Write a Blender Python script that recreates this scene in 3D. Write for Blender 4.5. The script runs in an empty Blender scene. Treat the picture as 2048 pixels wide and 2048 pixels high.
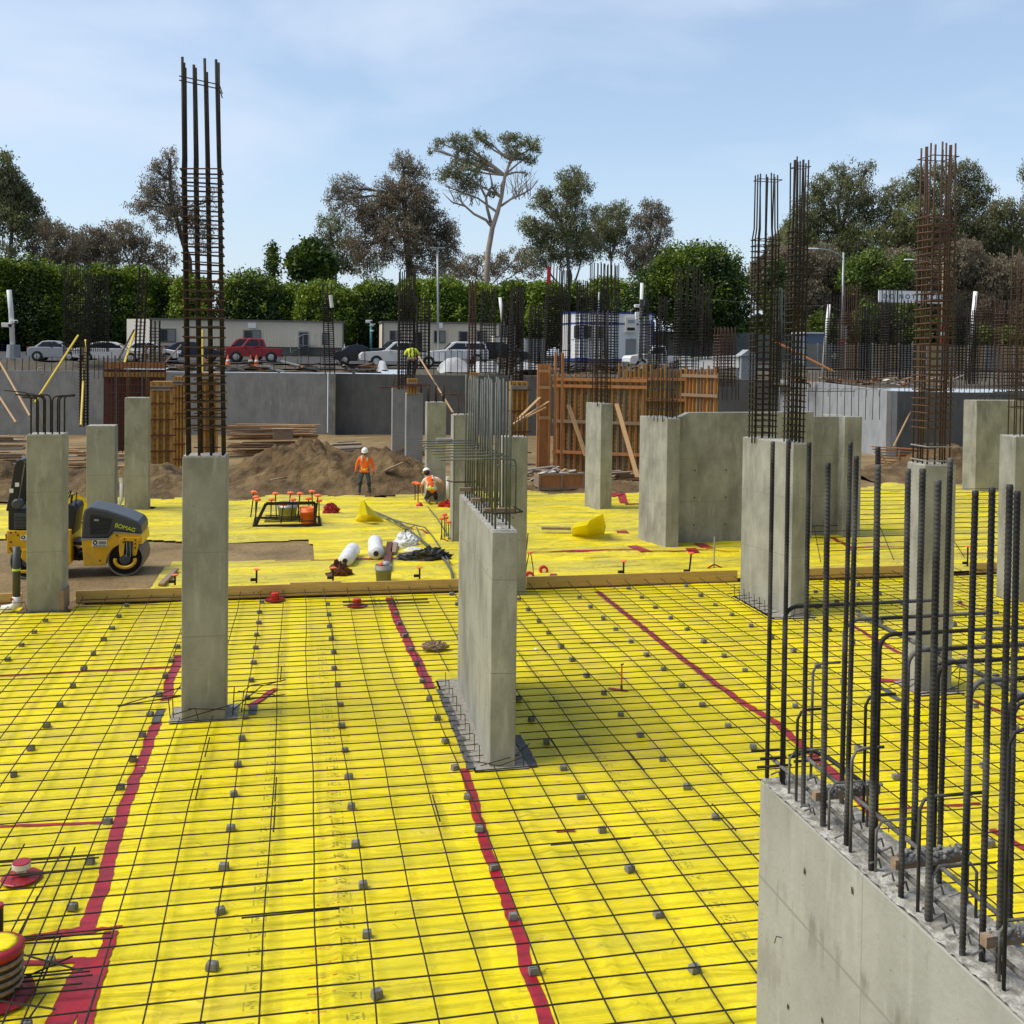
import bpy, math, random
import numpy as np
from mathutils import Vector, Matrix
S = bpy.context.scene
COL = S.collection
R = math.radians
rnd = random.Random(7)
nrs = np.random.RandomState(11)
# ------------------------------------------------------------------ camera
YAW, PIT, ROL, F, PY, H = .202437, -.0241194, .0117984, 2111.45, 760.34, 5.35
f = Vector((math.sin(YAW)*math.cos(PIT), math.cos(YAW)*math.cos(PIT), math.sin(PIT)))
r0 = Vector((math.cos(YAW), -math.sin(YAW), 0)); u0 = r0.cross(f)
cr = math.cos(ROL)*r0 + math.sin(ROL)*u0
cu = -math.sin(ROL)*r0 + math.cos(ROL)*u0
cam = bpy.data.cameras.new('camera'); camo = bpy.data.objects.new('camera', cam); COL.objects.link(camo)
camo.matrix_world = Matrix(((cr.x, cu.x, -f.x, 0), (cr.y, cu.y, -f.y, 0), (cr.z, cu.z, -f.z, H), (0, 0, 0, 1)))
cam.sensor_width = 36; cam.sensor_fit = 'HORIZONTAL'
cam.lens = 36*F/2048; cam.shift_y = -(1024-PY)/2048
cam.clip_start = .1; cam.clip_end = 3000
S.camera = camo
# ------------------------------------------------------------------ sky, sun, exposure
SUN_EL, SUN_AZ = 55, 272          # azimuth clockwise from +Y: from the left, slightly beyond
w = bpy.data.worlds.new("World"); S.world = w; w.use_nodes = True
N = w.node_tree; N.nodes.clear()
def nn(t, **k):
    n = N.nodes.new(t)
    for a, b in k.items(): setattr(n, a, b)
    return n
sky = nn('ShaderNodeTexSky', sky_type='NISHITA', sun_disc=False, sun_elevation=R(SUN_EL), sun_rotation=R(SUN_AZ),
         altitude=50, air_density=1.0, dust_density=1.6, ozone_density=1.6)
tc = nn('ShaderNodeTexCoord'); mp = nn('ShaderNodeMapping'); mp.inputs['Scale'].default_value = (1.5, 1.5, 4.2)
mp.inputs['Location'].default_value = (.35, .1, .25)
n1 = nn('ShaderNodeTexNoise'); n1.inputs['Scale'].default_value = 1.6; n1.inputs['Detail'].default_value = 7; n1.inputs['Roughness'].default_value = .5
n1.inputs['Distortion'].default_value = .35
rp = nn('ShaderNodeValToRGB'); rp.color_ramp.elements[0].position = .45; rp.color_ramp.elements[1].position = .64
rp.color_ramp.elements[0].color = (.26, .26, .26, 1); rp.color_ramp.elements[1].color = (.85, .85, .85, 1)
sep = nn('ShaderNodeSeparateXYZ')
hz = nn('ShaderNodeMapRange'); hz.inputs['From Min'].default_value = 0; hz.inputs['From Max'].default_value = .30
hz.inputs['To Min'].default_value = .75; hz.inputs['To Max'].default_value = 0
mx = nn('ShaderNodeMath', operation='MAXIMUM')
mix = nn('ShaderNodeMix', data_type='RGBA'); mix.inputs['B'].default_value = (6.2, 7.2, 8.7, 1)
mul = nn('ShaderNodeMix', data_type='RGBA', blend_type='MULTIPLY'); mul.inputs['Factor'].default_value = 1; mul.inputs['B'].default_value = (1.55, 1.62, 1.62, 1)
bg = nn('ShaderNodeBackground'); bg.inputs['Strength'].default_value = .102
wo = nn('ShaderNodeOutputWorld')
lk = N.links.new
lk(tc.outputs['Generated'], mp.inputs['Vector']); lk(mp.outputs[0], n1.inputs['Vector']); lk(n1.outputs['Fac'], rp.inputs[0])
lk(tc.outputs['Generated'], sep.inputs[0]); lk(sep.outputs['Z'], hz.inputs['Value'])
lk(rp.outputs[0], mx.inputs[0]); lk(hz.outputs[0], mx.inputs[1]); lk(mx.outputs[0], mix.inputs['Factor'])
# sky multiplied darker behind the camera, added to cut fill light on front faces
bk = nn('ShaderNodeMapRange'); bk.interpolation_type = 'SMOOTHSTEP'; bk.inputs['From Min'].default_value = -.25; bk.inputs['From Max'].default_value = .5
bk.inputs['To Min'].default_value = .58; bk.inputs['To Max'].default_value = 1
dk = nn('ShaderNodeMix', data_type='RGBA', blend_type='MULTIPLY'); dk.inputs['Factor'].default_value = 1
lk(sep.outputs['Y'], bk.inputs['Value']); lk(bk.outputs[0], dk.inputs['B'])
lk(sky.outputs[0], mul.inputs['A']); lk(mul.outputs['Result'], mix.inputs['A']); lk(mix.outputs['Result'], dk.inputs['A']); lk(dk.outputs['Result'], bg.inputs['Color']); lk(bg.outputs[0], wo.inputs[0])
sl = bpy.data.lights.new('sun', 'SUN'); sl.energy = 3.2; sl.angle = R(34); sl.color = (1, .94, .84)
so = bpy.data.objects.new('sun', sl); COL.objects.link(so)
az, el = R(SUN_AZ), R(SUN_EL)
sd = Vector((math.sin(az)*math.cos(el), math.cos(az)*math.cos(el), math.sin(el)))
so.rotation_euler = sd.to_track_quat('Z', 'Y').to_euler()
S.view_settings.view_transform = 'Standard'; S.view_settings.look = 'None'
S.view_settings.exposure = .17; S.view_settings.gamma = 1
# ------------------------------------------------------------------ placing helpers (rays of the survey camera cut with real planes)
def ray(x, y): return (x-1024)/F*cr - (y-PY)/F*cu + f
def G(x, y, z=0):
    v = ray(x, y); t = (z-H)/v.z; return Vector((v.x*t, v.y*t, z))
def D(x, y, d):
    v = ray(x, y)*d; return Vector((v.x, v.y, v.z+H))
def Yp(x, y, Y):
    v = ray(x, y); t = Y/v.y; return Vector((v.x*t, Y, H+v.z*t))
def XY(x, Y):   # ground position on the line Y whose vertical shows at pixel column x near the horizon
    return Yp(x, 720, Y).x
def pr(p):
    q = Vector(p)-Vector((0, 0, H)); d = q.dot(f); return 1024+F*q.dot(cr)/d, PY-F*q.dot(cu)/d
def Zat(p, y):
    a, b = -3., 80.
    for _ in range(40):
        m = (a+b)/2
        if pr((p[0], p[1], m))[1] > y: a = m
        else: b = m
    return a
# ------------------------------------------------------------------ materials
MAT = {}
def sheet_extra(nt, b, out, mpn, t, sheet):
    # lap bands, dust and long ridged creases of a plastic membrane
    A = nt.nodes.new; L = nt.links.new
    sp = A('ShaderNodeSeparateXYZ'); L(t.outputs['Object'], sp.inputs[0])
    def m_(op, a, b_=None):
        n = A('ShaderNodeMath'); n.operation = op
        for i, v in enumerate((a, b_)):
            if v is None: continue
            if isinstance(v, (int, float)): n.inputs[i].default_value = v
            else: L(v, n.inputs[i])
        return n.outputs[0]
    def mr(v, a, c, lo=0, hi=1):
        n = A('ShaderNodeMapRange'); n.inputs['From Min'].default_value = a; n.inputs['From Max'].default_value = c
        n.inputs['To Min'].default_value = lo; n.inputs['To Max'].default_value = hi; L(v, n.inputs['Value']); return n.outputs[0]
    def mixc(a, c, fac):
        n = A('ShaderNodeMix'); n.data_type = 'RGBA'; L(a, n.inputs['A']); n.inputs['B'].default_value = (*c, 1); L(fac, n.inputs['Factor']); return n.outputs['Result']
    def noise(sc, st, det=5, dist=0):
        mp_ = A('ShaderNodeMapping'); mp_.inputs['Scale'].default_value = st; L(t.outputs['Object'], mp_.inputs[0])
        n = A('ShaderNodeTexNoise'); n.inputs['Scale'].default_value = sc; n.inputs['Detail'].default_value = det; n.inputs['Distortion'].default_value = dist; L(mp_.outputs[0], n.inputs['Vector']); return n.outputs['Fac']
    wob = m_('MULTIPLY', m_('SUBTRACT', noise(.5, (1, 1, 1), 2), .5), .25)
    fr = m_('FRACT', m_('DIVIDE', m_('ADD', m_('ADD', sp.outputs['X' if sheet == 1 else 'Y'], 40.35), wob), 1.83))
    band = m_('MULTIPLY', mr(fr, .0, .008), mr(fr, .215, .225, 1, 0))
    c = mixc(out, (.86, .70, .002), m_('MULTIPLY', band, .7))
    c = mixc(c, (.40, .33, .10), m_('MULTIPLY', mr(noise(.7, (1, 1.6, 1), 8), .56, .72), .38))       # dust
    c = mixc(c, (.33, .25, .10), m_('MULTIPLY', mr(noise(6, (1, 1, 1), 6), .66, .72), .45))           # small scuffs
    L(c, b.inputs['Base Color'])
    r1 = m_('ABSOLUTE', m_('SUBTRACT', noise(1.0, (.5, 2.7, 1), 2, 1.1), .5)); r2 = m_('ABSOLUTE', m_('SUBTRACT', noise(2.1, (1.3, 2.6, 1), 4, .8), .5))
    h = m_('ADD', m_('ADD', m_('MULTIPLY', r1, -.17), m_('MULTIPLY', r2, -.045)), m_('MULTIPLY', noise(14, (.6, 1.6, 1), 4), .006))
    if sheet == 2: h = m_('MULTIPLY', h, 2.0)
    bn = A('ShaderNodeBump'); bn.inputs['Distance'].default_value = 1; bn.inputs['Strength'].default_value = 1; L(h, bn.inputs['Height']); L(bn.outputs[0], b.inputs['Normal'])
def mat(name, c1, c2=None, scale=4, rough=.8, bump=0, bscale=None, metal=0, stretch=(1, 1, 1), detail=6, c3=None, s3=.6, spec=.5, lo=.35, hi=.65, coord='Object', trans=0, sheet=0):
    m = bpy.data.materials.new(name); m.use_nodes = True; nt = m.node_tree; b = nt.nodes['Principled BSDF']
    b.inputs['Roughness'].default_value = rough; b.inputs['Metallic'].default_value = metal
    b.inputs['Specular IOR Level'].default_value = spec
    b.inputs['Base Color'].default_value = (*c1, 1)
    A = nt.nodes.new; L = nt.links.new
    t = A('ShaderNodeTexCoord'); mpn = A('ShaderNodeMapping'); mpn.inputs['Scale'].default_value = stretch
    L(t.outputs[coord], mpn.inputs[0])
    def noise(sc, det=detail):
        n = A('ShaderNodeTexNoise'); n.inputs['Scale'].default_value = sc; n.inputs['Detail'].default_value = det
        n.inputs['Roughness'].default_value = .62; L(mpn.outputs[0], n.inputs['Vector']); return n
    out = None
    if c2:
        n = noise(scale); mr = A('ShaderNodeMapRange'); mr.inputs['From Min'].default_value = lo; mr.inputs['From Max'].default_value = hi
        L(n.outputs['Fac'], mr.inputs['Value']); mi = A('ShaderNodeMix'); mi.data_type = 'RGBA'
        mi.inputs['A'].default_value = (*c1, 1); mi.inputs['B'].default_value = (*c2, 1)
        L(mr.outputs[0], mi.inputs['Factor']); out = mi.outputs['Result']
    if c3:
        n = noise(s3, 3); mr = A('ShaderNodeMapRange'); mr.inputs['From Min'].default_value = .48; mr.inputs['From Max'].default_value = .68
        L(n.outputs['Fac'], mr.inputs['Value']); mi = A('ShaderNodeMix'); mi.data_type = 'RGBA'
        if out: L(out, mi.inputs['A'])
        else: mi.inputs['A'].default_value = (*c1, 1)
        mi.inputs['B'].default_value = (*c3, 1); L(mr.outputs[0], mi.inputs['Factor']); out = mi.outputs['Result']
    if out: L(out, b.inputs['Base Color'])
    if bump:
        n = noise(bscale or scale*4); bn = A('ShaderNodeBump'); bn.inputs['Strength'].default_value = 1; bn.inputs['Distance'].default_value = bump
        L(n.outputs['Fac'], bn.inputs['Height']); L(bn.outputs[0], b.inputs['Normal'])
    if sheet: sheet_extra(nt, b, out, mpn, t, sheet)
    if trans:
        tr = A('ShaderNodeBsdfTranslucent'); ms = A('ShaderNodeMixShader'); ms.inputs[0].default_value = trans
        if out: L(out, tr.inputs['Color'])
        else: tr.inputs['Color'].default_value = (*c1, 1)
        L(b.outputs[0], ms.inputs[1]); L(tr.outputs[0], ms.inputs[2]); L(ms.outputs[0], nt.nodes['Material Output'].inputs[0])
    MAT[name] = m; return m
def concrete(name, base, dark, light, stain=(.16, .155, .12), joint=None, vj=None):
    m = bpy.data.materials.new(name); m.use_nodes = True; nt = m.node_tree; b = nt.nodes['Principled BSDF']
    A = nt.nodes.new; L = nt.links.new
    t = A('ShaderNodeTexCoord')
    def noise(sc, st=(1, 1, 1), det=8, off=0, ro=.6):
        mpn = A('ShaderNodeMapping'); mpn.inputs['Scale'].default_value = st; mpn.inputs['Location'].default_value = (off, off*.7, off*1.3); L(t.outputs['Object'], mpn.inputs[0])
        n = A('ShaderNodeTexNoise'); n.inputs['Scale'].default_value = sc; n.inputs['Detail'].default_value = det; n.inputs['Roughness'].default_value = ro
        L(mpn.outputs[0], n.inputs['Vector']); return n.outputs['Fac']
    def mr(v, a, c, lo=0, hi=1):
        n = A('ShaderNodeMapRange'); n.inputs['From Min'].default_value = a; n.inputs['From Max'].default_value = c
        n.inputs['To Min'].default_value = lo; n.inputs['To Max'].default_value = hi; L(v, n.inputs['Value']); return n.outputs[0]
    def mixc(a, c, fac):
        n = A('ShaderNodeMix'); n.data_type = 'RGBA'
        for k, v in (('A', a), ('B', c)):
            if isinstance(v, tuple): n.inputs[k].default_value = (*v, 1)
            else: L(v, n.inputs[k])
        L(fac, n.inputs['Factor']); return n.outputs['Result']
    c = mixc(base, dark, mr(noise(1.3, (1.2, 1.2, .7), 10), .38, .66))
    c = mixc(c, light, mr(noise(2.2, (3, 3, .5), 6, 5), .55, .75, 0, .7))      # vertical streaks
    c = mixc(c, stain, mr(noise(1.6, (2.2, 2.2, .8), 9, 11, .7), .60, .67, 0, .38))
    c = mixc(c, (.09, .085, .07), mr(noise(26, (1, 1, 1), 2, 3), .735, .76, 0, .8))  # bug holes
    hgt = None
    if joint:
        sp = A('ShaderNodeSeparateXYZ'); L(t.outputs['Object'], sp.inputs[0])
        tot = None
        for jz in joint:
            s1 = A('ShaderNodeMath'); s1.operation = 'SUBTRACT'; L(sp.outputs['Z'], s1.inputs[0]); s1.inputs[1].default_value = jz
            a1 = A('ShaderNodeMath'); a1.operation = 'ABSOLUTE'; L(s1.outputs[0], a1.inputs[0])
            v = mr(a1.outputs[0], .004, .011, .75, 0)
            if tot:
                mxn = A('ShaderNodeMath'); mxn.operation = 'MAXIMUM'; L(tot, mxn.inputs[0]); L(v, mxn.inputs[1]); tot = mxn.outputs[0]
            else: tot = v
        if vj is not None:      # a vertical form joint and water stains hanging from the seams
            s1 = A('ShaderNodeMath'); s1.operation = 'SUBTRACT'; L(sp.outputs['Y'], s1.inputs[0]); s1.inputs[1].default_value = vj
            a1 = A('ShaderNodeMath'); a1.operation = 'ABSOLUTE'; L(s1.outputs[0], a1.inputs[0]); v = mr(a1.outputs[0], .002, .007, .6, 0)
            mxn = A('ShaderNodeMath'); mxn.operation = 'MAXIMUM'; L(tot, mxn.inputs[0]); L(v, mxn.inputs[1]); tot = mxn.outputs[0]
            band = mr(sp.outputs['Z'], joint[0]-.16, joint[0]+.05, 0, 1); top_ = mr(sp.outputs['Z'], joint[0]+.05, joint[0]+.12, 1, 0)
            dr = mr(noise(7, (1, 1, .16), 5, 2), .52, .60); md_ = A('ShaderNodeMath'); md_.operation = 'MULTIPLY'; L(band, md_.inputs[0]); L(dr, md_.inputs[1])
            me_ = A('ShaderNodeMath'); me_.operation = 'MULTIPLY'; L(md_.outputs[0], me_.inputs[0]); L(top_, me_.inputs[1]); mf_ = A('ShaderNodeMath'); mf_.operation = 'MULTIPLY'; L(me_.outputs[0], mf_.inputs[0]); mf_.inputs[1].default_value = .75
            c = mixc(c, (.19, .18, .145), mf_.outputs[0])
        c = mixc(c, tuple(x*.62 for x in base), tot)
    L(c, b.inputs['Base Color']); b.inputs['Roughness'].default_value = .82; b.inputs['Specular IOR Level'].default_value = .35
    bn = A('ShaderNodeBump'); bn.inputs['Distance'].default_value = .006; L(noise(14, (1, 1, 1), 9), bn.inputs['Height']); L(bn.outputs[0], b.inputs['Normal'])
    MAT[name] = m; return m
concrete('concrete', (.345, .342, .305), (.20, .199, .175), (.455, .452, .41), joint=[1.22, 2.44])
concrete('concrete_fg', (.385, .382, .34), (.28, .278, .245), (.47, .467, .42), stain=(.20, .19, .155), joint=[2.545], vj=.22)
concrete('concrete_grey', (.31, .315, .295), (.24, .245, .235), (.42, .42, .40), joint=[1.22])
concrete('concrete_wall', (.34, .345, .335), (.25, .255, .25), (.44, .44, .43))
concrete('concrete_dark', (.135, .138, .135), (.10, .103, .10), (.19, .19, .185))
concrete('concrete_pale', (.34, .36, .385), (.27, .29, .31), (.42, .43, .44))
mat('rough_top', (.56, .54, .48), (.27, .255, .215), 22, .95, .02, 40, lo=.4, hi=.6)
mat('footing_mud', (.34, .32, .27), (.24, .22, .18), 10, .95, .01, 30)
mat('crust', (.36, .36, .34), (.20, .20, .19), 18, .95, .02, 40)
mat('rebar', (.026, .021, .017), (.058, .040, .028), 9, .7, .001, 90, metal=0, lo=.5, hi=.72, spec=.25)
mat('rebar_fg', (.020, .019, .018), (.052, .042, .034), 7, .6, .0012, 70, metal=0, lo=.5, hi=.75, c3=(.13, .125, .11), s3=1.7, spec=.35)
mat('rebar_dirty', (.20, .195, .175), (.05, .045, .04), 9, .8, .003, 60)
mat('rebar_grey', (.07, .08, .07), (.12, .125, .105), 6, .6, metal=.2)
mat('rebar_rust', (.062, .032, .020), (.098, .052, .032), 8, .8, metal=.1)
mat('wire', (.06, .05, .04), rough=.6)
mat('yellow_sheet', (.755, .615, .006), (.61, .52, .018), 1.0, .42, .016, 5, stretch=(.8, 2.6, 1), c3=(.84, .655, .002), s3=.42, detail=9, lo=.42, hi=.68, spec=.28, sheet=1)
mat('yellow_far', (.70, .585, .035), (.50, .42, .07), .9, .45, .035, 4, stretch=(.6, 2.8, 1), c3=(.86, .69, .006), s3=.3, detail=9, spec=.25, sheet=2)
mat('yellow_loose', (.92, .80, .005), (.82, .70, .01), 2, .4, .01, 8, trans=.2)
mat('red_tape', (.40, .012, .025), (.24, .01, .02), 5, .38, .006, 22, stretch=(1, 1, 1))
mat('grey_tape', (.075, .077, .078), (.11, .11, .11), 6, .6, .003, 20, spec=.3)
mat('stamp', (.42, .40, .03), (.34, .33, .03), 30, .5)
mat('stamp_red', (.85, .26, .015), (.72, .42, .02), 30, .5)
mat('dobie', (.22, .22, .21), (.15, .15, .14), 20, .9, .003, 50)
mat('dirt', (.27, .185, .080), (.16, .105, .045), 1.1, .95, .09, 7, c3=(.33, .235, .11), s3=.25, detail=10)
mat('dirt_mound', (.165, .10, .040), (.075, .046, .018), 1.5, .95, .16, 5, c3=(.23, .155, .065), s3=.6, detail=10)
mat('berm', (.115, .095, .065), (.065, .055, .04), 2, .95, .05, 6)
mat('asphalt', (.04, .04, .04), (.055, .053, .05), 3, .9)
mat('grass_far', (.09, .11, .04), (.12, .10, .05), .2, .95)
mat('pine', (.50, .32, .15), (.36, .21, .09), 3, .7, .003, 12, stretch=(1, 14, 14))
mat('board_wood', (.62, .42, .15), (.50, .31, .10), 3, .65, .003, 10, stretch=(1, 12, 12))
mat('plank_orange', (.48, .21, .07), (.34, .14, .045), 2, .65, stretch=(8, 8, 1))
mat('ply_yellow', (.50, .29, .06), (.40, .20, .04), 2, .6, stretch=(8, 8, 1), c3=(.30, .15, .035), s3=1.5)
mat('ply_olive', (.24, .16, .05), (.13, .085, .03), 3, .6, stretch=(3, 3, 1), c3=(.32, .22, .07), s3=1.2)
mat('form_red', (.13, .035, .018), (.08, .025, .015), 4, .7)
mat('old_wood', (.33, .24, .16), (.20, .13, .08), 4, .8, stretch=(1, 9, 9))
mat('grey_wood', (.35, .31, .27), (.22, .18, .15), 4, .8, stretch=(1, 9, 9))
mat('ink', (.05, .035, .01), rough=.7)
mat('brace_yellow', (.75, .55, .03), (.6, .42, .03), 8, .5)
mat('mach_yellow', (.80, .46, .008), (.68, .38, .01), 3, .35, c3=(.60, .36, .05), s3=2)
mat('mach_dark', (.045, .052, .062), (.06, .066, .075), 4, .42)
mat('black', (.012, .012, .013), rough=.5)
mat('rubber', (.02, .02, .02), rough=.85)
mat('steel_drum', (.12, .095, .075), (.20, .17, .14), 6, .5, metal=.5)
mat('white', (.86, .86, .84), rough=.45)
mat('white_bag', (.80, .80, .78), (.68, .68, .67), 8, .35, .02, 12)
mat('white_tarp', (.48, .49, .49), (.38, .39, .40), 2, .5, .03, 4)
mat('pvc', (.72, .72, .69), rough=.4)
mat('abs', (.045, .05, .045), rough=.45)
mat('orange', (.85, .16, .03), rough=.5)
mat('cap_orange', (.90, .17, .04), rough=.45)
mat('red', (.55, .015, .015), rough=.35)
mat('bucket_grey', (.20, .20, .18), (.27, .26, .22), 5, .6)
mat('glass', (.02, .024, .028), rough=.08)
mat('chrome', (.5, .5, .5), rough=.25, metal=.9)
mat('lamp_white', (.85, .85, .8), rough=.2)
mat('lamp_red', (.45, .01, .01), rough=.25)
mat('trailer', (.76, .675, .53), (.72, .63, .49), .6, .75)
mat('trailer_end', (.80, .75, .64), rough=.75)
mat('trailer_trim', (.16, .15, .13), rough=.6)
mat('trailer_grey', (.26, .27, .26), rough=.6)
mat('blue_trim', (.02, .05, .28), rough=.4)
mat('blue_screen', (.012, .045, .17), (.008, .03, .12), 1, .8, .05, 2)
mat('galv', (.36, .39, .40), rough=.45, metal=.4)
mat('pole_teal', (.08, .33, .34), rough=.5)
mat('pole_white', (.70, .72, .70), rough=.5)
mat('tan_panel', (.36, .27, .15), (.28, .20, .11), .8, .8)
mat('screen_grey', (.20, .205, .19), (.26, .25, .22), 1, .9)
mat('blue_grey', (.13, .17, .25), rough=.7)
mat('hivis_orange', (.95, .17, .015), (.85, .12, .01), 14, .75, .006, 20)
mat('hivis_yellow', (.70, .80, .02), rough=.7)
mat('reflect', (.55, .58, .50), rough=.3)
mat('lime', (.62, .75, .05), rough=.6)
mat('jeans', (.035, .06, .085), (.055, .09, .12), 12, .85, .004, 30)
mat('jeans_dark', (.015, .022, .04), rough=.85)
mat('skin', (.42, .24, .16), rough=.55)
mat('peach_shirt', (.80, .56, .45), rough=.85)
mat('boots', (.13, .09, .05), rough=.8)
mat('hair', (.01, .008, .007), rough=.7)
mat('helmet', (.82, .82, .80), rough=.28)
mat('bark_white', (.52, .42, .33), (.34, .27, .20), .8, .85)
mat('bark_grey', (.28, .24, .20), (.17, .145, .12), 1.5, .9)
mat('bark_dark', (.13, .105, .085), (.08, .065, .05), 1.5, .9)
LC = 'Object'
mat('leaf_ficus', (.05, .105, .012), (.11, .19, .014), .55, .5, c3=(.22, .31, .014), s3=.32, trans=.14, lo=.42, hi=.6)
mat('leaf_ficus_dark', (.024, .055, .012), (.055, .10, .014), .5, .5, c3=(.17, .25, .012), s3=.3, trans=.2)
mat('leaf_euc', (.10, .11, .06), (.16, .165, .09), .5, .55, c3=(.2, .18, .09), s3=.25, trans=.2)
mat('leaf_brown', (.19, .165, .11), (.28, .245, .17), .5, .6, c3=(.27, .20, .12), s3=.25, trans=.3)
mat('leaf_olive', (.15, .165, .08), (.24, .24, .125), .4, .6, c3=(.22, .25, .07), s3=.22, trans=.3)
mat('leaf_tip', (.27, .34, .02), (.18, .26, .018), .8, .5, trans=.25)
mat('sign_white', (.93, .93, .92), rough=.4)
mat('leaf_light', (.10, .16, .025), (.16, .22, .03), .5, .55, trans=.25)
def paint(name, c): return mat(name, c, rough=.28, spec=.6)
paint('car_white', (.75, .75, .74)); paint('car_black', (.012, .013, .016)); paint('car_red', (.33, .012, .02)); paint('car_green', (.015, .04, .042)); paint('car_navy', (.012, .02, .05)); paint('car_silver', (.42, .44, .46))
# ------------------------------------------------------------------ mesh helpers
ORG = {}
def tag(o, label=None, cat=None, group=None, kind=None):
    if label: o['label'] = label
    if cat: o['category'] = cat
    if group: o['group'] = group
    if kind: o['kind'] = kind
    return o
def thing(name, label, cat, loc=(0, 0, 0), group=None, rz=0):
    o = bpy.data.objects.new(name, None); COL.objects.link(o); o.location = loc; o.rotation_euler.z = rz; o.empty_display_size = .2
    ORG[o.name] = Vector(loc); return tag(o, label, cat, group)
class MB:
    def __init__(s): s.v = []; s.f = []; s.m = []
    def add(s, vs, fs, mi=0):
        k = len(s.v); s.v += [tuple(v) for v in vs]; s.f += [tuple(i+k for i in q) for q in fs]; s.m += [mi]*len(fs); return s
    def box(s, c, d, rz=0, mi=0, M=None, taper=0):
        x, y, z = d[0]/2, d[1]/2, d[2]/2; t = 1-taper
        P = [(-x, -y, -z), (x, -y, -z), (x, y, -z), (-x, y, -z), (-x*t, -y*t, z), (x*t, -y*t, z), (x*t, y*t, z), (-x*t, y*t, z)]
        if M is None: M = Matrix.Rotation(rz, 3, 'Z')
        return s.add([Vector(c)+M@Vector(p) for p in P], [(0, 3, 2, 1), (4, 5, 6, 7), (0, 1, 5, 4), (1, 2, 6, 5), (2, 3, 7, 6), (3, 0, 4, 7)], mi)
    def bar(s, a, b, w, h, mi=0, up=(0, 0, 1)):       # rectangular timber from a to b
        a, b = Vector(a), Vector(b); x = (b-a).normalized(); up = Vector(up)
        if abs(x.dot(up)) > .98: up = Vector((1, 0, 0))
        y = up.cross(x).normalized(); z = x.cross(y)
        P = []
        for e in (a, b):
            for sy, sz in ((-1, -1), (1, -1), (1, 1), (-1, 1)): P.append(e+y*sy*w/2+z*sz*h/2)
        return s.add(P, [(0, 3, 2, 1), (4, 5, 6, 7), (0, 1, 5, 4), (1, 2, 6, 5), (2, 3, 7, 6), (3, 0, 4, 7)], mi)
    def prism(s, poly, z0, z1, mi=0):
        n = len(poly)
        a = sum(poly[i][0]*poly[(i+1) % n][1]-poly[(i+1) % n][0]*poly[i][1] for i in range(n))
        if a < 0: poly = poly[::-1]
        z0 = z0 if isinstance(z0, (list, tuple)) else [z0]*n; z1 = z1 if isinstance(z1, (list, tuple)) else [z1]*n
        return s.add([(p[0], p[1], z) for p, z in zip(poly, z0)]+[(p[0], p[1], z) for p, z in zip(poly, z1)],
                     [tuple(range(n))[::-1], tuple(range(n, 2*n))]+[(i, (i+1) % n, n+(i+1) % n, n+i) for i in range(n)], mi)
    def side(s, poly, y0, y1, mi=0):                  # polygon in xz extruded along y
        n = len(poly)
        a = sum(poly[i][0]*poly[(i+1) % n][1]-poly[(i+1) % n][0]*poly[i][1] for i in range(n))
        if a < 0: poly = poly[::-1]
        return s.add([(p[0], y0, p[1]) for p in poly]+[(p[0], y1, p[1]) for p in poly],
                     [tuple(range(n)), tuple(range(n, 2*n))[::-1]]+[(i, n+i, n+(i+1) % n, (i+1) % n) for i in range(n)], mi)
    def tube(s, pts, r, n=6, cap=True, mi=0):
        pts = [Vector(p) for p in pts]; L = len(pts); rs = r if isinstance(r, (list, tuple)) else [r]*L
        V = []; pu = None
        for i, p in enumerate(pts):
            t = (pts[min(i+1, L-1)]-pts[max(i-1, 0)]).normalized()
            if pu is None: pu = t.orthogonal().normalized()
            pu = (pu-t*pu.dot(t)).normalized(); w_ = t.cross(pu)
            for k in range(n):
                a = 2*math.pi*k/n; V.append(p+(pu*math.cos(a)+w_*math.sin(a))*rs[i])
        Q = [(i*n+k, i*n+(k+1) % n, (i+1)*n+(k+1) % n, (i+1)*n+k) for i in range(L-1) for k in range(n)]
        if cap: Q += [tuple(range(n))[::-1], tuple((L-1)*n+k for k in range(n))]
        return s.add(V, Q, mi)
    def lathe(s, prof, c=(0, 0, 0), n=20, axis='Z', mi=0):
        V = []
        for (rr, h) in prof:
            for k in range(n):
                a = 2*math.pi*k/n; x, y = rr*math.cos(a), rr*math.sin(a)
                V.append(Vector(c)+(Vector((x, y, h)) if axis == 'Z' else Vector((x, -h, y)) if axis == 'Y' else Vector((h, x, y))))
        m = len(prof)
        Q = [(i*n+k, i*n+(k+1) % n, (i+1)*n+(k+1) % n, (i+1)*n+k) for i in range(m-1) for k in range(n)]
        Q += [tuple(range(n))[::-1], tuple((m-1)*n+k for k in range(n))]
        return s.add(V, Q, mi)
    def sphere(s, c, r, n=12, m=8, sc=(1, 1, 1), mi=0):
        V = []
        for i in range(m+1):
            t = math.pi*i/m
            for k in range(n):
                a = 2*math.pi*k/n; V.append((c[0]+r*sc[0]*math.sin(t)*math.cos(a), c[1]+r*sc[1]*math.sin(t)*math.sin(a), c[2]+r*sc[2]*math.cos(t)))
        return s.add(V, [(i*n+k, (i+1)*n+k, (i+1)*n+(k+1) % n, i*n+(k+1) % n) for i in range(m) for k in range(n)], mi)
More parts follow.
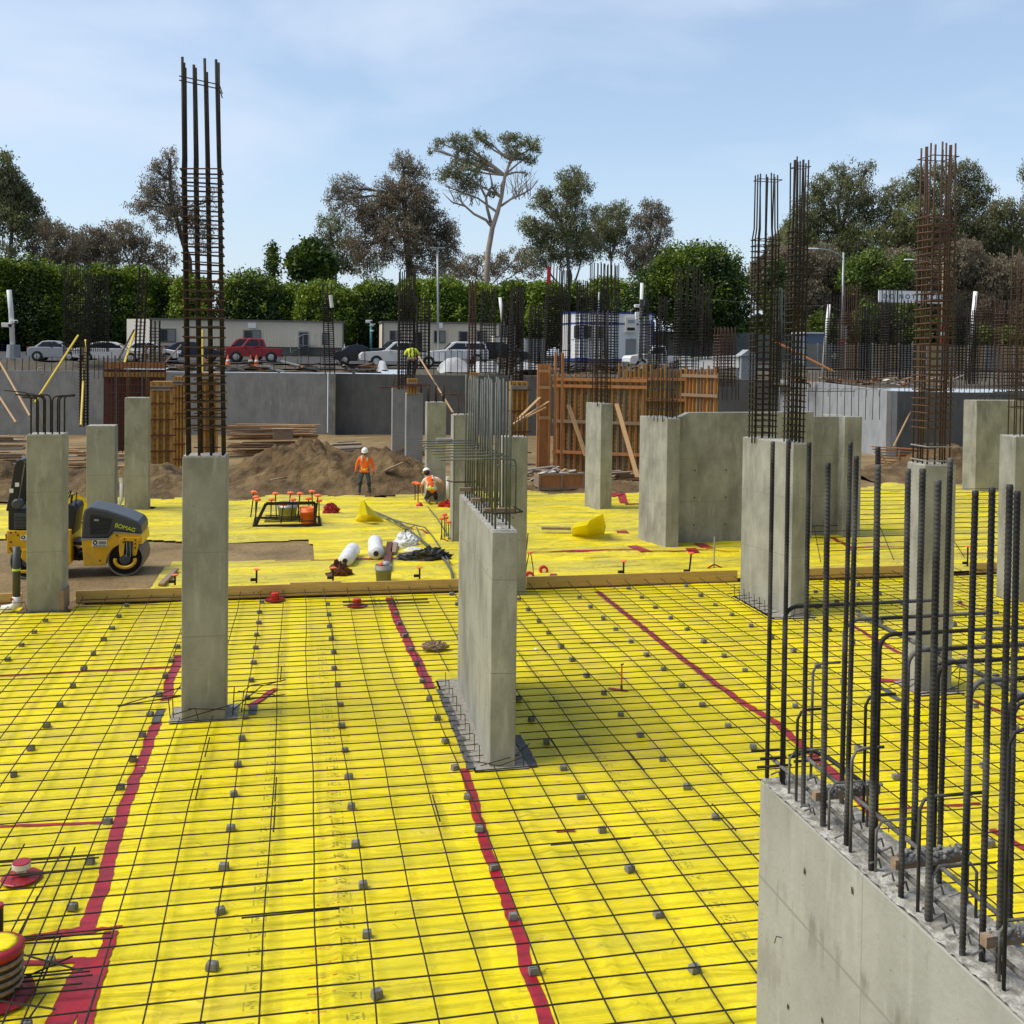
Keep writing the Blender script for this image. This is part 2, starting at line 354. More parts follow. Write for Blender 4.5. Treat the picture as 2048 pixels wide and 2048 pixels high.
    def build(s, name, mats, parent=None, smooth=False, bevel=0, world=True, jitter=0):
        me = bpy.data.meshes.new(name); vs = s.v
        org = ORG[parent.name] if (parent and world) else Vector((0, 0, 0))
        if not isinstance(mats, (list, tuple)): mats = [mats]
        me.from_pydata([(v[0]-org.x, v[1]-org.y, v[2]-org.z) for v in vs], [], s.f)
        for m in mats: me.materials.append(MAT[m] if isinstance(m, str) else m)
        if len(mats) > 1: me.polygons.foreach_set('material_index', s.m)
        if smooth: me.polygons.foreach_set('use_smooth', [True]*len(s.f))
        o = bpy.data.objects.new(name, me); COL.objects.link(o)
        if parent: o.parent = parent
        ORG[o.name] = org if parent else Vector((0, 0, 0))
        if bevel:
            b = o.modifiers.new('bevel', 'BEVEL'); b.width = bevel; b.segments = 2; b.limit_method = 'ANGLE'; b.angle_limit = R(40)
        return o
def struct(name, mb, m, **k): return tag(mb.build(name, m, **k), kind='structure')
def solo(name, mb, m, label, cat, group=None, **k): return tag(mb.build(name, m, **k), label, cat, group)
def copy_tree(o, parent=None):
    c = o.copy(); COL.objects.link(c); c.parent = parent; ORG[c.name] = ORG.get(o.name, Vector())
    for ch in list(o.children): copy_tree(ch, c)
    return c
def txt(s, size, m, name, parent, loc, rot, ext=.002, align='CENTER'):
    cu_ = bpy.data.curves.new(name, 'FONT'); cu_.body = s; cu_.size = size; cu_.extrude = ext; cu_.align_x = align; cu_.align_y = 'CENTER'
    t = bpy.data.objects.new('tmp', cu_); COL.objects.link(t)
    dg = bpy.context.evaluated_depsgraph_get(); dg.update()
    me = bpy.data.meshes.new_from_object(t.evaluated_get(dg)); bpy.data.objects.remove(t)
    me.materials.clear(); me.materials.append(MAT[m])
    o = bpy.data.objects.new(name, me); COL.objects.link(o); o.parent = parent; o.location = loc; o.rotation_euler = rot; return o
# numpy fractal value noise
def vnoise(x, y, seed=0):
    xi, yi = np.floor(x).astype(int), np.floor(y).astype(int); fx, fy = x-xi, y-yi
    def h(a, b):
        n = (a*374761393+b*668265263+seed*1274126177) & 0xffffffff
        n = ((n ^ (n >> 13))*1274126177) & 0xffffffff; return ((n ^ (n >> 16)) & 0xffff)/65535.
    sx, sy = fx*fx*(3-2*fx), fy*fy*(3-2*fy)
    return (h(xi, yi)*(1-sx)+h(xi+1, yi)*sx)*(1-sy)+(h(xi, yi+1)*(1-sx)+h(xi+1, yi+1)*sx)*sy
def fbm(x, y, o=4, seed=0):
    t = 0; a = .5
    for k in range(o): t = t+a*(vnoise(x, y, seed+k)-.5); x = x*2.03; y = y*2.03; a *= .5
    return t
def grid(name, x0, x1, y0, y1, step, zf, m, keep=None, parent=None, warp=None):
    nx, ny = int((x1-x0)/step)+1, int((y1-y0)/step)+1
    X, Y = np.meshgrid(np.linspace(x0, x1, nx), np.linspace(y0, y1, ny)); Z = zf(X, Y)
    if warp: X, Y = warp(X, Y)
    V = np.stack([X, Y, Z], -1).reshape(-1, 3)
    i = np.arange(nx*ny).reshape(ny, nx); Q = np.stack([i[:-1, :-1], i[:-1, 1:], i[1:, 1:], i[1:, :-1]], -1).reshape(-1, 4)
    if keep is not None:
        C = V[Q].mean(1); Q = Q[keep(C[:, 0], C[:, 1])]
        us = np.unique(Q); mp_ = np.full(len(V), -1); mp_[us] = np.arange(len(us)); V = V[us]; Q = mp_[Q]
    if parent: V = V-np.array(ORG[parent.name])
    me = bpy.data.meshes.new(name); me.vertices.add(len(V)); me.vertices.foreach_set('co', V.ravel())
    me.loops.add(Q.size); me.loops.foreach_set('vertex_index', Q.ravel().astype(np.int32))
    me.polygons.add(len(Q)); me.polygons.foreach_set('loop_start', np.arange(0, Q.size, 4, dtype=np.int32))
    me.polygons.foreach_set('use_smooth', np.ones(len(Q), bool)); me.update(calc_edges=True)
    me.materials.append(MAT[m]); o = bpy.data.objects.new(name, me); COL.objects.link(o)
    if parent: o.parent = parent
    ORG[o.name] = ORG[parent.name] if parent else Vector((0, 0, 0)); return o
def inpoly(P):
    def t(x, y):
        c = np.zeros(x.shape, bool); n = len(P)
        for i in range(n):
            x1, y1 = P[i][0], P[i][1]; x2, y2 = P[(i+1) % n][0], P[(i+1) % n][1]
            if y1 == y2: continue
            c ^= ((y1 > y) != (y2 > y)) & (x < (x2-x1)*(y-y1)/(y2-y1)+x1)
        return c
    return t
# ================================================================== SETTING
def gzf(Y):    # street level rises away from the pit edge
    return np.interp(Y, [40, 69, 72, 78, 90, 100, 400], [3.6, 3.75, 4.2, 4.38, 4.65, 5.0, 5.1])
def gz(Y): return float(gzf(Y))
WL = [(-60., 70.6), (2.1, 70.3), (Yp(1560, 720, 66).x, 66.), (Yp(1592, 720, 63).x, 63.), (Yp(1785, 720, 52).x, 52.), (Yp(1945, 720, 53.5).x, 53.5), (75., 58.)]
pit = inpoly([(-62, -5), (-62, WL[0][1]+.15)]+[(x, y+.15) for x, y in WL]+[(75, -5)])
def pitz(X, Y): return fbm(X*.35, Y*.35, 4, 3)*.07+fbm(X*1.6, Y*1.6, 4, 9)*.06*np.clip((Y-22)/3+.3, .3, 1)+np.where(Y < 23.4, -.20, .0)
tag(grid('pit_floor', -62, 75, -4, 71.5, .4, pitz, 'dirt'), kind='structure')
tag(grid('street_ground', -300, 300, 50, 420, 2.5, lambda X, Y: gzf(Y)+fbm(X*.3, Y*.3, 3, 5)*.15, 'berm', keep=lambda x, y: ~pit(x, y-1.6)), kind='structure')
tag(grid('car_park', -120, 120, 79, 118, 4, lambda X, Y: gzf(Y)+.10, 'asphalt'), kind='structure')
tag(grid('far_land', -1600, 1600, 415, 2400, 60, lambda X, Y: X*0+5.0, 'grass_far'), kind='structure')
# retaining wall, one thing in panels
rw = thing('retaining_wall', 'long grey concrete retaining wall around the far side of the pit', 'wall', (2.1, 70.3, 0))
tops = [4.05, 3.98, 3.85, 3.95, 3.62, 3.5, 3.6]
for i in range(len(WL)-1):
    (xa, ya), (xb, yb) = WL[i], WL[i+1]
    n = 6 if i == 0 else 2 if i in (1, 5) else 1
    for k in range(n):
        a, b = k/n, (k+1)/n-.0006
        pa = Vector((xa+(xb-xa)*a, ya+(yb-ya)*a, 0)); pb = Vector((xa+(xb-xa)*b, ya+(yb-ya)*b, 0))
        nrm = Vector((-(pb-pa).y, (pb-pa).x, 0)).normalized()*.35
        za, zb = tops[i]+(tops[i+1]-tops[i])*a, tops[i]+(tops[i+1]-tops[i])*b
        P = [pa, pb, pb+nrm, pa+nrm]
        MB().prism([(p.x, p.y) for p in P], -.4, [za, zb, zb, za]).build('wall_panel', 'concrete_pale' if i in (2, 3) else 'concrete_wall' if i == 0 else 'concrete_dark', rw)  # pale and dark panels carry the wall's lit and shaded faces in their colour
# small sleeve rings in the wall
for px, py in ((697, 782), (82, 741)):
    p = Yp(px, py, 70.2)
    ring = MB(); ring.tube([p+Vector((.19*math.cos(t), -.03, .19*math.sin(t))) for t in np.linspace(0, 2*math.pi, 17)], .035, 5, cap=False)
    ring.build('pipe_sleeve', 'concrete_grey', rw)
mb = MB(); mb.box((Yp(742, 720, 70).x, 70.02, 2.0), (.1, .1, .1)) if 0 else None
# pilaster where the wall steps
p0, p1_ = Yp(657, 720, 69.9).x, Yp(671, 720, 69.9).x
pil = MB(); pil.prism([(p0, 69.5), (p1_, 69.5), (p1_, 70.2), (p0, 70.2)], -.3, 3.98); pil.build('pilaster', 'concrete', rw)
def cages(mbv, mbt, x0, x1, y0, y1, z0, zt0, zt1, ztop, sp, nx, ny, rv, rt, top_in=0, jit=.02, lean=(0, 0), lap=True, seed=0):
    g = random.Random(seed); vs = []; ts = []
    def off(z): k = (z-z0)/max(.1, ztop-z0); return lean[0]*k, lean[1]*k
    P = []
    for i in range(nx):
        P += [(x0+(x1-x0)*i/(nx-1), y0), (x0+(x1-x0)*i/(nx-1), y1)]
    for j in range(1, ny-1):
        P += [(x0, y0+(y1-y0)*j/(ny-1)), (x1, y0+(y1-y0)*j/(ny-1))]
    cx, cy = (x0+x1)/2, (y0+y1)/2
    for (x, y) in P:
        ox, oy = off(zt1); m = MB()
        zz = zt1+.1+g.uniform(0, .2)
        xi, yi = cx+(x-cx)*(1-top_in), cy+(y-cy)*(1-top_in)
        if ztop > zt1+.3 and lap:
            m.tube([(x, y, z0-.1), (x+ox, y+oy, zt1-.1), (xi+ox*1.02, yi+oy, zt1+.12), (xi+off(ztop)[0]+g.uniform(-1, 1)*jit, yi+off(ztop)[1]+g.uniform(-1, 1)*jit, ztop+g.uniform(-.06, .06))], rv, 6)
        else:
            zt = max(zt1, ztop)+g.uniform(-.12, .06); o2 = off(zt)
            m.tube([(x, y, z0-.1), (x+o2[0]+g.uniform(-1, 1)*jit, y+o2[1]+g.uniform(-1, 1)*jit, zt)], rv, 6)
        vs.append(m)
    z = zt0
    while z < zt1:
        ox, oy = off(z); m = MB(); e = rv+rt
        t1, t2 = g.uniform(-1, 1)*.012, g.uniform(-1, 1)*.012
        Q = [(x0-e+ox, y0-e+oy, z-t1), (x1+e+ox, y0-e+oy, z+t1), (x1+e+ox, y1+e+oy, z+t2), (x0-e+ox, y1+e+oy, z-t2), (x0-e+ox, y0-e+oy, z-t1)]
        m.tube(Q, rt, 4); 
        if nx > 2:
            for i in range(1, nx-1):
                xx = x0+(x1-x0)*i/(nx-1)+ox
                m.tube([(xx, y0-e+oy, z+.02), (xx, y1+e+oy, z+.02)], rt, 4)
        ts.append(m); z += sp*g.uniform(.88, 1.12)
    return vs, ts
def add_cage(root, material, tie_m=None, parts=True, **k):
    vs, ts = cages(None, None, **k)
    if parts:
        for m in vs: m.build('vertical_bar', material, root, smooth=True)
        for m in ts[:95]: m.build('tie_bar', tie_m or material, root)
    else:
        a = MB()
        for m in vs+ts: a.add(m.v, m.f)
        return a
# ================================================================== CONCRETE PILLARS
BL = []     # blockouts in the floor mat  (x0,x1,y0,y1)
def pillar(label, poly, h, m='concrete', cham=.012, name='concrete_pillar', cat='pillar', z0=-.2, group=None):
    c = Vector((sum(p[0] for p in poly)/len(poly), sum(p[1] for p in poly)/len(poly), 0))
    t = thing(name, label, cat, c, group)
    MB().prism(poly, z0, h).build('shaft', m, t, bevel=cham)
    n = MB(); n.prism([(c.x+(x-c.x)*.97, c.y+(y-c.y)*.97) for x, y in poly], h-.001, h+.012); n.build('top_face', 'rough_top', t)
    return t
def rect(x0, x1, y0, y1): return [(x0, y0), (x1, y0), (x1, y1), (x0, y1)]
def col_px(label, pa, pb, ytop, depth, m='concrete', z0=-.2, **k):
    """front face between two base pixels, extruded away"""
    A, B = G(*pa), G(*pb); y = (A.y+B.y)/2; hh = Zat(((A.x+B.x)/2, y), ytop)
    P = rect(A.x, B.x, y, y+depth); t = pillar(label, P, hh, m, z0=z0, **k); return t, A.x, B.x, y, hh
def stubs(t, x0, x1, y0, y1, h, n, hh, r=.016, hook=None, m='rebar', seed=1):
    g = random.Random(seed)
    for i in range(n):
        for y in (y0+.07, y1-.07):
            x = x0+.07+(x1-x0-.14)*i/max(1, n-1); z = h+hh+g.uniform(-.03, .03)
            if hook:
                dx = hook*(1 if i >= n/2 else -1)*(1 if y == y0+.07 else .7); P = [(x, y, h-.1), (x, y, z-.08), (x+dx*.12, y, z-.02), (x+dx*.3, y, z), (x+dx, y, z+.01)]
            else: P = [(x, y, h-.1), (x, y, z)]
            MB().tube(P, r, 6).build('starter_bar', m, t, smooth=True)
# -- left pillar by the roller
c1, xa, xb, y, h1 = col_px('greenish concrete pillar at far left with short hooked bars, in front of the roller', (54, 1223), (123, 1223), 870, .62)
stubs(c1, xa, xb, y, y+.62, h1, 5, .78, .018, hook=.30, seed=2)
MB().tube([(xa+.05, y+.1, h1+.8), (xa-.05, y+.1, h1+.86), (xa-.45, y+.1, h1+.9)], .012, 6).build('starter_bar', 'rebar', c1)
BL.append((xa-.25, xb+.25, y-.25, y+.8))
# -- tall-caged pillar (second from left)
c2, xa, xb, y, h2 = col_px('nearest free-standing concrete pillar on the left, carrying the tallest rebar cage', (363, 1440), (450, 1440), 914, .56)
add_cage(c2, 'rebar', 'rebar_rust', x0=xa+.065, x1=xb-.055, y0=y+.08, y1=y+.48, z0=h2, zt0=h2+.42, zt1=8.02, ztop=9.5, lean=(-.11, 0), sp=.135, nx=4, ny=3, rv=.021, rt=.0135, jit=.012, top_in=.03, seed=5)
for z in (9.18, 9.24):
    MB().tube([(xa-.07, y+.05, z+.03), (xb-.13, y+.05, z-.06), (xb-.12, y+.5, z-.08)], .009, 5).build('tie_bar', 'rebar', c2)
BL.append((xa-.24, xb+.24, y-.12, y+.75)); C2 = (xa, xb, y)
# -- background left pillars
c3, xa, xb, y, hh = col_px('smooth blue-grey concrete pillar left of the slimmer taller one, behind the roller hood', (173, 1024), (229, 1024), 852, .6, 'concrete_grey', z0=-.4)
c4, xa, xb, y, hh = col_px('slim greenish concrete pillar with a white drain pipe at its left foot', (249, 1026), (296, 1026), 796, .55, z0=-.4)
stubs(c4, xa, xb, y, y+.5, hh, 2, 1.05, .014, m='rebar_rust', seed=3)
# -- twin grey pillars in front of the far wall
cj, xa, xb, y, hh = col_px('grey concrete pillar half hidden behind its twin, in front of the dark far wall', (784, 912), (813, 912), 774, .6, 'concrete_grey', z0=-.4)
stubs(cj, xa, xb, y, y+.5, hh, 4, .7, .02, m='rebar_rust', seed=4)
cj2, xa, xb, y, hh = col_px('grey concrete pillar carrying plywood and a clipped-on worker, front one of a grey pair', (811.5, 930), (845, 930), 787, .6, 'concrete_grey', z0=-.4)
stubs(cj2, xa, xb, y, y+.5, hh, 3, .55, .02, m='rebar_rust', seed=6)
JX0, JX1, JY, JH = xa, xb, y, hh
ck, xa, xb, y, hh = col_px('pale green concrete pillar with four short bars, behind the kneeling worker', (852, 1007), (891, 1007), 805, .55)
stubs(ck, xa, xb, y, y+.5, hh, 3, .62, .026, seed=8)
cb, xa, xb, y, hh = col_px('slender pale pillar behind the far end of the central wall, with bent bars on top', (907, 1085), (949, 1085), 830, .5)
MB().box((xa-.045+.02, y+.25, hh/2-.1), (.03, .5, hh+.19)).build('side_fin', 'concrete', cb)
for i in range(3): MB().tube([(xa+.1+i*.18, y+.1, hh-.1), (xa+.1+i*.18, y+.1, hh+.5), (xa-.05+i*.15, y+.1, hh+.58), (xa-.5+i*.4, y+.1, hh+.6)], .018, 6).build('starter_bar', 'rebar_rust', cb)
cb2, xa, xb, y, hh = col_px('concrete pillar just right of the central wall, with rusty bars on top', (1003, 1190), (1053, 1190), 875, .5)
stubs(cb2, xa, xb, y, y+.45, hh, 4, .5, .014, m='rebar_rust', seed=9)
for i in range(10): MB().tube([(xb-.1-.35, y-.03, 1.7+i*.1), (xb-.1-.28, y-.06, 1.7+i*.1)], .004, 4).build('wire_tie', 'wire', cb2)
MB().tube([(xb-.46, y-.04, 1.6), (xb-.40, y-.04, 4.9)], .02, 6).build('leaning_bar', 'rebar_grey', cb2)
# ------------------------------------------------------------------ central wall
cw = pillar('central concrete wall standing end-on in the mesh, crowned with two rows of straight bars', [(2.5, 13.34), (2.83, 13.29), (2.95, 16.95), (2.63, 16.97)], 3.06, name='concrete_wall_stub', cat='wall')
BL.append((2.22, 3.1, 13.12, 17.2))
g = random.Random(3)
for i in range(13):
    Y = 13.5+i*.268
    for X in (2.57+.01*i, 2.76+.01*i):
        MB().tube([(X, Y, 3.0), (X+g.uniform(-.02, .02), Y+g.uniform(-.02, .02), 5.0+g.uniform(-.05, .04))], .0135, 6).build('starter_bar', 'rebar_grey', cw, smooth=True)
for z in (3.22, 3.9):
    for X in (2.60, 2.80): MB().tube([(X, 13.45, z), (X+.12, 16.85, z)], .011, 6).build('horizontal_bar', 'rebar_grey', cw)
for i in range(8):
    Y = 13.6+i*.42; MB().tube([(2.86, Y, 3.25), (2.86, Y, 3.9), (2.84, Y, 3.96), (2.76, Y, 3.98), (1.86+.03*(i % 2), Y, 3.97)], .011, 6).build('hooked_bar', 'rebar_grey', cw, smooth=True)
MB().tube([(2.45, 16.6, 3.97), (2.2, 16.6, 3.97)], .05, 8).build('concrete_lump', 'crust', cw)
for Y in (13.9, 14.9, 16.1): MB().box((2.7, Y, 3.26), (.42, .07, .05)).build('wood_spreader', 'old_wood', cw)
MB().tube([(2.42, 13.5, 3.3), (2.55, 13.36, 3.3), (2.8, 13.36, 3.3), (2.92, 13.45, 3.3), (2.9, 13.9, 3.3)], .012, 6).build('tie_bar', 'rebar', cw)
MB().tube([(2.42, 16.9, 3.3), (2.5, 16.7, 3.3), (2.8, 16.7, 3.3), (2.92, 16.8, 3.3)], .014, 6).build('tie_bar', 'rebar_rust', cw)
# ------------------------------------------------------------------ pillars on the right
A, B, C_ = G(1169, 1015), G(1199.5, 1023.6), G(1217.5, 1023.6)
cd = pillar('pale square concrete pillar in front of the plywood forms, mesh of bars on its head', [(B.x, B.y), (B.x+.42, B.y), (B.x+.3, B.y+1.1), (A.x, A.y)], 3.7)
add_cage(cd, 'rebar', None, x0=A.x+.16, x1=B.x+.36, y0=B.y+.15, y1=B.y+.8, z0=3.7, zt0=3.8, zt1=5.6, ztop=6.9, sp=.16, nx=4, ny=3, rv=.016, rt=.008, seed=12)
A, B, C_, E_ = G(1291, 1086), G(1331, 1096.5), G(1357, 1096), G(1487, 1088)
ce = thing('concrete_shaft_wall', 'L-shaped concrete wall with a lit end and a broad shaded face with tie holes', 'wall', (B.x, B.y, 0))
MB().prism([(B.x, B.y), (C_.x, B.y), (C_.x-.02, A.y+.6), (A.x-.02, A.y+.6), (A.x, A.y)], -.2, 3.62).build('shaft', 'concrete', ce, bevel=.012)
zw = 3.72; yw = (C_.y+E_.y)/2+.35
MB().side([(C_.x-.019, -.2), (E_.x+2.2, -.2), (E_.x+2.2, zw+.06), (C_.x+.45, zw+.04), (C_.x+.2, zw-.08), (C_.x-.019, zw-.12)], yw, yw+.3).build('wall_panel', 'concrete', ce)
for i in range(2):
    for j in range(3): MB().lathe([(.022, 0), (.022, .006)], (C_.x+.55+i*.95+.1, yw-.003, .55+j*.78), 8, 'Y').build('tie_hole', 'black', ce)
add_cage(ce, 'rebar', 'rebar', x0=A.x+.06, x1=C_.x-.05, y0=B.y+.15, y1=A.y+.2, z0=3.62, zt0=3.85, zt1=4.5, ztop=5.2, sp=.3, nx=5, ny=4, rv=.012, rt=.008, lap=False, jit=.03, seed=13)
# the other side of the same core
A2, B2 = G(1612, 1078), G(1728, 1078)
cf = thing('concrete_core_wall', 'wide concrete wall behind the tall double cage, with a row of thin bars on top', 'wall', (A2.x, A2.y, 0))
MB().prism([(A2.x-.9, A2.y+.35), (XY(1691, A2.y+.35), A2.y+.35), (XY(1691, A2.y+.35), A2.y+.6), (A2.x-.9, A2.y+.6)], -.2, 3.6).build('wall_panel', 'concrete', cf)
MB().prism([(XY(1692, A2.y), A2.y), (B2.x, A2.y), (B2.x, A2.y+1.5), (XY(1692, A2.y), A2.y+1.5)], -.2, 3.62).build('shaft', 'concrete', cf, bevel=.012)
for i in range(15):
    x = A2.x-.7+i*.235
    MB().tube([(x, A2.y+.47, 3.5), (x+g.uniform(-.02, .02), A2.y+.47, 5.15+g.uniform(-.25, .1))], .011, 5).build('starter_bar', 'rebar', cf)
for z in (4.35,): MB().tube([(A2.x-.8, A2.y+.44, z), (B2.x, A2.y+.44, z+.02)], .011, 5).build('horizontal_bar', 'rebar', cf)
for i in range(7): x = A2.x+i*.42; MB().tube([(x, A2.y+.4, 4.2), (x, A2.y+.4, 4.4), (x+.06, A2.y+.3, 4.45), (x+.2, A2.y+.1, 4.45)], .011, 5).build('hooked_bar', 'rebar_dirty', cf)
# big end-on wall with double cage
cF = pillar('long concrete wall stub right of centre, seen end-on, carrying two tall rebar cages', [(10.09, 20.16), (10.45, 20.12), (10.45, 21.9), (9.74, 21.9)], 3.58, name='concrete_wall_stub', cat='wall')
BL.append((9.55, 10.75, 19.85, 22.2))
def zpx(Y, px, py): return Zat((XY(px, Y), Y), py)
x0_, x1_ = Yp(1502, 870, 21.6).x, Yp(1543, 870, 21.6).x
add_cage(cF, 'rebar', None, x0=x0_, x1=x1_, y0=21.4, y1=21.7, z0=3.58, zt0=3.7, zt1=zpx(21.6, 1515, 468), ztop=zpx(21.6, 1515, 350), sp=.125, nx=4, ny=3, rv=.016, rt=.0115, top_in=.12, lean=(.0, 0), seed=21)
x0_, x1_ = 10.07, 10.35
add_cage(cF, 'rebar', None, x0=x0_, x1=x1_, y0=20.25, y1=20.55, z0=3.58, zt0=3.7, zt1=zpx(20.4, 1590, 456), ztop=zpx(20.4, 1590, 322), sp=.125, nx=4, ny=3, rv=.016, rt=.0115, top_in=.10, lean=(.03, 0), seed=22)
for k_, (zz, ya, xa_) in enumerate(((zpx(21.6, 1515, 362), 21.35, (Yp(1502, 870, 21.6).x, Yp(1543, 870, 21.6).x)), (zpx(20.4, 1590, 335), 20.25, (10.12, 10.38)))):
    MB().tube([(xa_[0]-.02, ya-.02, zz), (xa_[1]+.02, ya-.02, zz), (xa_[1]+.02, ya+.3, zz), (xa_[0]-.02, ya+.3, zz), (xa_[0]-.02, ya-.02, zz)], .009, 5).build('tie_bar', 'rebar', cF)
# right-hand pillar
cR = pillar('concrete pillar at right behind the foreground bars, with a rusty brown cage', [(9.90, 15.22), (10.42, 15.15), (10.42, 15.75), (9.92, 15.75)], 3.65)
BL.append((9.6, 10.75, 14.9, 16.05))
add_cage(cR, 'rebar_rust', 'rebar_rust', x0=9.98, x1=10.38, y0=15.28, y1=15.68, z0=3.65, zt0=4.24, zt1=7.70, ztop=8.85, sp=.123, nx=4, ny=4, rv=.0155, rt=.0115, top_in=.06, lean=(.02, 0), seed=23)
z = 8.62; MB().tube([(9.96, 15.26, z), (10.42, 15.26, z), (10.42, 15.70, z), (9.96, 15.70, z), (9.96, 15.26, z)], .009, 5).build('tie_bar', 'rebar_rust', cR)
for z in (3.72, 3.95): MB().tube([(9.95, 15.24, z), (10.42, 15.24, z), (10.42, 15.70, z), (9.95, 15.70, z), (9.95, 15.24, z)], .011, 5).build('tie_bar', 'crust', cR)
MB().tube([G(1892, 1374, .05)+Vector((0, 0, 0)), G(1892, 1374, .05)+Vector((0, 0, .42))], .022, 8).build('conduit', 'pvc', cR)
# far right pillars
cS = pillar('concrete pillar cut off by the right edge of the photo, brown cage above', [(15.62, 20.60), (16.5, 20.5), (16.5, 21.2), (15.66, 21.2)], 3.66)
BL.append((15.3, 16.9, 20.3, 21.5))
add_cage(cS, 'rebar_rust', 'rebar', x0=15.8, x1=16.4, y0=20.7, y1=21.1, z0=3.66, zt0=4.3, zt1=7.3, ztop=7.9, sp=.17, nx=4, ny=3, rv=.015, rt=.009, seed=24)
A, B = G(1950, 988), G(2022, 988)
cT = pillar('broad concrete wall stub at far right, in front of the pale retaining wall', [(A.x, A.y), (B.x+.6, A.y), (B.x+.6, A.y+.5), (A.x-.25, A.y+.5)], 3.74, name='concrete_wall_stub', cat='wall')
for i in range(9): MB().tube([(A.x+.1+i*.2, A.y+.2, 3.7), (A.x+.1+i*.2, A.y+.2, 3.9), (A.x+.25+i*.2, A.y+.2, 3.93), (A.x+.5+i*.2, A.y+.2, 3.93)], .01, 5).build('hooked_bar', 'rebar', cT)
# ------------------------------------------------------------------ foreground wall with thick ribbed bars
ZF = 3.06
def ribbed(mb, pts, r=.0145, pitch=.019, n=8):
    pts = [Vector(p) for p in pts]; P = []; Rr = []
    for a, b in zip(pts[:-1], pts[1:]):
        L = (b-a).length; k = max(1, int(L/pitch))
        for i in range(k):
            for t, q in ((0, .95), (.22, 1.06), (.48, 1.06), (.7, .95)):
                P.append(a+(b-a)*((i+t)/k)); Rr.append(r*q)
    P.append(pts[-1]); Rr.append(r)
    V = []; Q = []
    # slanted ribs: shear each ring a little along the bar
    for i, p in enumerate(P):
        t = (P[min(i+1, len(P)-1)]-P[max(i-1, 0)]).normalized()
        if i == 0: pu = t.orthogonal().normalized()
        pu = (pu-t*pu.dot(t)).normalized(); w_ = t.cross(pu)
        for k in range(n):
            a = 2*math.pi*k/n; V.append(p+(pu*math.cos(a)+w_*math.sin(a))*Rr[i]+t*(math.cos(a)*.007 if 0 < i < len(P)-1 else 0))
    m_ = len(P)
    mb.add(V, [(i*n+k, i*n+(k+1) % n, (i+1)*n+(k+1) % n, (i+1)*n+k) for i in range(m_-1) for k in range(n)]+[tuple(range(n))[::-1], tuple((m_-1)*n+k for k in range(n))])
    return mb
fw = thing('foreground_wall', 'big near concrete wall at lower right with thick ribbed black bars rising from it', 'wall', (2.6, 4, 0))
WX0, WX1, WY = 2.478, 2.80, 5.28
MB().prism([(WX0, -1.5), (WX1, -1.5), (WX1, WY), (WX0+.005, WY)], -.2, ZF).build('shaft', 'concrete_fg', fw, bevel=.006)
tp = grid('top_face', WX0+.004, WX1-.004, 1.2, WY-.004, .012, lambda X, Y: ZF+.012+fbm(X*22, Y*22, 3, 4)*.035+fbm(X*5, Y*5, 2, 8)*.02, 'rough_top', parent=fw)
left_px = [(1534, 1552), (1606, 1615), (1646, 1652), (1692, 1691), (1743, 1741), (1802, 1795), (1856, 1844), (1923, 1908), (1997, 1948)]
right_px = [(1566, 1566), (1683, 1610), (1778, 1652), (1828, 1725), (1896, 1765), (1964, 1923), (2018, 1892)]
BX = []
for i, (a, b) in enumerate(left_px):
    p = G(a, b, ZF+.01); p.x = min(max(p.x, WX0+.045), WX1-.04); BX.append(p)
for i, (a, b) in enumerate(right_px):
    p = G(a, b, ZF+.01); p.x = min(max(p.x, WX0+.045), WX1-.04); BX.append(p)
for Y in (3.12, 2.9, 2.6, 2.3): BX += [Vector((WX0+.06, Y, ZF)), Vector((WX1-.06, Y-.1, ZF))]
g = random.Random(5)
for i, p in enumerate(BX):
    r = .0145 if i in (2, 4, 6, 12) else .0122
    zt = 4.90+g.uniform(-.06, .03)
    ribbed(MB(), [(p.x, p.y, ZF-.05), (p.x+g.uniform(-.012, .012), p.y+g.uniform(-.012, .02), zt)], r).build('starter_bar', 'rebar_fg', fw, smooth=True)
for i, Y in enumerate((5.20, 4.93, 4.60, 4.36, 4.13, 3.90, 3.66, 3.42, 3.15)):     # L-dowels pointing right
    X = WX1-.03+(.0 if i else -.2); zb = 4.02-.01*(i % 2)
    P = [(X, Y, ZF+.02), (X, Y, zb-.07)]+[(X+.07*(1-math.cos(t)), Y, zb-.07+.07*math.sin(t)) for t in (.4, .8, 1.2, 1.57)]
    MB().tube(P+[(X+.20, Y, zb)], .0115, 8).build('hooked_bar', 'rebar_fg' if i % 2 == 0 else 'rebar_dirty', fw, smooth=True)
    ribbed(MB(), [(X+.16, Y, zb), (X+.9+.1*(i > 1), Y+.02, zb)], .0105, .016).build('dowel', 'rebar_fg', fw, smooth=True)
ribbed(MB(), [(WX1+.14, 5.1, 3.99), (WX1+.12, 2.4, 3.97)], .0115, .018).build('horizontal_bar', 'rebar_dirty', fw, smooth=True)
ribbed(MB(), [(WX0+.09, 5.32, ZF+.10), (WX0+.09, 2.0, ZF+.075)], .0105, .018).build('horizontal_bar', 'rebar_dirty', fw, smooth=True)
ribbed(MB(), [(WX1-.09, 5.30, ZF+.14), (WX1-.08, 2.0, ZF+.10)], .0105, .018).build('horizontal_bar', 'rebar_dirty', fw, smooth=True)
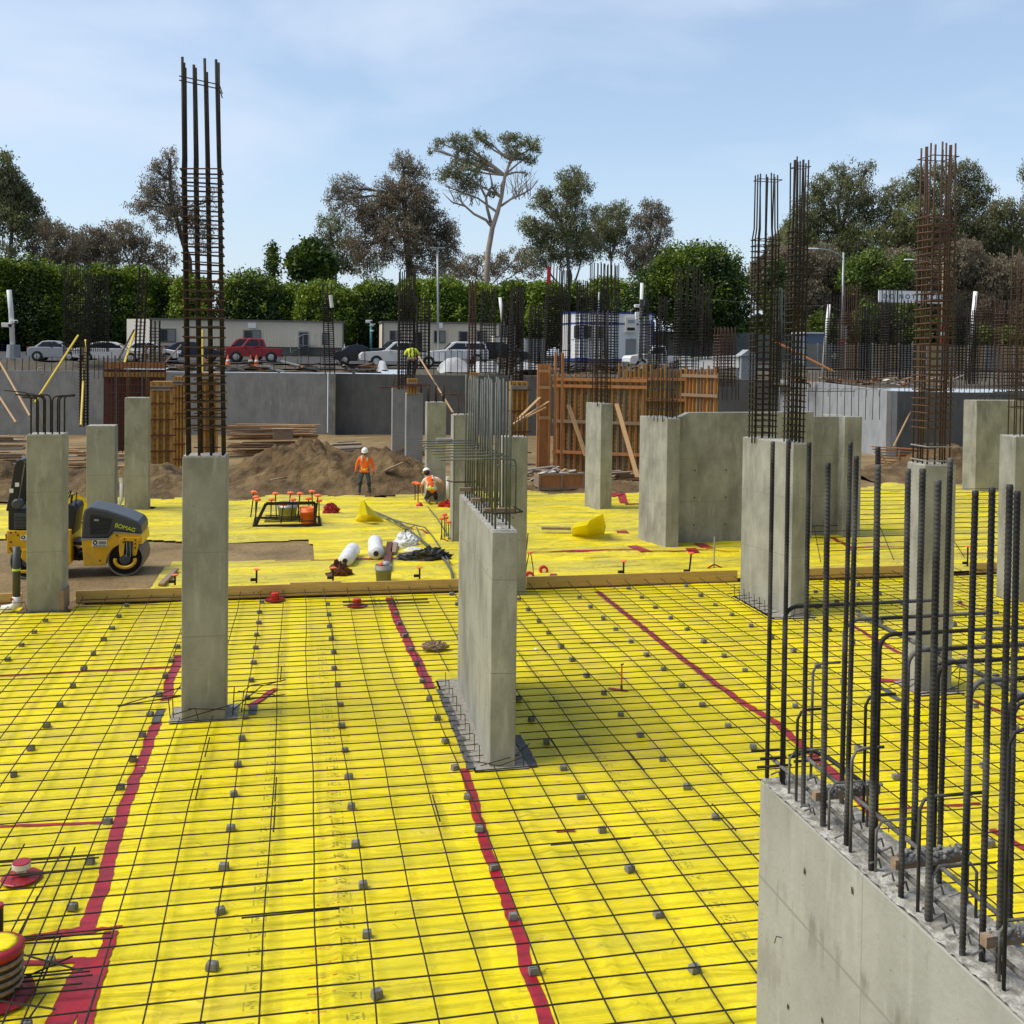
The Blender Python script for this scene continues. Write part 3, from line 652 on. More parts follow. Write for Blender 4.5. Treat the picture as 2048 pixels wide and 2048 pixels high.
for (Y, zz) in ((4.72, ZF+.15), (4.02, ZF+.15), (3.42, ZF+.15)):
    MB().box((WX0+.20, Y, zz), (.36, .036, .042), rz=.06).build('wood_spreader', 'old_wood', fw)
    cm = MB()
    for k in range(210):
        x = WX0+.055+k*.00157; s_ = g.uniform(.004, .015); cm.sphere((x, Y+g.uniform(-.024, .024)+(x-WX0-.2)*.06, zz+g.uniform(.0, .040)), s_, 7, 5, (1, .9, .8))
    cm.build('concrete_crust', 'crust', fw)
for i in range(30):       # short clips and wire ends on the wall head
    Y = 5.2-i*.09+g.uniform(-.03, .03); X = g.choice([WX0+.08, WX1-.1])+g.uniform(-.03, .03)
    MB().tube([(X-.05, Y, ZF+.05), (X, Y+.01, ZF+.06), (X+.012, Y+.01, ZF+.02)], .005, 5).build('tie_clip', 'rebar_dirty', fw)
for i in range(16):
    Y = 5.2-i*.2; X = g.choice([WX0+.09, WX1-.09, WX1+.12]); z0_ = ZF+.12 if X < WX1 else 3.98; P = [Vector((X, Y, z0_))]
    for k in range(5): P.append(P[-1]+Vector((g.uniform(-.03, .03), g.uniform(-.03, .03), g.uniform(-.045, .02))))
    MB().tube(P, .0016, 4).build('wire_tie', 'wire', fw)
for i, (Y, X, L_) in enumerate(((5.33, WX0+.03, .11), (5.27, WX0+.05, .1), (5.21, WX0+.02, .13), (5.3, WX1-.05, .12))):
    MB().tube([(X-L_/2, Y, ZF+.14-.02*i), (X+L_, Y, ZF+.14-.02*i)], .008, 6).build('hooked_bar', 'rebar_fg', fw)
MB().tube([(WX0+.16, 5.25, ZF+.13), (WX0+.3, 5.27, ZF+.15), (WX0+.36, 5.2, ZF+.13), (WX0+.38, 4.9, ZF+.12)], .013, 7).build('hooked_bar', 'rebar_fg', fw, smooth=True)

# thinner bars, hairpins and holes of the foreground wall
g = random.Random(15)
for i in range(11):
    Y = 5.22-i*.27; X = WX0+.05 if i % 2 else WX1-.05; zt = g.choice([3.55, 3.7, 4.02, 4.02])
    MB().tube([(X, Y, ZF), (X, Y, zt-.05), (X+.02, Y, zt-.01), (X+.06, Y, zt), (X+g.choice([.16, .3]), Y, zt), ], .0078, 6).build('hairpin_bar', 'rebar_fg' if i % 3 else 'rebar_dirty', fw, smooth=True)
for i in range(7):
    Y = 5.05-i*.42; MB().tube([(WX0+.06, Y, ZF), (WX0+.06, Y, ZF+.2), (WX0+.09, Y, ZF+.24), (WX1-.09, Y, ZF+.24), (WX1-.06, Y, ZF+.2), (WX1-.06, Y, ZF)], .0065, 6).build('hairpin_bar', 'rebar_dirty', fw, smooth=True)
for Y, z in ((4.55, 2.2), (3.55, 2.75), (4.75, 2.82), (4.3, 2.95), (3.9, 1.95), (3.2, 2.3), (4.9, 2.05)):
    mbh = MB(); n_ = 9; V_ = [(WX0-.0015, Y+.008*math.cos(a)*g.uniform(.6, 1.4), z+.015*math.sin(a)*g.uniform(.6, 1.5)) for a in np.linspace(0, 2*math.pi, n_, endpoint=False)]; mbh.add(V_, [tuple(range(n_))]); mbh.build('bug_hole', 'black', fw)
MB().tube([(WX0-.002, 4.98, 2.36), (WX0-.03, 4.98, 2.37), (WX0-.035, 4.99, 2.33)], .003, 5).build('form_wire', 'wire', fw)
MB().tube([(WX0-.002, 3.98, 2.53), (WX0-.05, 3.98, 2.54), (WX0-.06, 3.96, 2.50)], .004, 5).build('form_wire', 'wire', fw)
for par, X, y0_, y1_, zs, n_ in ((cw, 2.495, 13.7, 16.6, (.7, 1.6, 2.5), 4), (cF, None, 0, 0, (), 0)):
    for zq in zs:
        for k in range(n_): yq = y0_+(y1_-y0_)*k/(n_-1); xq = 2.5+(yq-13.34)/(16.97-13.34)*.13; MB().lathe([(.014, 0), (.014, .004)], (xq-.001, yq, zq), 8, 'X').build('tie_hole', 'black', par)
# ================================================================== YELLOW SHEET, FORM BOARD, MESH
YB = 23.5
def zn(X, Y):
    z = fbm(X*.5, Y*.9, 3, 21)*.035
    z = z+np.abs(fbm(X*.50+3+.3*fbm(X*.9, Y*.4, 2, 5), Y*3.0, 4, 31))*.075+fbm(X*1.6, Y*6, 3, 41)*.022
    fold = np.exp(-((X-(.42+.05*np.sin(Y*1.3)))/.05)**2)*.028*(Y < 13)
    fold2 = np.exp(-((X-(3.05-.03*Y+.04*np.sin(Y*2)))/.05)**2)*.03*(Y < 12.5)
    return z+fold+fold2-.02
ys = thing('plastic_sheet', 'wrinkled bright yellow plastic membrane under the steel mesh', 'plastic sheet', (0, 14, 0))
def nk(x, y):
    k = np.ones(x.shape, bool)
    for b in ((2.30, 3.02, 13.22, 17.1), (9.66, 10.6, 19.98, 22.05), (9.75, 10.6, 15.02, 15.9), (C2[0]-.17, C2[1]+.17, C2[2]-.06, C2[2]+.66), (2.45, 2.85, 4, 5.32), (-5.5, -4.5, 22.8, 23.6)):
        k &= ~((x > b[0]) & (x < b[1]) & (y > b[2]) & (y < b[3]))
    return k
o = grid('sheet', -15, 24, 4.5, YB-.12, .065, zn, 'yellow_sheet', keep=nk, parent=ys)
def znp(x, y): return float(zn(np.array([x]), np.array([y]))[0])
def strip(pts, w_, m, name, par, dz=.006, step=.1, wob=.012, seed=1):
    gg = random.Random(seed); V = []; Q = []; P = []
    for a, b in zip(pts[:-1], pts[1:]):
        a, b = Vector(a), Vector(b); k = max(1, int((b-a).length/step))
        P += [a+(b-a)*i/k for i in range(k)]
    P.append(Vector(pts[-1])); n = 5; wv = 0
    for i, p in enumerate(P):
        t = (P[min(i+1, len(P)-1)]-P[max(i-1, 0)]).normalized(); s_ = Vector((-t.y, t.x)); wv = wv*.8+gg.uniform(-wob, wob)
        for k in range(n):
            q = p+s_*(w_*(k/(n-1)-.5)+wv+(gg.uniform(-.006, .006) if k in (0, n-1) else 0)); V.append((q.x, q.y, (znp(q.x, q.y) if par is ys else zfp(q.x, q.y))+dz+gg.uniform(0, .003)))
    Q = [(i*n+k, i*n+k+1, (i+1)*n+k+1, (i+1)*n+k) for i in range(len(P)-1) for k in range(n-1)]
    return MB().add(V, Q).build(name, m, par, smooth=True)
def g2(*a): p = G(*a); return (p.x, p.y)
strip([g2(780, 1194), g2(800, 1250), g2(822, 1300), g2(860, 1375)], .17, 'red_tape', 'seam_tape', ys)
strip([g2(925, 1535), g2(970, 1680), g2(1023, 1830), g2(1095, 2048), g2(1180, 2300)], .12, 'red_tape', 'seam_tape', ys, seed=2)
strip([g2(1195, 1182), g2(1330, 1290), g2(1440, 1372), g2(1550, 1445), g2(1660, 1540), g2(1760, 1640)], .14, 'red_tape', 'seam_tape', ys, seed=3)
strip([g2(358, 1308), g2(350, 1335), g2(330, 1400)], .15, 'red_tape', 'seam_tape', ys, seed=4)
strip([g2(313, 1442), g2(280, 1530), g2(255, 1600), g2(236, 1648), g2(210, 1740), g2(175, 1850)], .145, 'red_tape', 'seam_tape', ys, seed=5)
strip([g2(0, 1351), g2(362, 1332)], .07, 'red_tape', 'seam_tape', ys, seed=6)
strip([g2(0, 1652), g2(235, 1642)], .055, 'red_tape', 'seam_tape', ys, seed=7)
strip([g2(553, 1378), g2(500, 1412)], .10, 'red_tape', 'tape_piece', ys, dz=.02, seed=8)
strip([g2(1112, 1662), g2(1150, 1659)], .04, 'red_tape', 'tape_piece', ys, dz=.012, seed=9)
strip([g2(1216, 1376), g2(1255, 1383)], .10, 'red_tape', 'tape_piece', ys, dz=.012, seed=10)
strip([g2(1720, 1620), g2(1960, 1605)], .05, 'red_tape', 'seam_tape', ys, seed=11)
strip([g2(1700, 1247), g2(1790, 1300), g2(1815, 1310)], .10, 'red_tape', 'seam_tape', ys, seed=12)
strip([g2(1740, 1360), g2(1835, 1363)], .12, 'red_tape', 'tape_piece', ys, dz=.02, seed=13)
strip([g2(1915, 1205), g2(2048, 1240)], .09, 'red_tape', 'seam_tape', ys, seed=14)
strip([g2(1980, 1600+60), g2(2048, 1700)], .10, 'red_tape', 'tape_piece', ys, dz=.02, seed=15)
strip([g2(1935, 1395), g2(2048, 1440)], .09, 'red_tape', 'seam_tape', ys, seed=16)
for a, b, w_ in (((878, 1378), (905, 1440), .13), ((905, 1440), (943, 1538), .13), ((1030, 1470), (1065, 1534), .13), ((322, 1418), (308, 1446), .12), ((506, 1408), (502, 1430), .12), ((1755, 1370), (1800, 1400), .12)):
    strip([g2(*a), g2(*b)], w_, 'grey_tape', 'joint_tape', ys, dz=.016, seed=int(a[0]))
# product stamps printed on the sheet (illegible grey boxes, small red dashes)
st, sr = MB(), MB(); g = random.Random(9)
def flat(mb, x0, x1, y0, y1, dz=.0035):
    mb.add([(x, y, znp(x, y)+dz) for x, y in ((x0, y0), (x1, y0), (x1, y1), (x0, y1))], [(0, 1, 2, 3)])
def stampbox(x, y, s=.07):
    flat(st, x-s, x-s+.012, y-s*.8, y+s*.8); flat(st, x+s-.012, x+s, y-s*.8, y+s*.8)
    for k in range(4): a = g.uniform(-.7, .3)*s; flat(st, x+a, x+a+.03, y-.04+k*.022, y-.028+k*.022)
    flat(st, x-s*.5, x+s*.5, y+s*.75, y+s*.85)
def xl(p, q):
    a, b = G(*p), G(*q); return lambda Y: a.x+(b.x-a.x)*(Y-a.y)/(b.y-a.y)
for (p, q), kind in (((((505, 1985), (533, 1660)), 0)), ((((706, 1985), (675, 1650)), 0)), ((((1490, 1880), (1305, 1645)), 0))):
    fx = xl(p, q); Y = 8.2
    while Y < 20: stampbox(fx(Y), Y); Y += .275
fx = xl((615, 2030), (655, 1600)); Y = 8.1
while Y < 20:
    x = fx(Y)
    for k in range(5):
        if g.random() < .75: a = x-.02+k*.05; flat(sr, a, a+g.uniform(.02, .045), Y-.008, Y+.008)
    sr.build('printed_dash', 'stamp_red', ys); sr = MB()
    Y += .24
st.build('printed_stamp', 'stamp', ys)
# ---- concrete blockouts round the pillar feet
def pad(x0, x1, y0, y1, parent):
    grid('footing', x0, x1, y0, y1, .04, lambda X, Y: .0+fbm(X*9, Y*9, 3, 2)*.015+.002, 'footing_mud', parent=parent)
pad(2.31, 3.0, 13.22, 17.1, cw); pad(C2[0]-.17, C2[1]+.17, C2[2]-.06, C2[2]+.66, c2); pad(9.67, 10.59, 19.99, 22.04, cF); pad(9.76, 10.59, 15.03, 15.89, cR)
def tangle(parent, pts, m='rebar', r=.006):
    for P in pts: MB().tube(P, r, 5).build('footing_bar', m, parent)
g = random.Random(4)
L_ = []
for i in range(9):
    Y = 13.5+i*.40; L_.append([(2.22, Y, .09), (2.45, Y, .10)]); L_.append([(2.40, Y+.05, .22), (2.40, Y, .02), (2.22, Y-.02, .02)])
L_ += [[(2.3, 13.25, .12), (2.6, 13.18, .07), (2.95, 13.3, .12)], [(2.35, 13.15, .10), (2.9, 13.35, .13)], [(2.9, 13.2, .28), (2.93, 13.22, .02)], [(2.85, 13.4, .1), (3.1, 13.65, .16)]]
tangle(cw, L_)
X0, X1, Y0 = C2
L_ = [[(X0-.95, Y0+.55, .10), (X0-.1, Y0+.62, .16), (X0+.1, Y0+.5, .22)], [(X0-.95, Y0+.5, .10), (X0-.05, Y0+.3, .28)], [(X0-.9, Y0+.6, .09), (X0-.1, Y0+.95, .2)],
      [(X0-.12, Y0+.1, .02), (X0-.14, Y0+.2, .3), (X0-.05, Y0+.5, .38)], [(X0-.16, Y0+.1, .02), (X0-.2, Y0+.2, .28), (X0-.3, Y0+.3, .3)], [(X1+.1, Y0+.1, .02), (X1+.12, Y0+.12, .42)], [(X1+.22, Y0+.2, .02), (X1+.25, Y0+.25, .32), (X1+.35, Y0+.3, .38), (X1+.8, Y0+.5, .36)],
      [(X1+.1, Y0+.15, .2), (X1+.85, Y0+.35, .2)], [(X1+.1, Y0+.05, .1), (X1+.5, Y0+.5, .3), (X1+.85, Y0+.75, .3)], [(X0-.1, Y0-.05, .12), (X0+.2, Y0-.06, .2), (X0+.25, Y0-.1, .03)], [(X0, Y0-.07, .05), (X1+.1, Y0-.05, .22)], [(X1, Y0-.07, .16), (X0+.1, Y0-.07, .2)],
      [(X1+.15, Y0+.5, .24), (X1+.7, Y0+.35, .2)]]
tangle(c2, L_, r=.008)
L_ = []
for i in range(8): Y = 20.1+i*.26; L_ += [[(9.45, Y, .09), (9.8, Y, .11)], [(9.62, Y, .02), (9.62, Y+.03, .3)]]
L_ += [[(9.9, 19.9, .05), (10.5, 19.95, .15)], [(10.05, 19.95, .02), (10.1, 19.95, .3), (10.35, 19.95, .3), (10.38, 19.95, .02)], [(10.55, 20.2, .02), (10.6, 20.3, .3), (10.8, 20.4, .3)]]
tangle(cF, L_, r=.008)
L_ = [[(9.5, 15.0, .1), (9.75, 15.1, .2), (9.8, 15.15, .02)], [(9.4, 15.3, .1), (9.85, 15.3, .18)], [(10.5, 15.1, .02), (10.6, 15.2, .35), (10.8, 15.3, .38)], [(10.1, 14.95, .05), (10.6, 15.0, .2)], [(10.5, 15.5, .02), (10.7, 15.4, .3), (11.1, 15.5, .2)], [(9.7, 14.9, .08), (10.4, 14.92, .12)]]
tangle(cR, L_, r=.008)
MB().box((2.86, 13.8, .06), (.01, .01, .01)).build('chip', 'crust', cw)
# ---- form board across the site
fb = thing('form_board', 'long timber form board dividing the mesh from the bare yellow sheet', 'timber board', (0, YB, 0))
def seg(x0, x1, y, z0, z1, th=.045): MB().box(((x0+x1)/2, y, (z0+z1)/2), (x1-x0-.004, th, z1-z0)).build('board', 'board_wood', fb, bevel=.003)
xs = [-14, G(0, 1204).x-.1, G(128, 1204).x, G(640, 1190).x, G(1052, 1185).x, 9.55]
seg(xs[0], -5.55, YB+.02, 0, .26); seg(-4.5, xs[3], YB, 0, .27); seg(xs[3], 4.4, YB+.003, 0, .27); seg(5.2, 10.35, YB-.05, 0, .28); seg(10.5, 15.4, YB-.02, 0, .26); seg(16.6, 24, YB, 0, .26)
MB().box((xs[3]-.1, YB+.03, .285), (1.1, .09, .03)).build('cap_board', 'board_wood', fb)
MB().box((G(120, 1200).x+.25, YB-.35, .2), (.06, .6, .42)).build('board', 'old_wood', fb)
# ---- mesh of bars
mat_ = thing('rebar_mat', 'grid of thin dark steel bars laid over the yellow sheet', 'steel mesh', (0, 14, 0))
def clear(lo, hi, cuts):
    seg_ = [(lo, hi)]
    for a, b in cuts:
        ns = []
        for s0, s1 in seg_:
            if b <= s0 or a >= s1: ns.append((s0, s1)); continue
            if a-s0 > .2: ns.append((s0, a))
            if s1-b > .2: ns.append((b, s1))
        seg_ = ns
    return seg_
RB = .0078; SX, SY = .4570, .3050
BL2 = BL+[(2.42, 2.88, 0, 5.45)]
g = random.Random(8); cnt_t = cnt_l = 0; exl, ext = MB(), MB()
j = 0; Y = 6.35
TY = []
while Y < YB-.05:
    TY.append(Y); yy = Y+g.uniform(-.012, .012)
    xl_, xr_ = max(-14, -Y*.42-1.2), min(22, 2+Y*.85)
    for a, b in clear(xl_, xr_, sorted([(q[0], q[1]) for q in BL2 if q[2]+.05 < yy < q[3]-.05])):
        ph = g.uniform(0, 6); n = max(2, int((b-a)/.6)); sk = g.uniform(-.0012, .0012)
        P = [(a+(b-a)*i/n, yy+sk*(a+(b-a)*i/n)+.008*math.sin(i*.7+ph), .082+.006*math.sin(i*.9+ph*2)) for i in range(n+1)]
        if cnt_t < 92: MB().tube(P, RB, 5).build('transverse_bar', 'rebar', mat_, smooth=True); cnt_t += 1
        else: ext.tube(P, RB, 5)
    Y += SY
k = -28
LX = []
while k < 50:
    X = -.68+k*SX; LX.append((k, X)); xx = X+g.uniform(-.02, .02)
    y_lo = 6.1 if X < 8 else max(6.1, (X-3)/.9)
    y_lo = max(y_lo, (-X-1.5)/.42) if X < 0 else y_lo
    if y_lo < YB-1:
        for a, b in clear(y_lo, YB+.02+g.uniform(0, .12), sorted([(q[2], q[3]) for q in BL2 if q[0]+.03 < xx < q[1]-.03])):
            ph = g.uniform(0, 6); n = max(2, int((b-a)/.6)); am = g.uniform(.008, .028)
            P = [(xx+am*math.sin(i*.45+ph)+.004*math.sin(i*1.7), a+(b-a)*i/n, .097+.007*math.sin(i*.8+ph)+(.05*max(0, (a+(b-a)*i/n-YB+.9)) if b > YB-.2 else 0)) for i in range(n+1)]
            if cnt_l < 95: MB().tube(P, RB, 5).build('longitudinal_bar', 'rebar', mat_, smooth=True); cnt_l += 1
            else: exl.tube(P, RB, 5)
    k += 1
if ext.v: tag(ext.build('transverse_bar', 'rebar', mat_, smooth=True), kind='stuff')
if exl.v: tag(exl.build('longitudinal_bar', 'rebar', mat_, smooth=True), kind='stuff')
# lap splices
for i in range(34):
    if g.random() < .5:
        X = -.68+g.randint(-6, 14)*SX+.022; Y = g.uniform(8, 20); P = [(X, Y, .097), (X+.006, Y+.7, .10)]
    else:
        Y = TY[g.randint(3, 45)]-.02; X = g.uniform(-3, 9); P = [(X, Y, .084), (X+.9, Y+.004, .086)]
    if not any(b[0]-.9 < P[0][0] < b[1] and b[2]-.7 < P[0][1] < b[3] for b in BL2): MB().tube(P, RB*1.15, 5).build('lap_bar', 'rebar', mat_, smooth=True)
for px, py in ((500, 1190), (742, 1215)):     # doubled bars round the floor sleeves
    p = G(px+30, py)
    for s_ in (-.18, -.1, .1, .18):
        MB().tube([(p.x-.9, p.y+s_, .11), (p.x+.9, p.y+s_, .11)], RB*1.1, 5).build('lap_bar', 'rebar', mat_)
        MB().tube([(p.x+s_*1.3, p.y-.3, .12), (p.x+s_*1.3, p.y+.3, .12)], RB*1.1, 5).build('lap_bar', 'rebar', mat_)
# extra bars lower left
for i, (a, b) in enumerate((((150, 1717), (40, 1990)), ((128, 1717), (60, 1850)), ((49, 1710), (0, 1800)), ((75, 1817), (0, 1990)), ((92, 2015), (70, 2048)))):
    A, B = G(*a), G(*b); MB().tube([(A.x, A.y, .115), (B.x+(B.x-A.x)*.5, B.y+(B.y-A.y)*.5, .115)], RB*1.1, 5).build('lap_bar', 'rebar', mat_)
for a, b in (((190, 1733), (-20, 1750)), ((198, 1738), (-20, 1757)), ((205, 1759), (40, 1775)), ((222, 1892), (30, 1905)), ((226, 1902), (30, 1915)), ((180, 1970), (-20, 1990)), ((185, 1978), (-20, 1999)), ((165, 1995), (-20, 2012)), ((145, 1940), (-10, 2010)), ((40, 1935), (165, 1970)), ((-10, 2030), (110, 2048))):
    A, B = G(*a), G(*b); MB().tube([(A.x, A.y, .12), (B.x, B.y, .12)], RB*1.1, 5).build('lap_bar', 'rebar', mat_)
# spacer blocks under every third bar
proto = None; cnt = 0
for k, X in LX:
    if k % 3: continue
    Y = TY[0]+SY*((k//3) % 3)*.5+.3
    while Y < YB-.3:
        bx = X+g.uniform(-.015, .015); q = pr((bx, Y, .05)); big = g.uniform(.9, 1.1)
        ok = -30 < q[0] < 2080 and 1150 < q[1] < 2090 and not any(b[0]-.03 < bx < b[1]+.03 and b[2]-.03 < Y < b[3]+.03 for b in BL2) and cnt < 290
        if ok and q[0] > 1490 and q[1] > 1550+(q[0]-1500)*.95: ok = False
        if ok:
            if not proto:
                proto = MB().box((0, 0, .032), (.098, .078, .064), taper=.14).build('spacer_block', 'dobie', bevel=.006)
                o = proto
            else: o = proto.copy(); COL.objects.link(o)
            o.location = (bx, Y, znp(bx, Y)+.008); o.rotation_euler.z = g.uniform(-.35, .35); o.scale = (big, 1, 1); cnt += 1
            o.scale = (big, g.uniform(.85, 1.15), g.uniform(.85, 1.05)); tag(o, 'small grey concrete spacer block propping up the steel mesh', 'spacer block', 'spacer blocks under the steel mesh')
        Y += SY*3*g.uniform(.96, 1.04)
# ================================================================== FAR YELLOW SHEET
def zf_(X, Y):
    z = np.abs(fbm(X*.22+5, Y*1.35, 5, 51))*.22+np.abs(fbm(X*.55+.5*fbm(X*.4, Y*.3, 2, 8), Y*2.6, 4, 61))*.20+.015
    edge = np.clip((Y-36.5)/2.5, 0, 1)
    flat_ = 1-.72*np.clip(1-np.abs(Y-28.2)/4.5, 0, 1)**.6*np.clip((2.5-X)/1.5, 0, 1)
    return z*flat_+edge**2*.2*(1+fbm(X*.8, Y*0, 3, 71))+.0
def zfp(x, y): return float(zf_(np.array([x]), np.array([y]))[0])
hole = inpoly([g2(-300, 1078), g2(285, 1084), g2(430, 1088), g2(621, 1082), g2(625, 1121), g2(350, 1124), g2(325, 1140), g2(305, 1182), g2(160, 1190), g2(150, 1215), g2(-300, 1225)])
def fk(x, y):
    edge = 38.4+fbm(x*.5, x*.13, 3, 77)*2.2
    k = (y < edge) & ~hole(x, y)
    for (x0, x1, y0, y1) in ((-6.95, -5.7, 36.9, 37.7), (-5.6, -4.6, 36.4, 37.2), (5.3, 6.6, 36.6, 42)): k &= ~((x > x0) & (x < x1) & (y > y0) & (y < y1))
    return k
fs = thing('plastic_sheet', 'dull yellow crumpled plastic sheet beyond the timber form board, not yet meshed', 'plastic sheet', (0, 30, 0))
grid('sheet', -18, 34, YB+.06, 40.5, .11, zf_, 'yellow_far', keep=fk, parent=fs)
for i, (a, b, w_) in enumerate((((620, 1122), (800, 1121), .08), ((1395, 1077), (1500, 1150), .0), ((1055, 1110), (1280, 1105), .06), ((1280, 1106), (1478, 1107), .06), ((1265, 1098), (1290, 1107), .3), ((1240, 1065), (1246, 1073), .35), ((1395, 1090), (1425, 1103), .3), ((1382, 1103), (1392, 1110), .3), ((1218, 997), (1242, 995), .4), ((1242, 995), (1252, 1010), .3), ((1250, 1012), (1290, 1010), .1), ((800, 1055), (900, 1085), .07), ((1100, 1156), (1112, 1157), .2), ((1660, 1078), (1710, 1104), .12), ((1700, 1100), (1820, 1096), .10), ((520, 1130), (640, 1122), .05), ((1920, 1115), (2040, 1112), .10))):
    if w_: strip([g2(*a), g2(*b)], w_, 'red_tape', 'seam_tape', fs, dz=.02, step=.3, wob=.03, seed=i)
# loose bars lying on the far sheet at right
for i in range(13):
    Y = 25.2+i*.95
    MB().tube([(13.5+.3*(i % 3), Y, .33), (19, Y+.05, .34), (27, Y, .33)], .012, 5).build('loose_bar', 'rebar', fs)
for i in range(6):
    MB().tube([(10.8+i*2, 24, .3), (14+i*2.2, 31, .33)], .011, 5).build('loose_bar', 'rebar', fs)
# ================================================================== DIRT MOUNDS
def mound(name, x0, x1, y0, y1, fn, step=.10, seed=1):
    def zf(X, Y):
        b = fn(X, Y)*.68; n = fbm(X*.8, Y*.8, 5, seed)*1.3+np.abs(fbm(X*1.9, Y*1.9, 4, seed+5))*1.1-.22+fbm(X*5, Y*5, 3, seed+9)*.35
        return np.where(b > .02, b*(1+.5*n)+n*.16*np.clip(b*2, 0, 1), -.3)-.05
    return tag(grid(name, x0, x1, y0, y1, step, zf, 'dirt_mound', keep=lambda x, y: fn(x, y) > -.02), kind='structure')
def gs(X, Y, cx, cy, rx, ry, h, p=1.0): return h*np.exp(-(((np.abs(X-cx)/rx)**2.6)+(np.abs(Y-cy)/ry)**2.4)*p)
def ex(px, py, Y): q = Yp(px, py, Y); return q.x, q.z
mx_, mz_ = ex(580, 884, 44); 
mound('dirt_mound', -4.5, 9.5, 38.8, 50, lambda X, Y: gs(X, Y, ex(585, 880, 43.5)[0], 43.8, 2.9, 3.3, 1.75)+gs(X, Y, ex(700, 900, 43)[0], 43.2, 3.2, 3.2, 1.15)+gs(X, Y, ex(800, 930, 42)[0], 41.8, 1.6, 2.3, 1.15)-.06, seed=3)
mound('dirt_mound', -16, -2.5, 39.2, 47.5, lambda X, Y: gs(X, Y, -8.5, 43, 3.6, 2.9, .95)+gs(X, Y, -12.2, 42.4, 2.6, 2.6, 1.25)+gs(X, Y, -4.8, 42.6, 2.4, 2.6, .95)-.06, seed=8)
mound('dirt_mound', 24.5, 36, 39.5, 50, lambda X, Y: gs(X, Y, ex(1925, 905, 45)[0]-.4, 45, 2.6, 2.8, 1.7)+gs(X, Y, ex(1780, 960, 44)[0], 43.5, 3.4, 2.4, .6)-.06, seed=14)
mound('dirt_mound', 7.4, 14.2, 38.5, 45, lambda X, Y: gs(X, Y, ex(1100, 990, 41)[0], 41.3, 2.4, 1.8, .45)+gs(X, Y, ex(1250, 985, 41)[0], 40.8, 2.2, 1.5, .55)-.06, seed=19)
def onY(px, py, Y): return Yp(px, py, Y)
# ================================================================== TIMBER PILES
g = random.Random(12)
def pile(name, label, px0, px1, pyb, Y, n, hmax, L, mats, ang=0, parts=True, cross=False, dy=2.5):
    a, b = Yp(px0, pyb, Y), Yp(px1, pyb, Y); c = Vector(((a.x+b.x)/2, Y, 0)); t = thing(name, label, 'timber pile', c)
    for i in range(n):
        z = .08+hmax*(i/n)+g.uniform(0, .05); ln = (b.x-a.x)*g.uniform(.45, .95) if not cross else L
        cx = g.uniform(a.x+ln/2, max(a.x+ln/2+.01, b.x-ln/2)) if not cross else g.uniform(a.x, b.x)
        an = ang+g.uniform(-.09, .09); yy = Y+g.uniform(-dy/2, dy/2)
        d = Vector((math.cos(an), math.sin(an), g.uniform(-.02, .02)))*ln/2
        MB().bar(Vector((cx, yy, z))-d, Vector((cx, yy, z))+d, g.choice([.14, .24, .3]), g.choice([.045, .09, .045]), up=(0, 0, 1)).build('plank', g.choice(mats), t)
    return t
W1 = ['pine', 'old_wood', 'pine', 'grey_wood']
pile('timber_pile', 'stack of long planks at the far left edge, beside the left pillar', -40, 62, 905, 53, 24, 1.25, 4, W1)
pile('timber_pile', 'heap of planks between the left pillar and the blue-grey pillar', 128, 176, 915, 51, 14, .8, 3, W1)
pile('timber_pile', 'low planks between the blue-grey and the slim green pillar', 228, 262, 915, 50, 9, .6, 2, W1)
pile('timber_pile', 'long reddish planks stacked behind the dirt mound, right of the tall cage', 448, 640, 888, 57, 40, 1.5, 6, ['pine', 'pine', 'old_wood', 'plank_orange'])
pile('timber_pile', 'splayed pale boards on top of the mound, above the standing worker', 650, 730, 892, 52, 22, .85, 3.2, ['grey_wood', 'old_wood', 'grey_wood'], ang=.5)
pile('timber_pile', 'single thick timber laid behind the slim pillar and the tall-caged pillar', 296, 440, 942, 45, 3, .3, 4, ['pine'], dy=.5)
pile('timber_pile', 'scattered boards on the dirt between the twin grey pillars', 780, 852, 905, 56, 12, .5, 2, W1)
pile('timber_pile', 'old planks on the dirt left of the open crate', 1052, 1100, 972, 44, 10, .45, 1.6, ['old_wood', 'grey_wood'], ang=.5, cross=True, dy=1.2)
pile('timber_pile', 'broken timber scraps at the foot of the plywood forms', 1218, 1292, 972, 43, 14, .35, 1.4, ['old_wood', 'pine', 'grey_wood'], ang=.4, cross=True, dy=1.0)
tmp = Yp(566, 862, 47); dd = MB(); dd.box((tmp.x, 47, 1.78), (.85, .5, .45)); dd.box((tmp.x, 47, 2.01), (.9, .55, .03))
solo('wooden_box', dd, 'old_wood', 'small dark timber box on the crest of the dirt mound', 'box', bevel=.01)
# slatted rack at right
t = thing('slatted_timber_rack', 'fan of red-brown slats leaning beside the pale retaining wall', 'timber pile', onY(1820, 950, 45))
for i in range(13):
    y_ = 893+i*5.6; A, B = Yp(1742+i*3.2, y_, 46), Yp(1870, y_+8-i*.1, 45.2); MB().bar(A, B, .25, .045).build('slat', 'plank_orange', t)
MB().bar(Yp(1755, 893, 44.6), Yp(1785, 950, 44.4), .2, .05).build('cross_board', 'pine', t)
for px in (1760, 1800, 1860):
    p = Yp(px, 940, 45.9); MB().bar((p.x, 45.95, 0), (p.x, 45.95, Yp(px, 900, 45.9).z), .09, .09).build('post', 'old_wood', t)
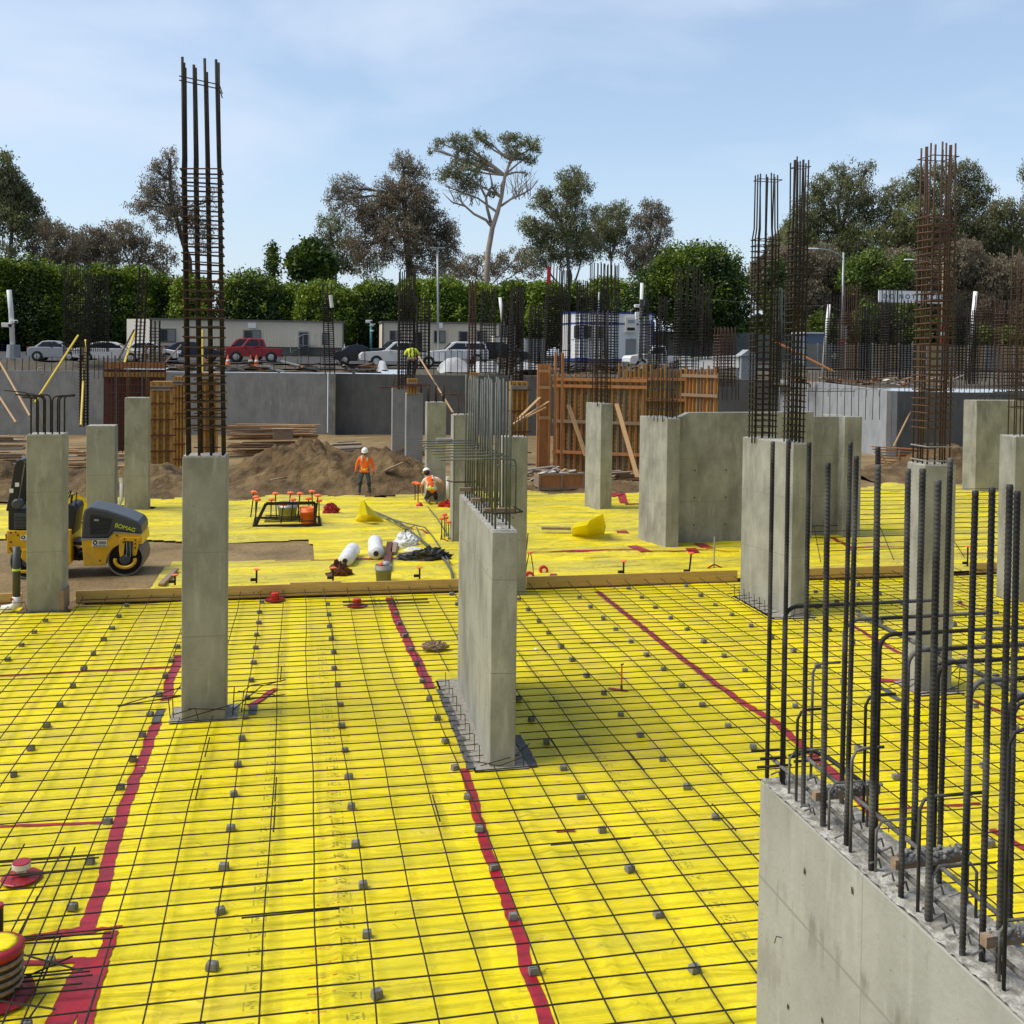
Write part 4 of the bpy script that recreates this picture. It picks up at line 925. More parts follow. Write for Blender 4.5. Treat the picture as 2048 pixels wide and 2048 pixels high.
# long boards on the mounds
for i, (a, b, Y, l) in enumerate((((470, 976), (573, 954), 41.0, 'long thin board lying across the left flank of the mound'), ((590, 952), (670, 951), 41.0, 'short thin board lying on the middle of the mound'), ((768, 942), (806, 925), 40.4, 'dark flat board propped on the right flank of the mound'))):
    solo('plank', MB().bar(Yp(*a, Y-.2), Yp(*b, Y-.2), .2, .05), 'old_wood', l, 'plank')
# ================================================================== FORMWORK
def colform(label, px0, px1, ytop, Y, m='ply_yellow', cl=6, ybot=None, letters=True):
    a, b = Yp(px0, 720, Y), Yp(px1, 720, Y); zt = Zat(((a.x+b.x)/2, Y), ytop); zb = 0 if ybot is None else Zat(((a.x+b.x)/2, Y), ybot)
    t = thing('column_form', label, 'formwork', ((a.x+b.x)/2, Y, zb)); w_ = b.x-a.x
    MB().box(((a.x+b.x)/2, Y+w_/2, (zt+zb)/2), (w_-.1, w_-.1, zt-zb)).build('plywood_box', m, t)
    n = 4
    for i in range(n): MB().box((a.x+.05+(w_-.1)*i/(n-1), Y-.045, (zt+zb)/2), (.085, .085, zt-zb)).build('stud', m, t)
    for i in range(cl):
        z = zb+(zt-zb)*(i+.6)/cl; MB().box(((a.x+b.x)/2, Y-.11, z), (w_+.35, .045, .055)).build('clamp', 'form_red', t)
    if letters:
        mk = MB(); gg = random.Random(int(px0))
        z = zb+.2
        while z < zt-.2:
            for i in range(3):
                x = a.x+.05+(w_-.1)*(i+.5)/3
                mk.bar((x-.06, Y+.046, z), (x+.06, Y+.046, z+.09), .006, .03, up=(0, 1, 0)); mk.bar((x-.06, Y+.046, z+.10), (x+.05, Y+.046, z+.05), .006, .025, up=(0, 1, 0))
            z += .26
        mk.build('printed_mark', 'ink', t)
    MB().box(((a.x+b.x)/2, Y-.1, zt-.28), (w_*.9, .05, .2)).build('collar_board', 'grey_wood', t)
    return t
cf1 = colform('yellow plywood column form with five clamps, right of the slim green pillar', 300, 345, 763, 47)
cf2 = colform('yellow plywood column form half hidden behind the tallest cage', 347, 371, 753, 50)
cf3 = colform('plywood column form seen through the bars of the tallest cage', 396, 436, 745, 55, cl=5)
cf4 = colform('narrow orange column form behind the central wall bars, at the far wall', 940, 957, 745, 62, cl=3, letters=False)
cf5 = colform('orange plywood column form between the central bars and the plank brace', 1023, 1057, 763, 50, cl=4)
cf6 = colform('small plywood collar form on top of the clipped-on worker pillar', 814, 836, 757, JY, cl=1, ybot=788, letters=False)
for t_, h_ in ((cf1, 0), (cf2, 0), (cf5, 0)):
    pass
p = Yp(800, 770, JY-.3); pk = Yp(756, 770, JY-.3); q = Yp(861, 770, JY-.3)
solo('plank', MB().bar((pk.x, JY-.35, JH+.28), (q.x, JY-.35, JH+.42), .2, .05), 'form_red', 'red plank lying across the heads of the twin grey pillars', 'plank')
# dark red wall form at left
a, b = Yp(208, 720, 55), Yp(330, 720, 55); zt = Zat((a.x, 55), 716)
t = thing('wall_form', 'rusty dark red wall formwork crowded with upright bars, behind the slim green pillar', 'formwork', (a.x, 55, 0))
MB().box(((a.x+b.x)/2, 55.3, zt/2-.1), (b.x-a.x, .5, zt-.9)).build('form_panel', 'form_red', t)
MB().box(((a.x+b.x)/2, 55.0, zt-.35), (b.x-a.x, .15, .32)).build('waler', 'plank_orange', t)
MB().box(((a.x+b.x)/2, 55.0, zt-.8), (b.x-a.x, .12, .25)).build('waler', 'ply_yellow', t)
for i in range(17): x = a.x+(b.x-a.x)*i/16; MB().tube([(x, 54.9, .2), (x+g.uniform(-.03, .03), 54.9, zt+.25+g.uniform(-.2, .1))], .02, 5).build('upright_bar', 'rebar_rust', t)
for i in range(9): MB().tube([(a.x+.3, 54.8, .6+i*.38), (b.x, 54.8, .6+i*.38+g.uniform(-.02, .02))], .015, 5).build('cross_bar', 'rebar_rust', t)
for px in (232, 284): x = Yp(px, 720, 54.5).x; MB().box((x, 54.6, zt/2-.3), (.06, .06, zt-.6)).build('steel_post', 'grey_tape', t)
# big plywood wall forms right of centre
def form_wall(label, pa, pb, ytop, Y0, Y1, m, stud_m, stud_n, wal, herring=False, sm=.05):
    a, b = Yp(pa, 720, Y0), Yp(pb, 720, Y1); zt = Zat((a.x, Y0), ytop)
    t = thing('wall_form', label, 'formwork', (a.x, Y0, 0)); dx = Vector((b.x-a.x, Y1-Y0, 0)); L = dx.length; dx /= L; ny = Vector((dx.y, -dx.x, 0))
    if ny.y > 0: ny = -ny
    P = lambda s_, o_, z: Vector((a.x, Y0, z))+dx*s_+ny*o_
    MB().bar(P(0, -.03, zt/2), P(L, -.03, zt/2), .03, zt).build('plywood_sheet', m, t)
    for i in range(stud_n):
        s_ = L*(i+.5)/stud_n+g.uniform(-.04, .04); MB().bar(P(s_, .04, 0), P(s_, .04, zt+g.uniform(.1, .45)), .05, .1).build('stud', g.choice([stud_m, 'old_wood', stud_m]), t)
    for z in wal: MB().bar(P(-.1, .13, zt*z), P(L+.1, .13, zt*z), .08, .14).build('waler', g.choice(['plank_orange', 'old_wood']), t)
    if herring:
        mk = MB(); n = int(L/.32)
        for i in range(n):
            for k in range(int(zt/.2)):
                x = i*.32+.1; z = .15+k*.2
                if z+.2 > zt-.5: continue
                mk.bar(P(x, -.008, z), P(x+.12, -.008, z+.13), .012, .018, up=tuple(ny)); mk.bar(P(x+.12, -.008, z+.13), P(x+.24, -.008, z), .012, .018, up=tuple(ny))
        mk.build('printed_mark', 'ink', t)
    return t, P, L, zt
t1, P, L, zt = form_wall('dark olive plywood wall form with stamped sheets, right of the orange end form', 1112, 1292, 758, 47, 45, 'ply_olive', 'plank_orange', 15, (.22, .55, .93, 1.0), True)
t2, P2, L2, zt2 = form_wall('bright orange stud wall form behind the shaded concrete face', 1372, 1436, 745, 46, 44.5, 'ply_yellow', 'plank_orange', 9, (.35, .78, .97))
t3, P3, L3, zt3 = form_wall('brown stud form wall between the stamped plywood and the shaded concrete face', 1236, 1374, 742, 50, 49, 'ply_olive', 'ply_yellow', 18, (.7, .92))
# orange end form
a = Yp(1080, 720, 45.5); b = Yp(1101, 720, 45.5); c = Yp(1110, 720, 44.6); zt = Zat((a.x, 45.5), 728)
t = thing('end_form', 'tall orange plywood end form standing left of the stamped sheets', 'formwork', (a.x, 45.5, 0))
MB().box(((a.x+b.x)/2, 45.5, zt/2), (b.x-a.x, .04, zt)).build('plywood_sheet', 'plank_orange', t)
for px, zz in ((1078, 0), (1101, -.1), (1112, .5), (1126, .5)):
    x = Yp(px, 720, 45.3).x; MB().box((x, 45.4, (zt+zz)/2), (.09, .12, zt+zz)).build('stud', 'plank_orange', t)
for py in (742, 775, 836): p = Yp(1090, py, 45.2); MB().box((p.x, 45.25, p.z), (.5, .06, .12)).build('cleat', 'pine', t)
for i, (a, b, l) in enumerate((((1036, 838), (1080, 795), 'upper plank brace propping the orange end form'), ((1020, 852), (1098, 803), 'longest plank brace propping the orange end form'), ((1030, 847), (1092, 815), 'lower plank brace propping the orange end form'))):
    solo('brace', MB().bar(Yp(*a, 43.9+i*.2), Yp(*b, 45.1), .13, .045), 'pine', l, 'brace')
for a, b, Y0, Y1, l in (((1137, 810), (1172, 912), 45.6, 44.3, 'raking timber brace half hidden behind the pale square pillar'), ((1233, 808), (1275, 955), 45.0, 41.6, 'pale raking timber brace against the stamped plywood, foot on the dirt')):
    solo('brace', MB().bar(Yp(*a, Y0), Yp(*b, Y1), .18, .06), 'pine', l, 'brace')
# long diagonal props
for a, b, Y0, Y1, m, r, l in (((156, 671), (70, 805), 60, 54, 'brace_yellow', .06, 'slanting yellow steel prop left of the upright one'), ((171, 680), (162, 850), 58, 54, 'brace_yellow', .06, 'nearly upright yellow steel prop above the blue-grey pillar'),
    ((269, 665), (245, 738), 62, 56, 'brace_yellow', .06, 'short yellow steel prop by the pallet stack'), ((-20, 690), (60, 832), 64, 52, 'pine', .05, 'thin tan timber prop at the left edge, upper one'), ((-10, 780), (32, 845), 60, 54, 'pine', .05, 'thin tan timber prop at the left edge, lower one'),
    ((837, 712), (906, 825), 58, 48, 'pine', .045, 'long tan prop slanting down from the clipped-on worker'), ((1540, 678), (1665, 742), 60, 58, 'plank_orange', .07, 'orange plank slanting behind the double cage'), ((1852, 760), (1787, 893), 56, 49, 'pine', .045, 'thin pale prop leaning on the dark wall above the slats'),
    ((362, 690), (326, 730), 66, 64, 'old_wood', .05, 'short plank prop left of the tallest cage'), ((405, 660), (405, 852), 60, 58, 'brace_yellow', .06, 'upright yellow prop seen through the tallest cage'), ((268, 660), (236, 720), 60, 58, 'rebar_rust', .05, 'dark rusty prop beside the short yellow one')):
    solo('prop', MB().tube([Yp(*a, Y0), Yp(*b, Y1)], r, 6), m, l, 'prop')
# crate
p = G(1125, 985); t = thing('timber_crate', 'open timber crate full of scrap on the dirt left of the square pillar', 'crate', (p.x, p.y+.6, 0))
cx, cy = p.x, p.y+.6
for sx in (-.44, .44): MB().box((cx+sx, cy-.45, .42), (.8, .03, .5)).build('side_panel', 'plank_orange', t)
MB().box((cx, cy-.48, .15), (1.85, .08, .09)).build('rail', 'old_wood', t); MB().box((cx, cy-.48, .70), (1.85, .08, .08)).build('rail', 'old_wood', t)
for sx in (-.9, 0, .9): MB().box((cx+sx, cy-.49, .43), (.08, .07, .6)).build('post', 'old_wood', t)
MB().box((cx, cy+.45, .42), (1.8, .03, .5)).build('side_panel', 'old_wood', t); MB().box((cx-.9, cy, .42), (.03, .9, .5)).build('side_panel', 'old_wood', t); MB().box((cx+.9, cy, .42), (.03, .9, .5)).build('side_panel', 'old_wood', t)
for i in range(22):
    x, y = cx+g.uniform(-.8, .8), cy+g.uniform(-.4, .4); an = g.uniform(0, 3); MB().bar((x-.2*math.cos(an), y-.2*math.sin(an), .7+g.uniform(0, .1)), (x+.2*math.cos(an), y+.2*math.sin(an), .72+g.uniform(0, .12)), .09, .03).build('scrap', g.choice(['old_wood', 'grey_wood', 'pine', 'white']), t)
for i in range(5):
    q = Yp(1056+i*5, 962-i*3, 42.5); MB().bar(q+Vector((-.3, 0, -.2)), q+Vector((.9, 0, .35)), .2, .03).build('loose_board', 'grey_wood', t)
# fire extinguisher
p = G(1230, 967); p.y += 0; t = thing('fire_extinguisher', 'red fire extinguisher with white label standing before the stamped plywood', 'fire extinguisher', (p.x, p.y+1.2, .25)); x, y = p.x, p.y+1.2
MB().lathe([(.10, .25), (.105, .3), (.105, .78), (.07, .87), (.03, .9), (.03, .97)], (x, y, 0), 14).build('cylinder', 'red', t, smooth=True)
MB().box((x, y-.105, .52), (.13, .012, .25)).build('label_plate', 'white', t); MB().box((x, y, .99), (.05, .16, .035)).build('handle', 'black', t)
MB().tube([(x, y, .95), (x-.16, y, .93), (x-.19, y, .75), (x-.15, y, .6)], .014, 5).build('hose', 'black', t)
# drain pipes
def pvc(label, pts, r=.055, m='pvc'):
    t = thing('drain_pipe', label, 'pipe', pts[0]); MB().tube(pts, r, 10).build('pipe', m, t, smooth=True)
    for p in (pts[0], pts[-1]): MB().lathe([(r*1.2, -.06), (r*1.2, .06)], p, 10).build('collar', m, t)
    return t
p = G(246, 1020); pvc('white plastic drain pipe with a bend at the foot of the slim green pillar', [(p.x, p.y-.3, 1.05), (p.x, p.y-.3, .4), (p.x-.1, p.y-.3, .2), (p.x-.35, p.y-.3, .1)], .07)
p = G(895, 1010); pvc('white plastic pipe stub beside the kneeling worker', [(p.x, p.y, .95), (p.x, p.y, .1)], .06)
p = G(33, 1222); t = thing('standpipe', 'black standpipe on a white elbow in front of the roller rear drum', 'pipe', (p.x, p.y, 0))
MB().tube([(p.x, p.y, .24), (p.x, p.y, 1.32)], .075, 12).build('pipe', 'abs', t, smooth=True)
MB().lathe([(.085, -.02), (.085, .02)], (p.x, p.y, .85), 12).build('clamp', 'lime', t)
MB().tube([(p.x-.28, p.y, .04), (p.x-.1, p.y, .06), (p.x, p.y, .14), (p.x, p.y, .30)], .085, 12).build('elbow', 'pvc', t, smooth=True)
MB().box((p.x-.07, p.y-.08, .26), (.05, .01, .05)).build('red_mark', 'red', t)
MB().tube([(p.x-.5, p.y-.2, .2), (p.x+.2, p.y-.2, .22), (p.x+.25, p.y-.2, .05)], .008, 5).build('loop_bar', 'rebar_rust', t)
# ================================================================== SMALL THINGS ON THE FAR SHEET
def capped(label, px, py, h=.30, lean=.0, name='capped_bar', elbow=True):
    p = G(px, py, .05); t = thing(name, label, 'capped bar', p)
    MB().tube([p, p+Vector((lean, 0, h))], .022, 7).build('bar', 'rebar', t)
    MB().lathe([(.075, 0), (.075, .018), (.035, .03), (.03, -.07)][:3], (p.x+lean, p.y, h+.05), 12).build('cap', 'cap_orange', t)
    if elbow: MB().box((p.x-.07, p.y, .13), (.13, .06, .06)).build('foot', 'rebar', t)
capped('orange-capped bar behind the form board, right of the tall-caged pillar', 513, 1166)
capped('orange-capped bar behind the form board, below the crumpled red bag', 666, 1162)
capped('orange-capped bar behind the form board, between grey bucket and central wall', 839, 1158, .26)
capped('orange-capped bar behind the form board, right of the two red tape rolls', 1247, 1150, .32)
capped('tallest orange-capped bar behind the form board, left of the white stake', 1378, 1148, .5, .05)
capped('orange-capped bar behind the form board near the roller planks', 350, 1170, .22)
capped('orange-capped bar behind the form board, right of the brown-caged pillar', 1935, 1132, .5)
p = G(1428, 1138); t = thing('marker_stake', 'thin white marker stake with red feet on the far sheet', 'stake', p)
MB().tube([p, p+Vector((0, 0, .82))], .018, 6).build('post', 'galv', t)
for s_ in (-.2, .2): MB().tube([p+Vector((s_, -.05, .03)), p+Vector((0, 0, .12))], .02, 5).build('foot', 'red_tape', t)
p = G(1243, 1380); t = thing('marker_stake', 'orange stake in a red tape cross on the meshed sheet', 'stake', p)
MB().tube([p, p+Vector((0, 0, .42))], .013, 6).build('post', 'orange', t); MB().tube([p, p+Vector((0, 0, .09))], .02, 8).build('collar', 'grey_tape', t)
MB().tube([p+Vector((-.02, -.01, .41)), p+Vector((.03, 0, .42))], .012, 5).build('wire_tie', 'rebar_rust', t)
# box-out with capped bars
A, B = G(508, 1057), G(640, 1056); t = thing('rebar_boxout', 'dark steel box frame bristling with orange-capped bars around two buckets', 'steel frame', (A.x, A.y, 0)); x0, x1, y0 = A.x, B.x, A.y; y1 = y0+1.6
for (p, q) in (((x0, y0, .06), (x1, y0, .06)), ((x0, y1, .06), (x1, y1, .06)), ((x0, y0, .06), (x0, y1, .06)), ((x1, y0, .06), (x1, y1, .06)), ((x0+.35, y0, .75), (x1-.15, y0, .75)), ((x0+.05, y0, .1), (x0+.35, y0, .75)), ((x1-.15, y0, .75), (x1-.15, y0, .1))):
    MB().bar(p, q, .09, .09).build('frame_bar', 'rebar', t)
for i in range(5): MB().tube([(x0+.3, y0+.3*i, .2), (x1-.2, y0+.3*i, .2)], .02, 5).build('cross_bar', 'rebar', t)
g = random.Random(31)
for (px, py, Yo) in ((508, 985, 1.6), (515, 1000, .2), (543, 1000, 1.2), (551, 988, 1.4), (567, 1010, .3), (581, 987, 1.3), (586, 1000, .6), (596, 1008, .4), (600, 988, 1.5), (617, 998, .9), (624, 984, 1.2), (636, 992, 0), (638, 1002, .3), (512, 995, .6)):
    Y = y0+Yo; c = Yp(px, py, Y); b = Vector((c.x+g.uniform(-.1, .1), Y, .1)); MB().tube([b, c], .02, 5).build('upright_bar', 'rebar', t)
    MB().lathe([(.10, -.02), (.11, .03), (.06, .06)], c, 9).build('bar_cap', 'cap_orange', t)
def bucket(label, px, py, m, h=.37, r=.15, z=0):
    p = G(px, py, z); t = thing('bucket', label, 'bucket', p)
    MB().lathe([(r*.86, 0), (r, h*.72), (r*1.06, h*.72), (r*1.06, h*.8), (r*1.02, h*.8), (r*1.08, h), (r*.98, h), (r*.84, .02)], p, 18).build('pail', m, t, smooth=True)
    MB().tube([p+Vector((r*1.05*math.cos(a), -.06*math.sin(a)-.02, h*.85-r*1.0*math.sin(a))) for a in np.linspace(0, math.pi, 9)], .006, 5).build('handle', 'galv', t); return t
bucket('grey bucket standing inside the dark steel frame', 575, 1042, 'galv', .6, .30, 0)
bucket('orange bucket inside the dark steel frame, right of the grey one', 616, 1050, 'orange', .55, .25, 0)
bk = bucket('dirty grey bucket full of scraps behind the form board, left of the central wall', 767, 1167, 'bucket_grey', .44, .19)
p = G(767, 1167); MB().sphere((p.x+.05, p.y, .46), .11, 8, 6, (1, 1, .6)).build('rag', 'galv', bk); MB().sphere((p.x-.06, p.y, .45), .07, 8, 6).build('cap', 'cap_orange', bk)
def roll(label, a, b, r, m):
    A, B = G(*a, r), G(*b, r); t = thing('plastic_roll', label, 'roll', A); P = []; n = 14
    g_ = random.Random(int(a[0])); mb = MB()
    mb.tube([A+(B-A)*i/n for i in range(n+1)], [r*(.75 if i in (0, n) else 1)*g_.uniform(.9, 1.08) for i in range(n+1)], 12); mb.build('wrapped_roll', m, t, smooth=True)
    MB().tube([A-(B-A)*.03, A+(B-A)*.02], r*.35, 8).build('core', 'black', t); return t
roll('white wrapped roll lying askew on the far sheet, left one of two', (690, 1122), (707, 1098), .19, 'white_bag')
roll('white wrapped roll lying upright-on, right one of two beside the brown board', (752, 1107), (750, 1082), .20, 'white_bag')
def lump(name, label, cat, px, py, sx, sy, sz, m, seed=1, rough=.5, f_=3.0):
    c = G(px, py); n_, m_ = 22, 12; gg = np.random.RandomState(seed); V = []
    for i in range(m_+1):
        th = math.pi/2*i/m_
        for k in range(n_):
            a = 2*math.pi*k/n_; d = 1+rough*float(fbm(np.array([math.cos(a)*f_+seed+i*.35]), np.array([math.sin(a)*f_+i*.3]), 4, seed)[0])*1.6
            V.append((c.x+sx*math.cos(th)*math.cos(a)*d, c.y+sy*math.cos(th)*math.sin(a)*d, .03+sz*math.sin(th)*d))
    mb = MB(); mb.add(V, [(i*n_+k, i*n_+(k+1) % n_, (i+1)*n_+(k+1) % n_, (i+1)*n_+k) for i in range(m_) for k in range(n_)]+[tuple(range(n_))[::-1]])
    return solo(name, mb, m, label, cat)
lump('plastic_bag', 'crumpled white plastic bag on the far sheet, right of the rolls', 'bag', 812, 1094, .36, .30, .36, 'white_bag', 2)
lump('plastic_bag', 'flattened white plastic scrap beside the crumpled bag', 'bag', 826, 1104, .26, .18, .10, 'white_bag', 3)
lump('rubbish_bag', 'torn black rubbish bag in front of the far end of the central wall', 'bag', 852, 1124, .62, .35, .30, 'black', 4, .9)
lump('rubbish_bag', 'crumpled dark red and black bag behind the form board', 'bag', 680, 1152, .30, .2, .28, 'form_red', 5, .9)
lump('tool_bag', 'open red tool bag right of the kneeling worker', 'bag', 893, 1018, .32, .25, .25, 'lamp_red', 6, .8)
lump('tape_roll', 'red tape roll in front of the kneeling worker', 'tape roll', 839, 1017, .13, .13, .2, 'red', 7, .1)
lump('rag', 'pink rag by the steel frame on the far sheet', 'rag', 662, 1028, .26, .18, .28, 'red_tape', 8, .9)
lump('work_gloves', 'brown rag lying on the mesh left of the central wall', 'rag', 868, 1300, .24, .14, .12, 'old_wood', 9, .9)
lump('foam_scrap', 'tiny white scrap on the mesh right of the central wall', 'scrap', 1072, 1303, .035, .03, .03, 'white', 10, .4)
for px, py, l in ((1059, 1152, 'red tape roll lying at the foot of a small wire stand'), (1087, 1140, 'red tape roll on the bare far sheet, right of the wire stand')):
    p = G(px, py, .1); t = thing('tape_roll', l, 'tape roll', p); MB().lathe([(.05, -.06), (.11, -.06), (.11, .06), (.05, .06)], p, 16, 'Y').build('tape', 'red', t, smooth=False)
    MB().lathe([(.052, -.062), (.052, .062)], p, 12, 'Y').build('core', 'white', t)
p = G(1059, 1158); t = thing('wire_stand', 'small wire stand with red feet right of the central wall', 'stand', p)
for s_ in (-1, 1): MB().tube([p+Vector((s_*.10, 0, .02)), p+Vector((s_*.08, 0, .3)), p+Vector((s_*.02, 0, .62))], .012, 5).build('leg', 'rebar', t)
MB().tube([p+Vector((-.2, 0, .02)), p+Vector((-.08, 0, .75)), p+Vector((-.05, 0, 1.1))], .014, 5).build('bar', 'rebar_rust', t); MB().lathe([(.07, 0), (.06, .03)], p+Vector((0, 0, .62)), 8).build('cap', 'cap_orange', t)
# brown board and pipes
for a, b, w_, m, l in (((773, 1138), (780, 1085), .17, 'form_red', 'brown plank lying on the far sheet right of the rolls'), ((786, 1106), (791, 1082), .14, 'old_wood', 'short brown pipe lying beside the brown plank')):
    A, B = G(*a, .12), G(*b, .12); solo('plank', MB().bar(A, B, w_, .06), m, l, 'plank')
A, B = G(1083, 1056, .2), G(1142, 1057, .2); solo('plank', MB().bar(A, B, .22, .06), 'old_wood', 'brown board on the far sheet left of the raised yellow fold', 'plank')
A, B = G(322, 1170, .1), G(352, 1138, .1); solo('plank', MB().bar(A, B, .12, .06), 'old_wood', 'short plank lying by the roller front drum', 'plank')
p = G(1210, 1205); mbx = MB(); 
# raised folds of yellow plastic
def sheetfold(label, pts, m='yellow_loose'):
    """pts: grid rows of (px,py,z)"""
    V = []; rows = len(pts); cols = len(pts[0])
    for rw_ in pts:
        for (px, py, z) in rw_: V.append(G(px, py, z) if z < 4 else G(px, py, 0))
    c = V[0]; mb = MB(); mb.add(V, [(i*cols+k, i*cols+k+1, (i+1)*cols+k+1, (i+1)*cols+k) for i in range(rows-1) for k in range(cols-1)])
    o = solo('plastic_offcut', mb, m, label, 'plastic offcut', 'loose yellow plastic'); s_ = o.modifiers.new('sub', 'SUBSURF'); s_.levels = 2; s_.render_levels = 2; s_.subdivision_type = 'SIMPLE'
    d = o.modifiers.new('solid', 'SOLIDIFY'); d.thickness = .012
    return o
sheetfold('pointed yellow plastic flap folded up in front of the standing worker', [[(708, 1042, .05), (735, 1044, .05), (770, 1044, .05)], [(715, 1030, .25), (735, 1030, .40), (762, 1034, .2)], [(722, 1004, .75), (728, 1000, .85), (736, 1012, .6)]])
sheetfold('raised yellow plastic fold right of the brown board', [[(1144, 1072, .05), (1175, 1074, .05), (1208, 1070, .05)], [(1145, 1056, .35), (1175, 1050, .5), (1212, 1052, .3)], [(1150, 1046, .5), (1180, 1040, .65), (1206, 1028, .85)]])
sheetfold('yellow plastic hung behind the roller, between hood and left pillar', [[(130, 1040, .05), (150, 1042, .05), (172, 1040, .05)], [(130, 1010, .9), (150, 1008, 1.0), (174, 1012, .9)], [(133, 988, 1.5), (145, 986, 1.6), (172, 998, 1.3)]])
sheetfold('small yellow plastic scrap by the capped bars left of the central wall', [[(850, 1082, .03), (880, 1084, .03)], [(852, 1068, .1), (882, 1066, .12)]])
# hoses
def hose(label, P, m='rebar_grey', r=.02, z=.16):
    pts = [G(x, y, z) for x, y in P]; Q = []
    for i in range(len(pts)-1):
        for t_ in (0, .5): Q.append(pts[i].lerp(pts[i+1], t_))
    Q.append(pts[-1]); return solo('hose', MB().tube(Q, r, 6), m, label, 'hose', smooth=True)
hose('grey cable bundle snaking from the pointed flap to the form board', [(745, 1022), (800, 1045), (830, 1070), (862, 1096), (890, 1120), (902, 1140), (906, 1160)], r=.035)
hose('thin grey cable beside the thicker bundle on the far sheet', [(750, 1028), (812, 1046), (850, 1055), (865, 1072), (900, 1125)], r=.018)
hose('short cable from the kneeling worker towards the capped bars', [(856, 1014), (874, 1036), (890, 1062), (900, 1078)], r=.018)
hose('thin cable curling up on the far sheet in front of the flap', [(765, 1035), (812, 1060), (832, 1050), (835, 1060), (845, 1082)], r=.014)
t = thing('capped_bar_cluster', 'cluster of orange-capped upright bars left of the central wall', 'capped bars', G(888, 1080))
for px, py, b in ((882, 1038, 1080), (888, 1030, 1078), (896, 1045, 1082), (891, 1036, 1075)):
    q = G(px+1, b); z = Zat(q, py); MB().tube([q, (q.x, q.y, z)], .014, 5).build('upright_bar', 'rebar', t); MB().lathe([(.07, -.02), (.08, .03), (.04, .05)], (q.x, q.y, z), 8).build('bar_cap', 'cap_orange', t)
t = thing('capped_bar_cluster', 'pair of orange-capped bars left of the kneeling worker', 'capped bars', G(834, 1005))
for px, py, b in ((830, 966, 1005), (836, 968, 1008)):
    q = G(px, b); z = Zat(q, py); MB().tube([q, (q.x, q.y, z)], .018, 5).build('upright_bar', 'rebar', t); MB().lathe([(.11, -.02), (.12, .03), (.06, .05)], (q.x, q.y, z), 8).build('bar_cap', 'cap_orange', t)
# red floor sleeves in the mesh and the big pipe stub lower left
for px, py, l in ((550, 1200, 'small red-taped floor sleeve near the form board, left one'), (714, 1212, 'small red-taped floor sleeve near the form board, right one')):
    p = G(px, py); t = thing('floor_sleeve', l, 'floor sleeve', p); MB().lathe([(.09, 0), (.085, .15), (.07, .16)], p, 12).build('sleeve', 'red', t); MB().lathe([(.22, .012), (.22, .018)], p, 12).build('tape_collar', 'red_tape', t)
p = G(43, 1758); t = thing('floor_sleeve', 'white floor drain sleeve with red cap at lower left', 'floor sleeve', p)
MB().lathe([(.048, .0), (.048, .11), (.09, .12), (.09, .17)], p, 20).build('pipe', 'pvc', t, smooth=False); MB().lathe([(.088, .168), (.086, .18), (.05, .182)], p, 20).build('cap', 'red_tape', t)
MB().lathe([(.20, .022), (.19, .03), (.09, .05), (.05, .06)], p, 11).build('tape_collar', 'red_tape', t)
p = G(-8, 1998); x, y = p.x, p.y+.02; t = thing('sleeve_stack', 'thick taped pipe stub with yellow lid in the lower left corner', 'floor sleeve', p)
MB().lathe([(.19, 0), (.19, .42)], (x, y, 0), 28).build('pipe', 'black', t, smooth=False)
for i in range(4): MB().lathe([(.20, .10+i*.07), (.207, .12+i*.07), (.20, .135+i*.07)], (x, y, 0), 28).build('ring', 'old_wood', t, smooth=True)
MB().lathe([(.20, .37), (.215, .39), (.215, .43), (.18, .455)], (x, y, 0), 28).build('tape_rim', 'red_tape', t, smooth=True); MB().lathe([(.182, .452), (.12, .462), (.02, .465)], (x, y, 0), 28).build('lid', 'yellow_sheet', t, smooth=True)
MB().lathe([(.31, .02), (.29, .035), (.2, .07)], (x, y, 0), 9).build('tape_collar', 'red_tape', t)
p = G(-5, 1880); MB().lathe([(.05, 0), (.05, .30)], (p.x, p.y, 0), 14).build('pipe', 'black', t); MB().lathe([(.055, .30), (.05, .33)], (p.x, p.y, 0), 14).build('cap', 'red_tape', t)
# red tape along the sunken edge of the pit in the sheet
for a, b, w_, s_ in (((-20, 1885), (190, 1856), .13, 31), ((190, 1856), (245, 1850), .05, 32), ((222, 1862), (195, 1950), .12, 33), ((195, 1950), (165, 2060), .13, 34), ((178, 1915), (110, 2060), .22, 35), ((40, 1925), (170, 1918), .09, 36), ((205, 1868), (232, 1870), .05, 37)):
    strip([g2(*a), g2(*b)], w_, 'red_tape', 'seam_tape', ys, dz=.012, step=.05, seed=s_)
# debris specks and wire offcuts on the sheet
g = random.Random(77)
for i in range(26):
    px, py = g.uniform(250, 1380), g.uniform(1560, 2040); p = G(px, py); z = znp(p.x, p.y)+.006; P = [Vector((p.x, p.y, z))]; a = g.uniform(0, 6)
    for k in range(5): a += g.uniform(-.9, .9); P.append(P[-1]+Vector((math.cos(a), math.sin(a), 0))*.018+Vector((0, 0, g.uniform(-.001, .003))))
    solo('wire_offcut', MB().tube(P, .0014, 4), 'wire', 'tiny curled offcut of tie wire dropped on the yellow sheet', 'wire offcut', 'tie wire offcuts on the sheet')
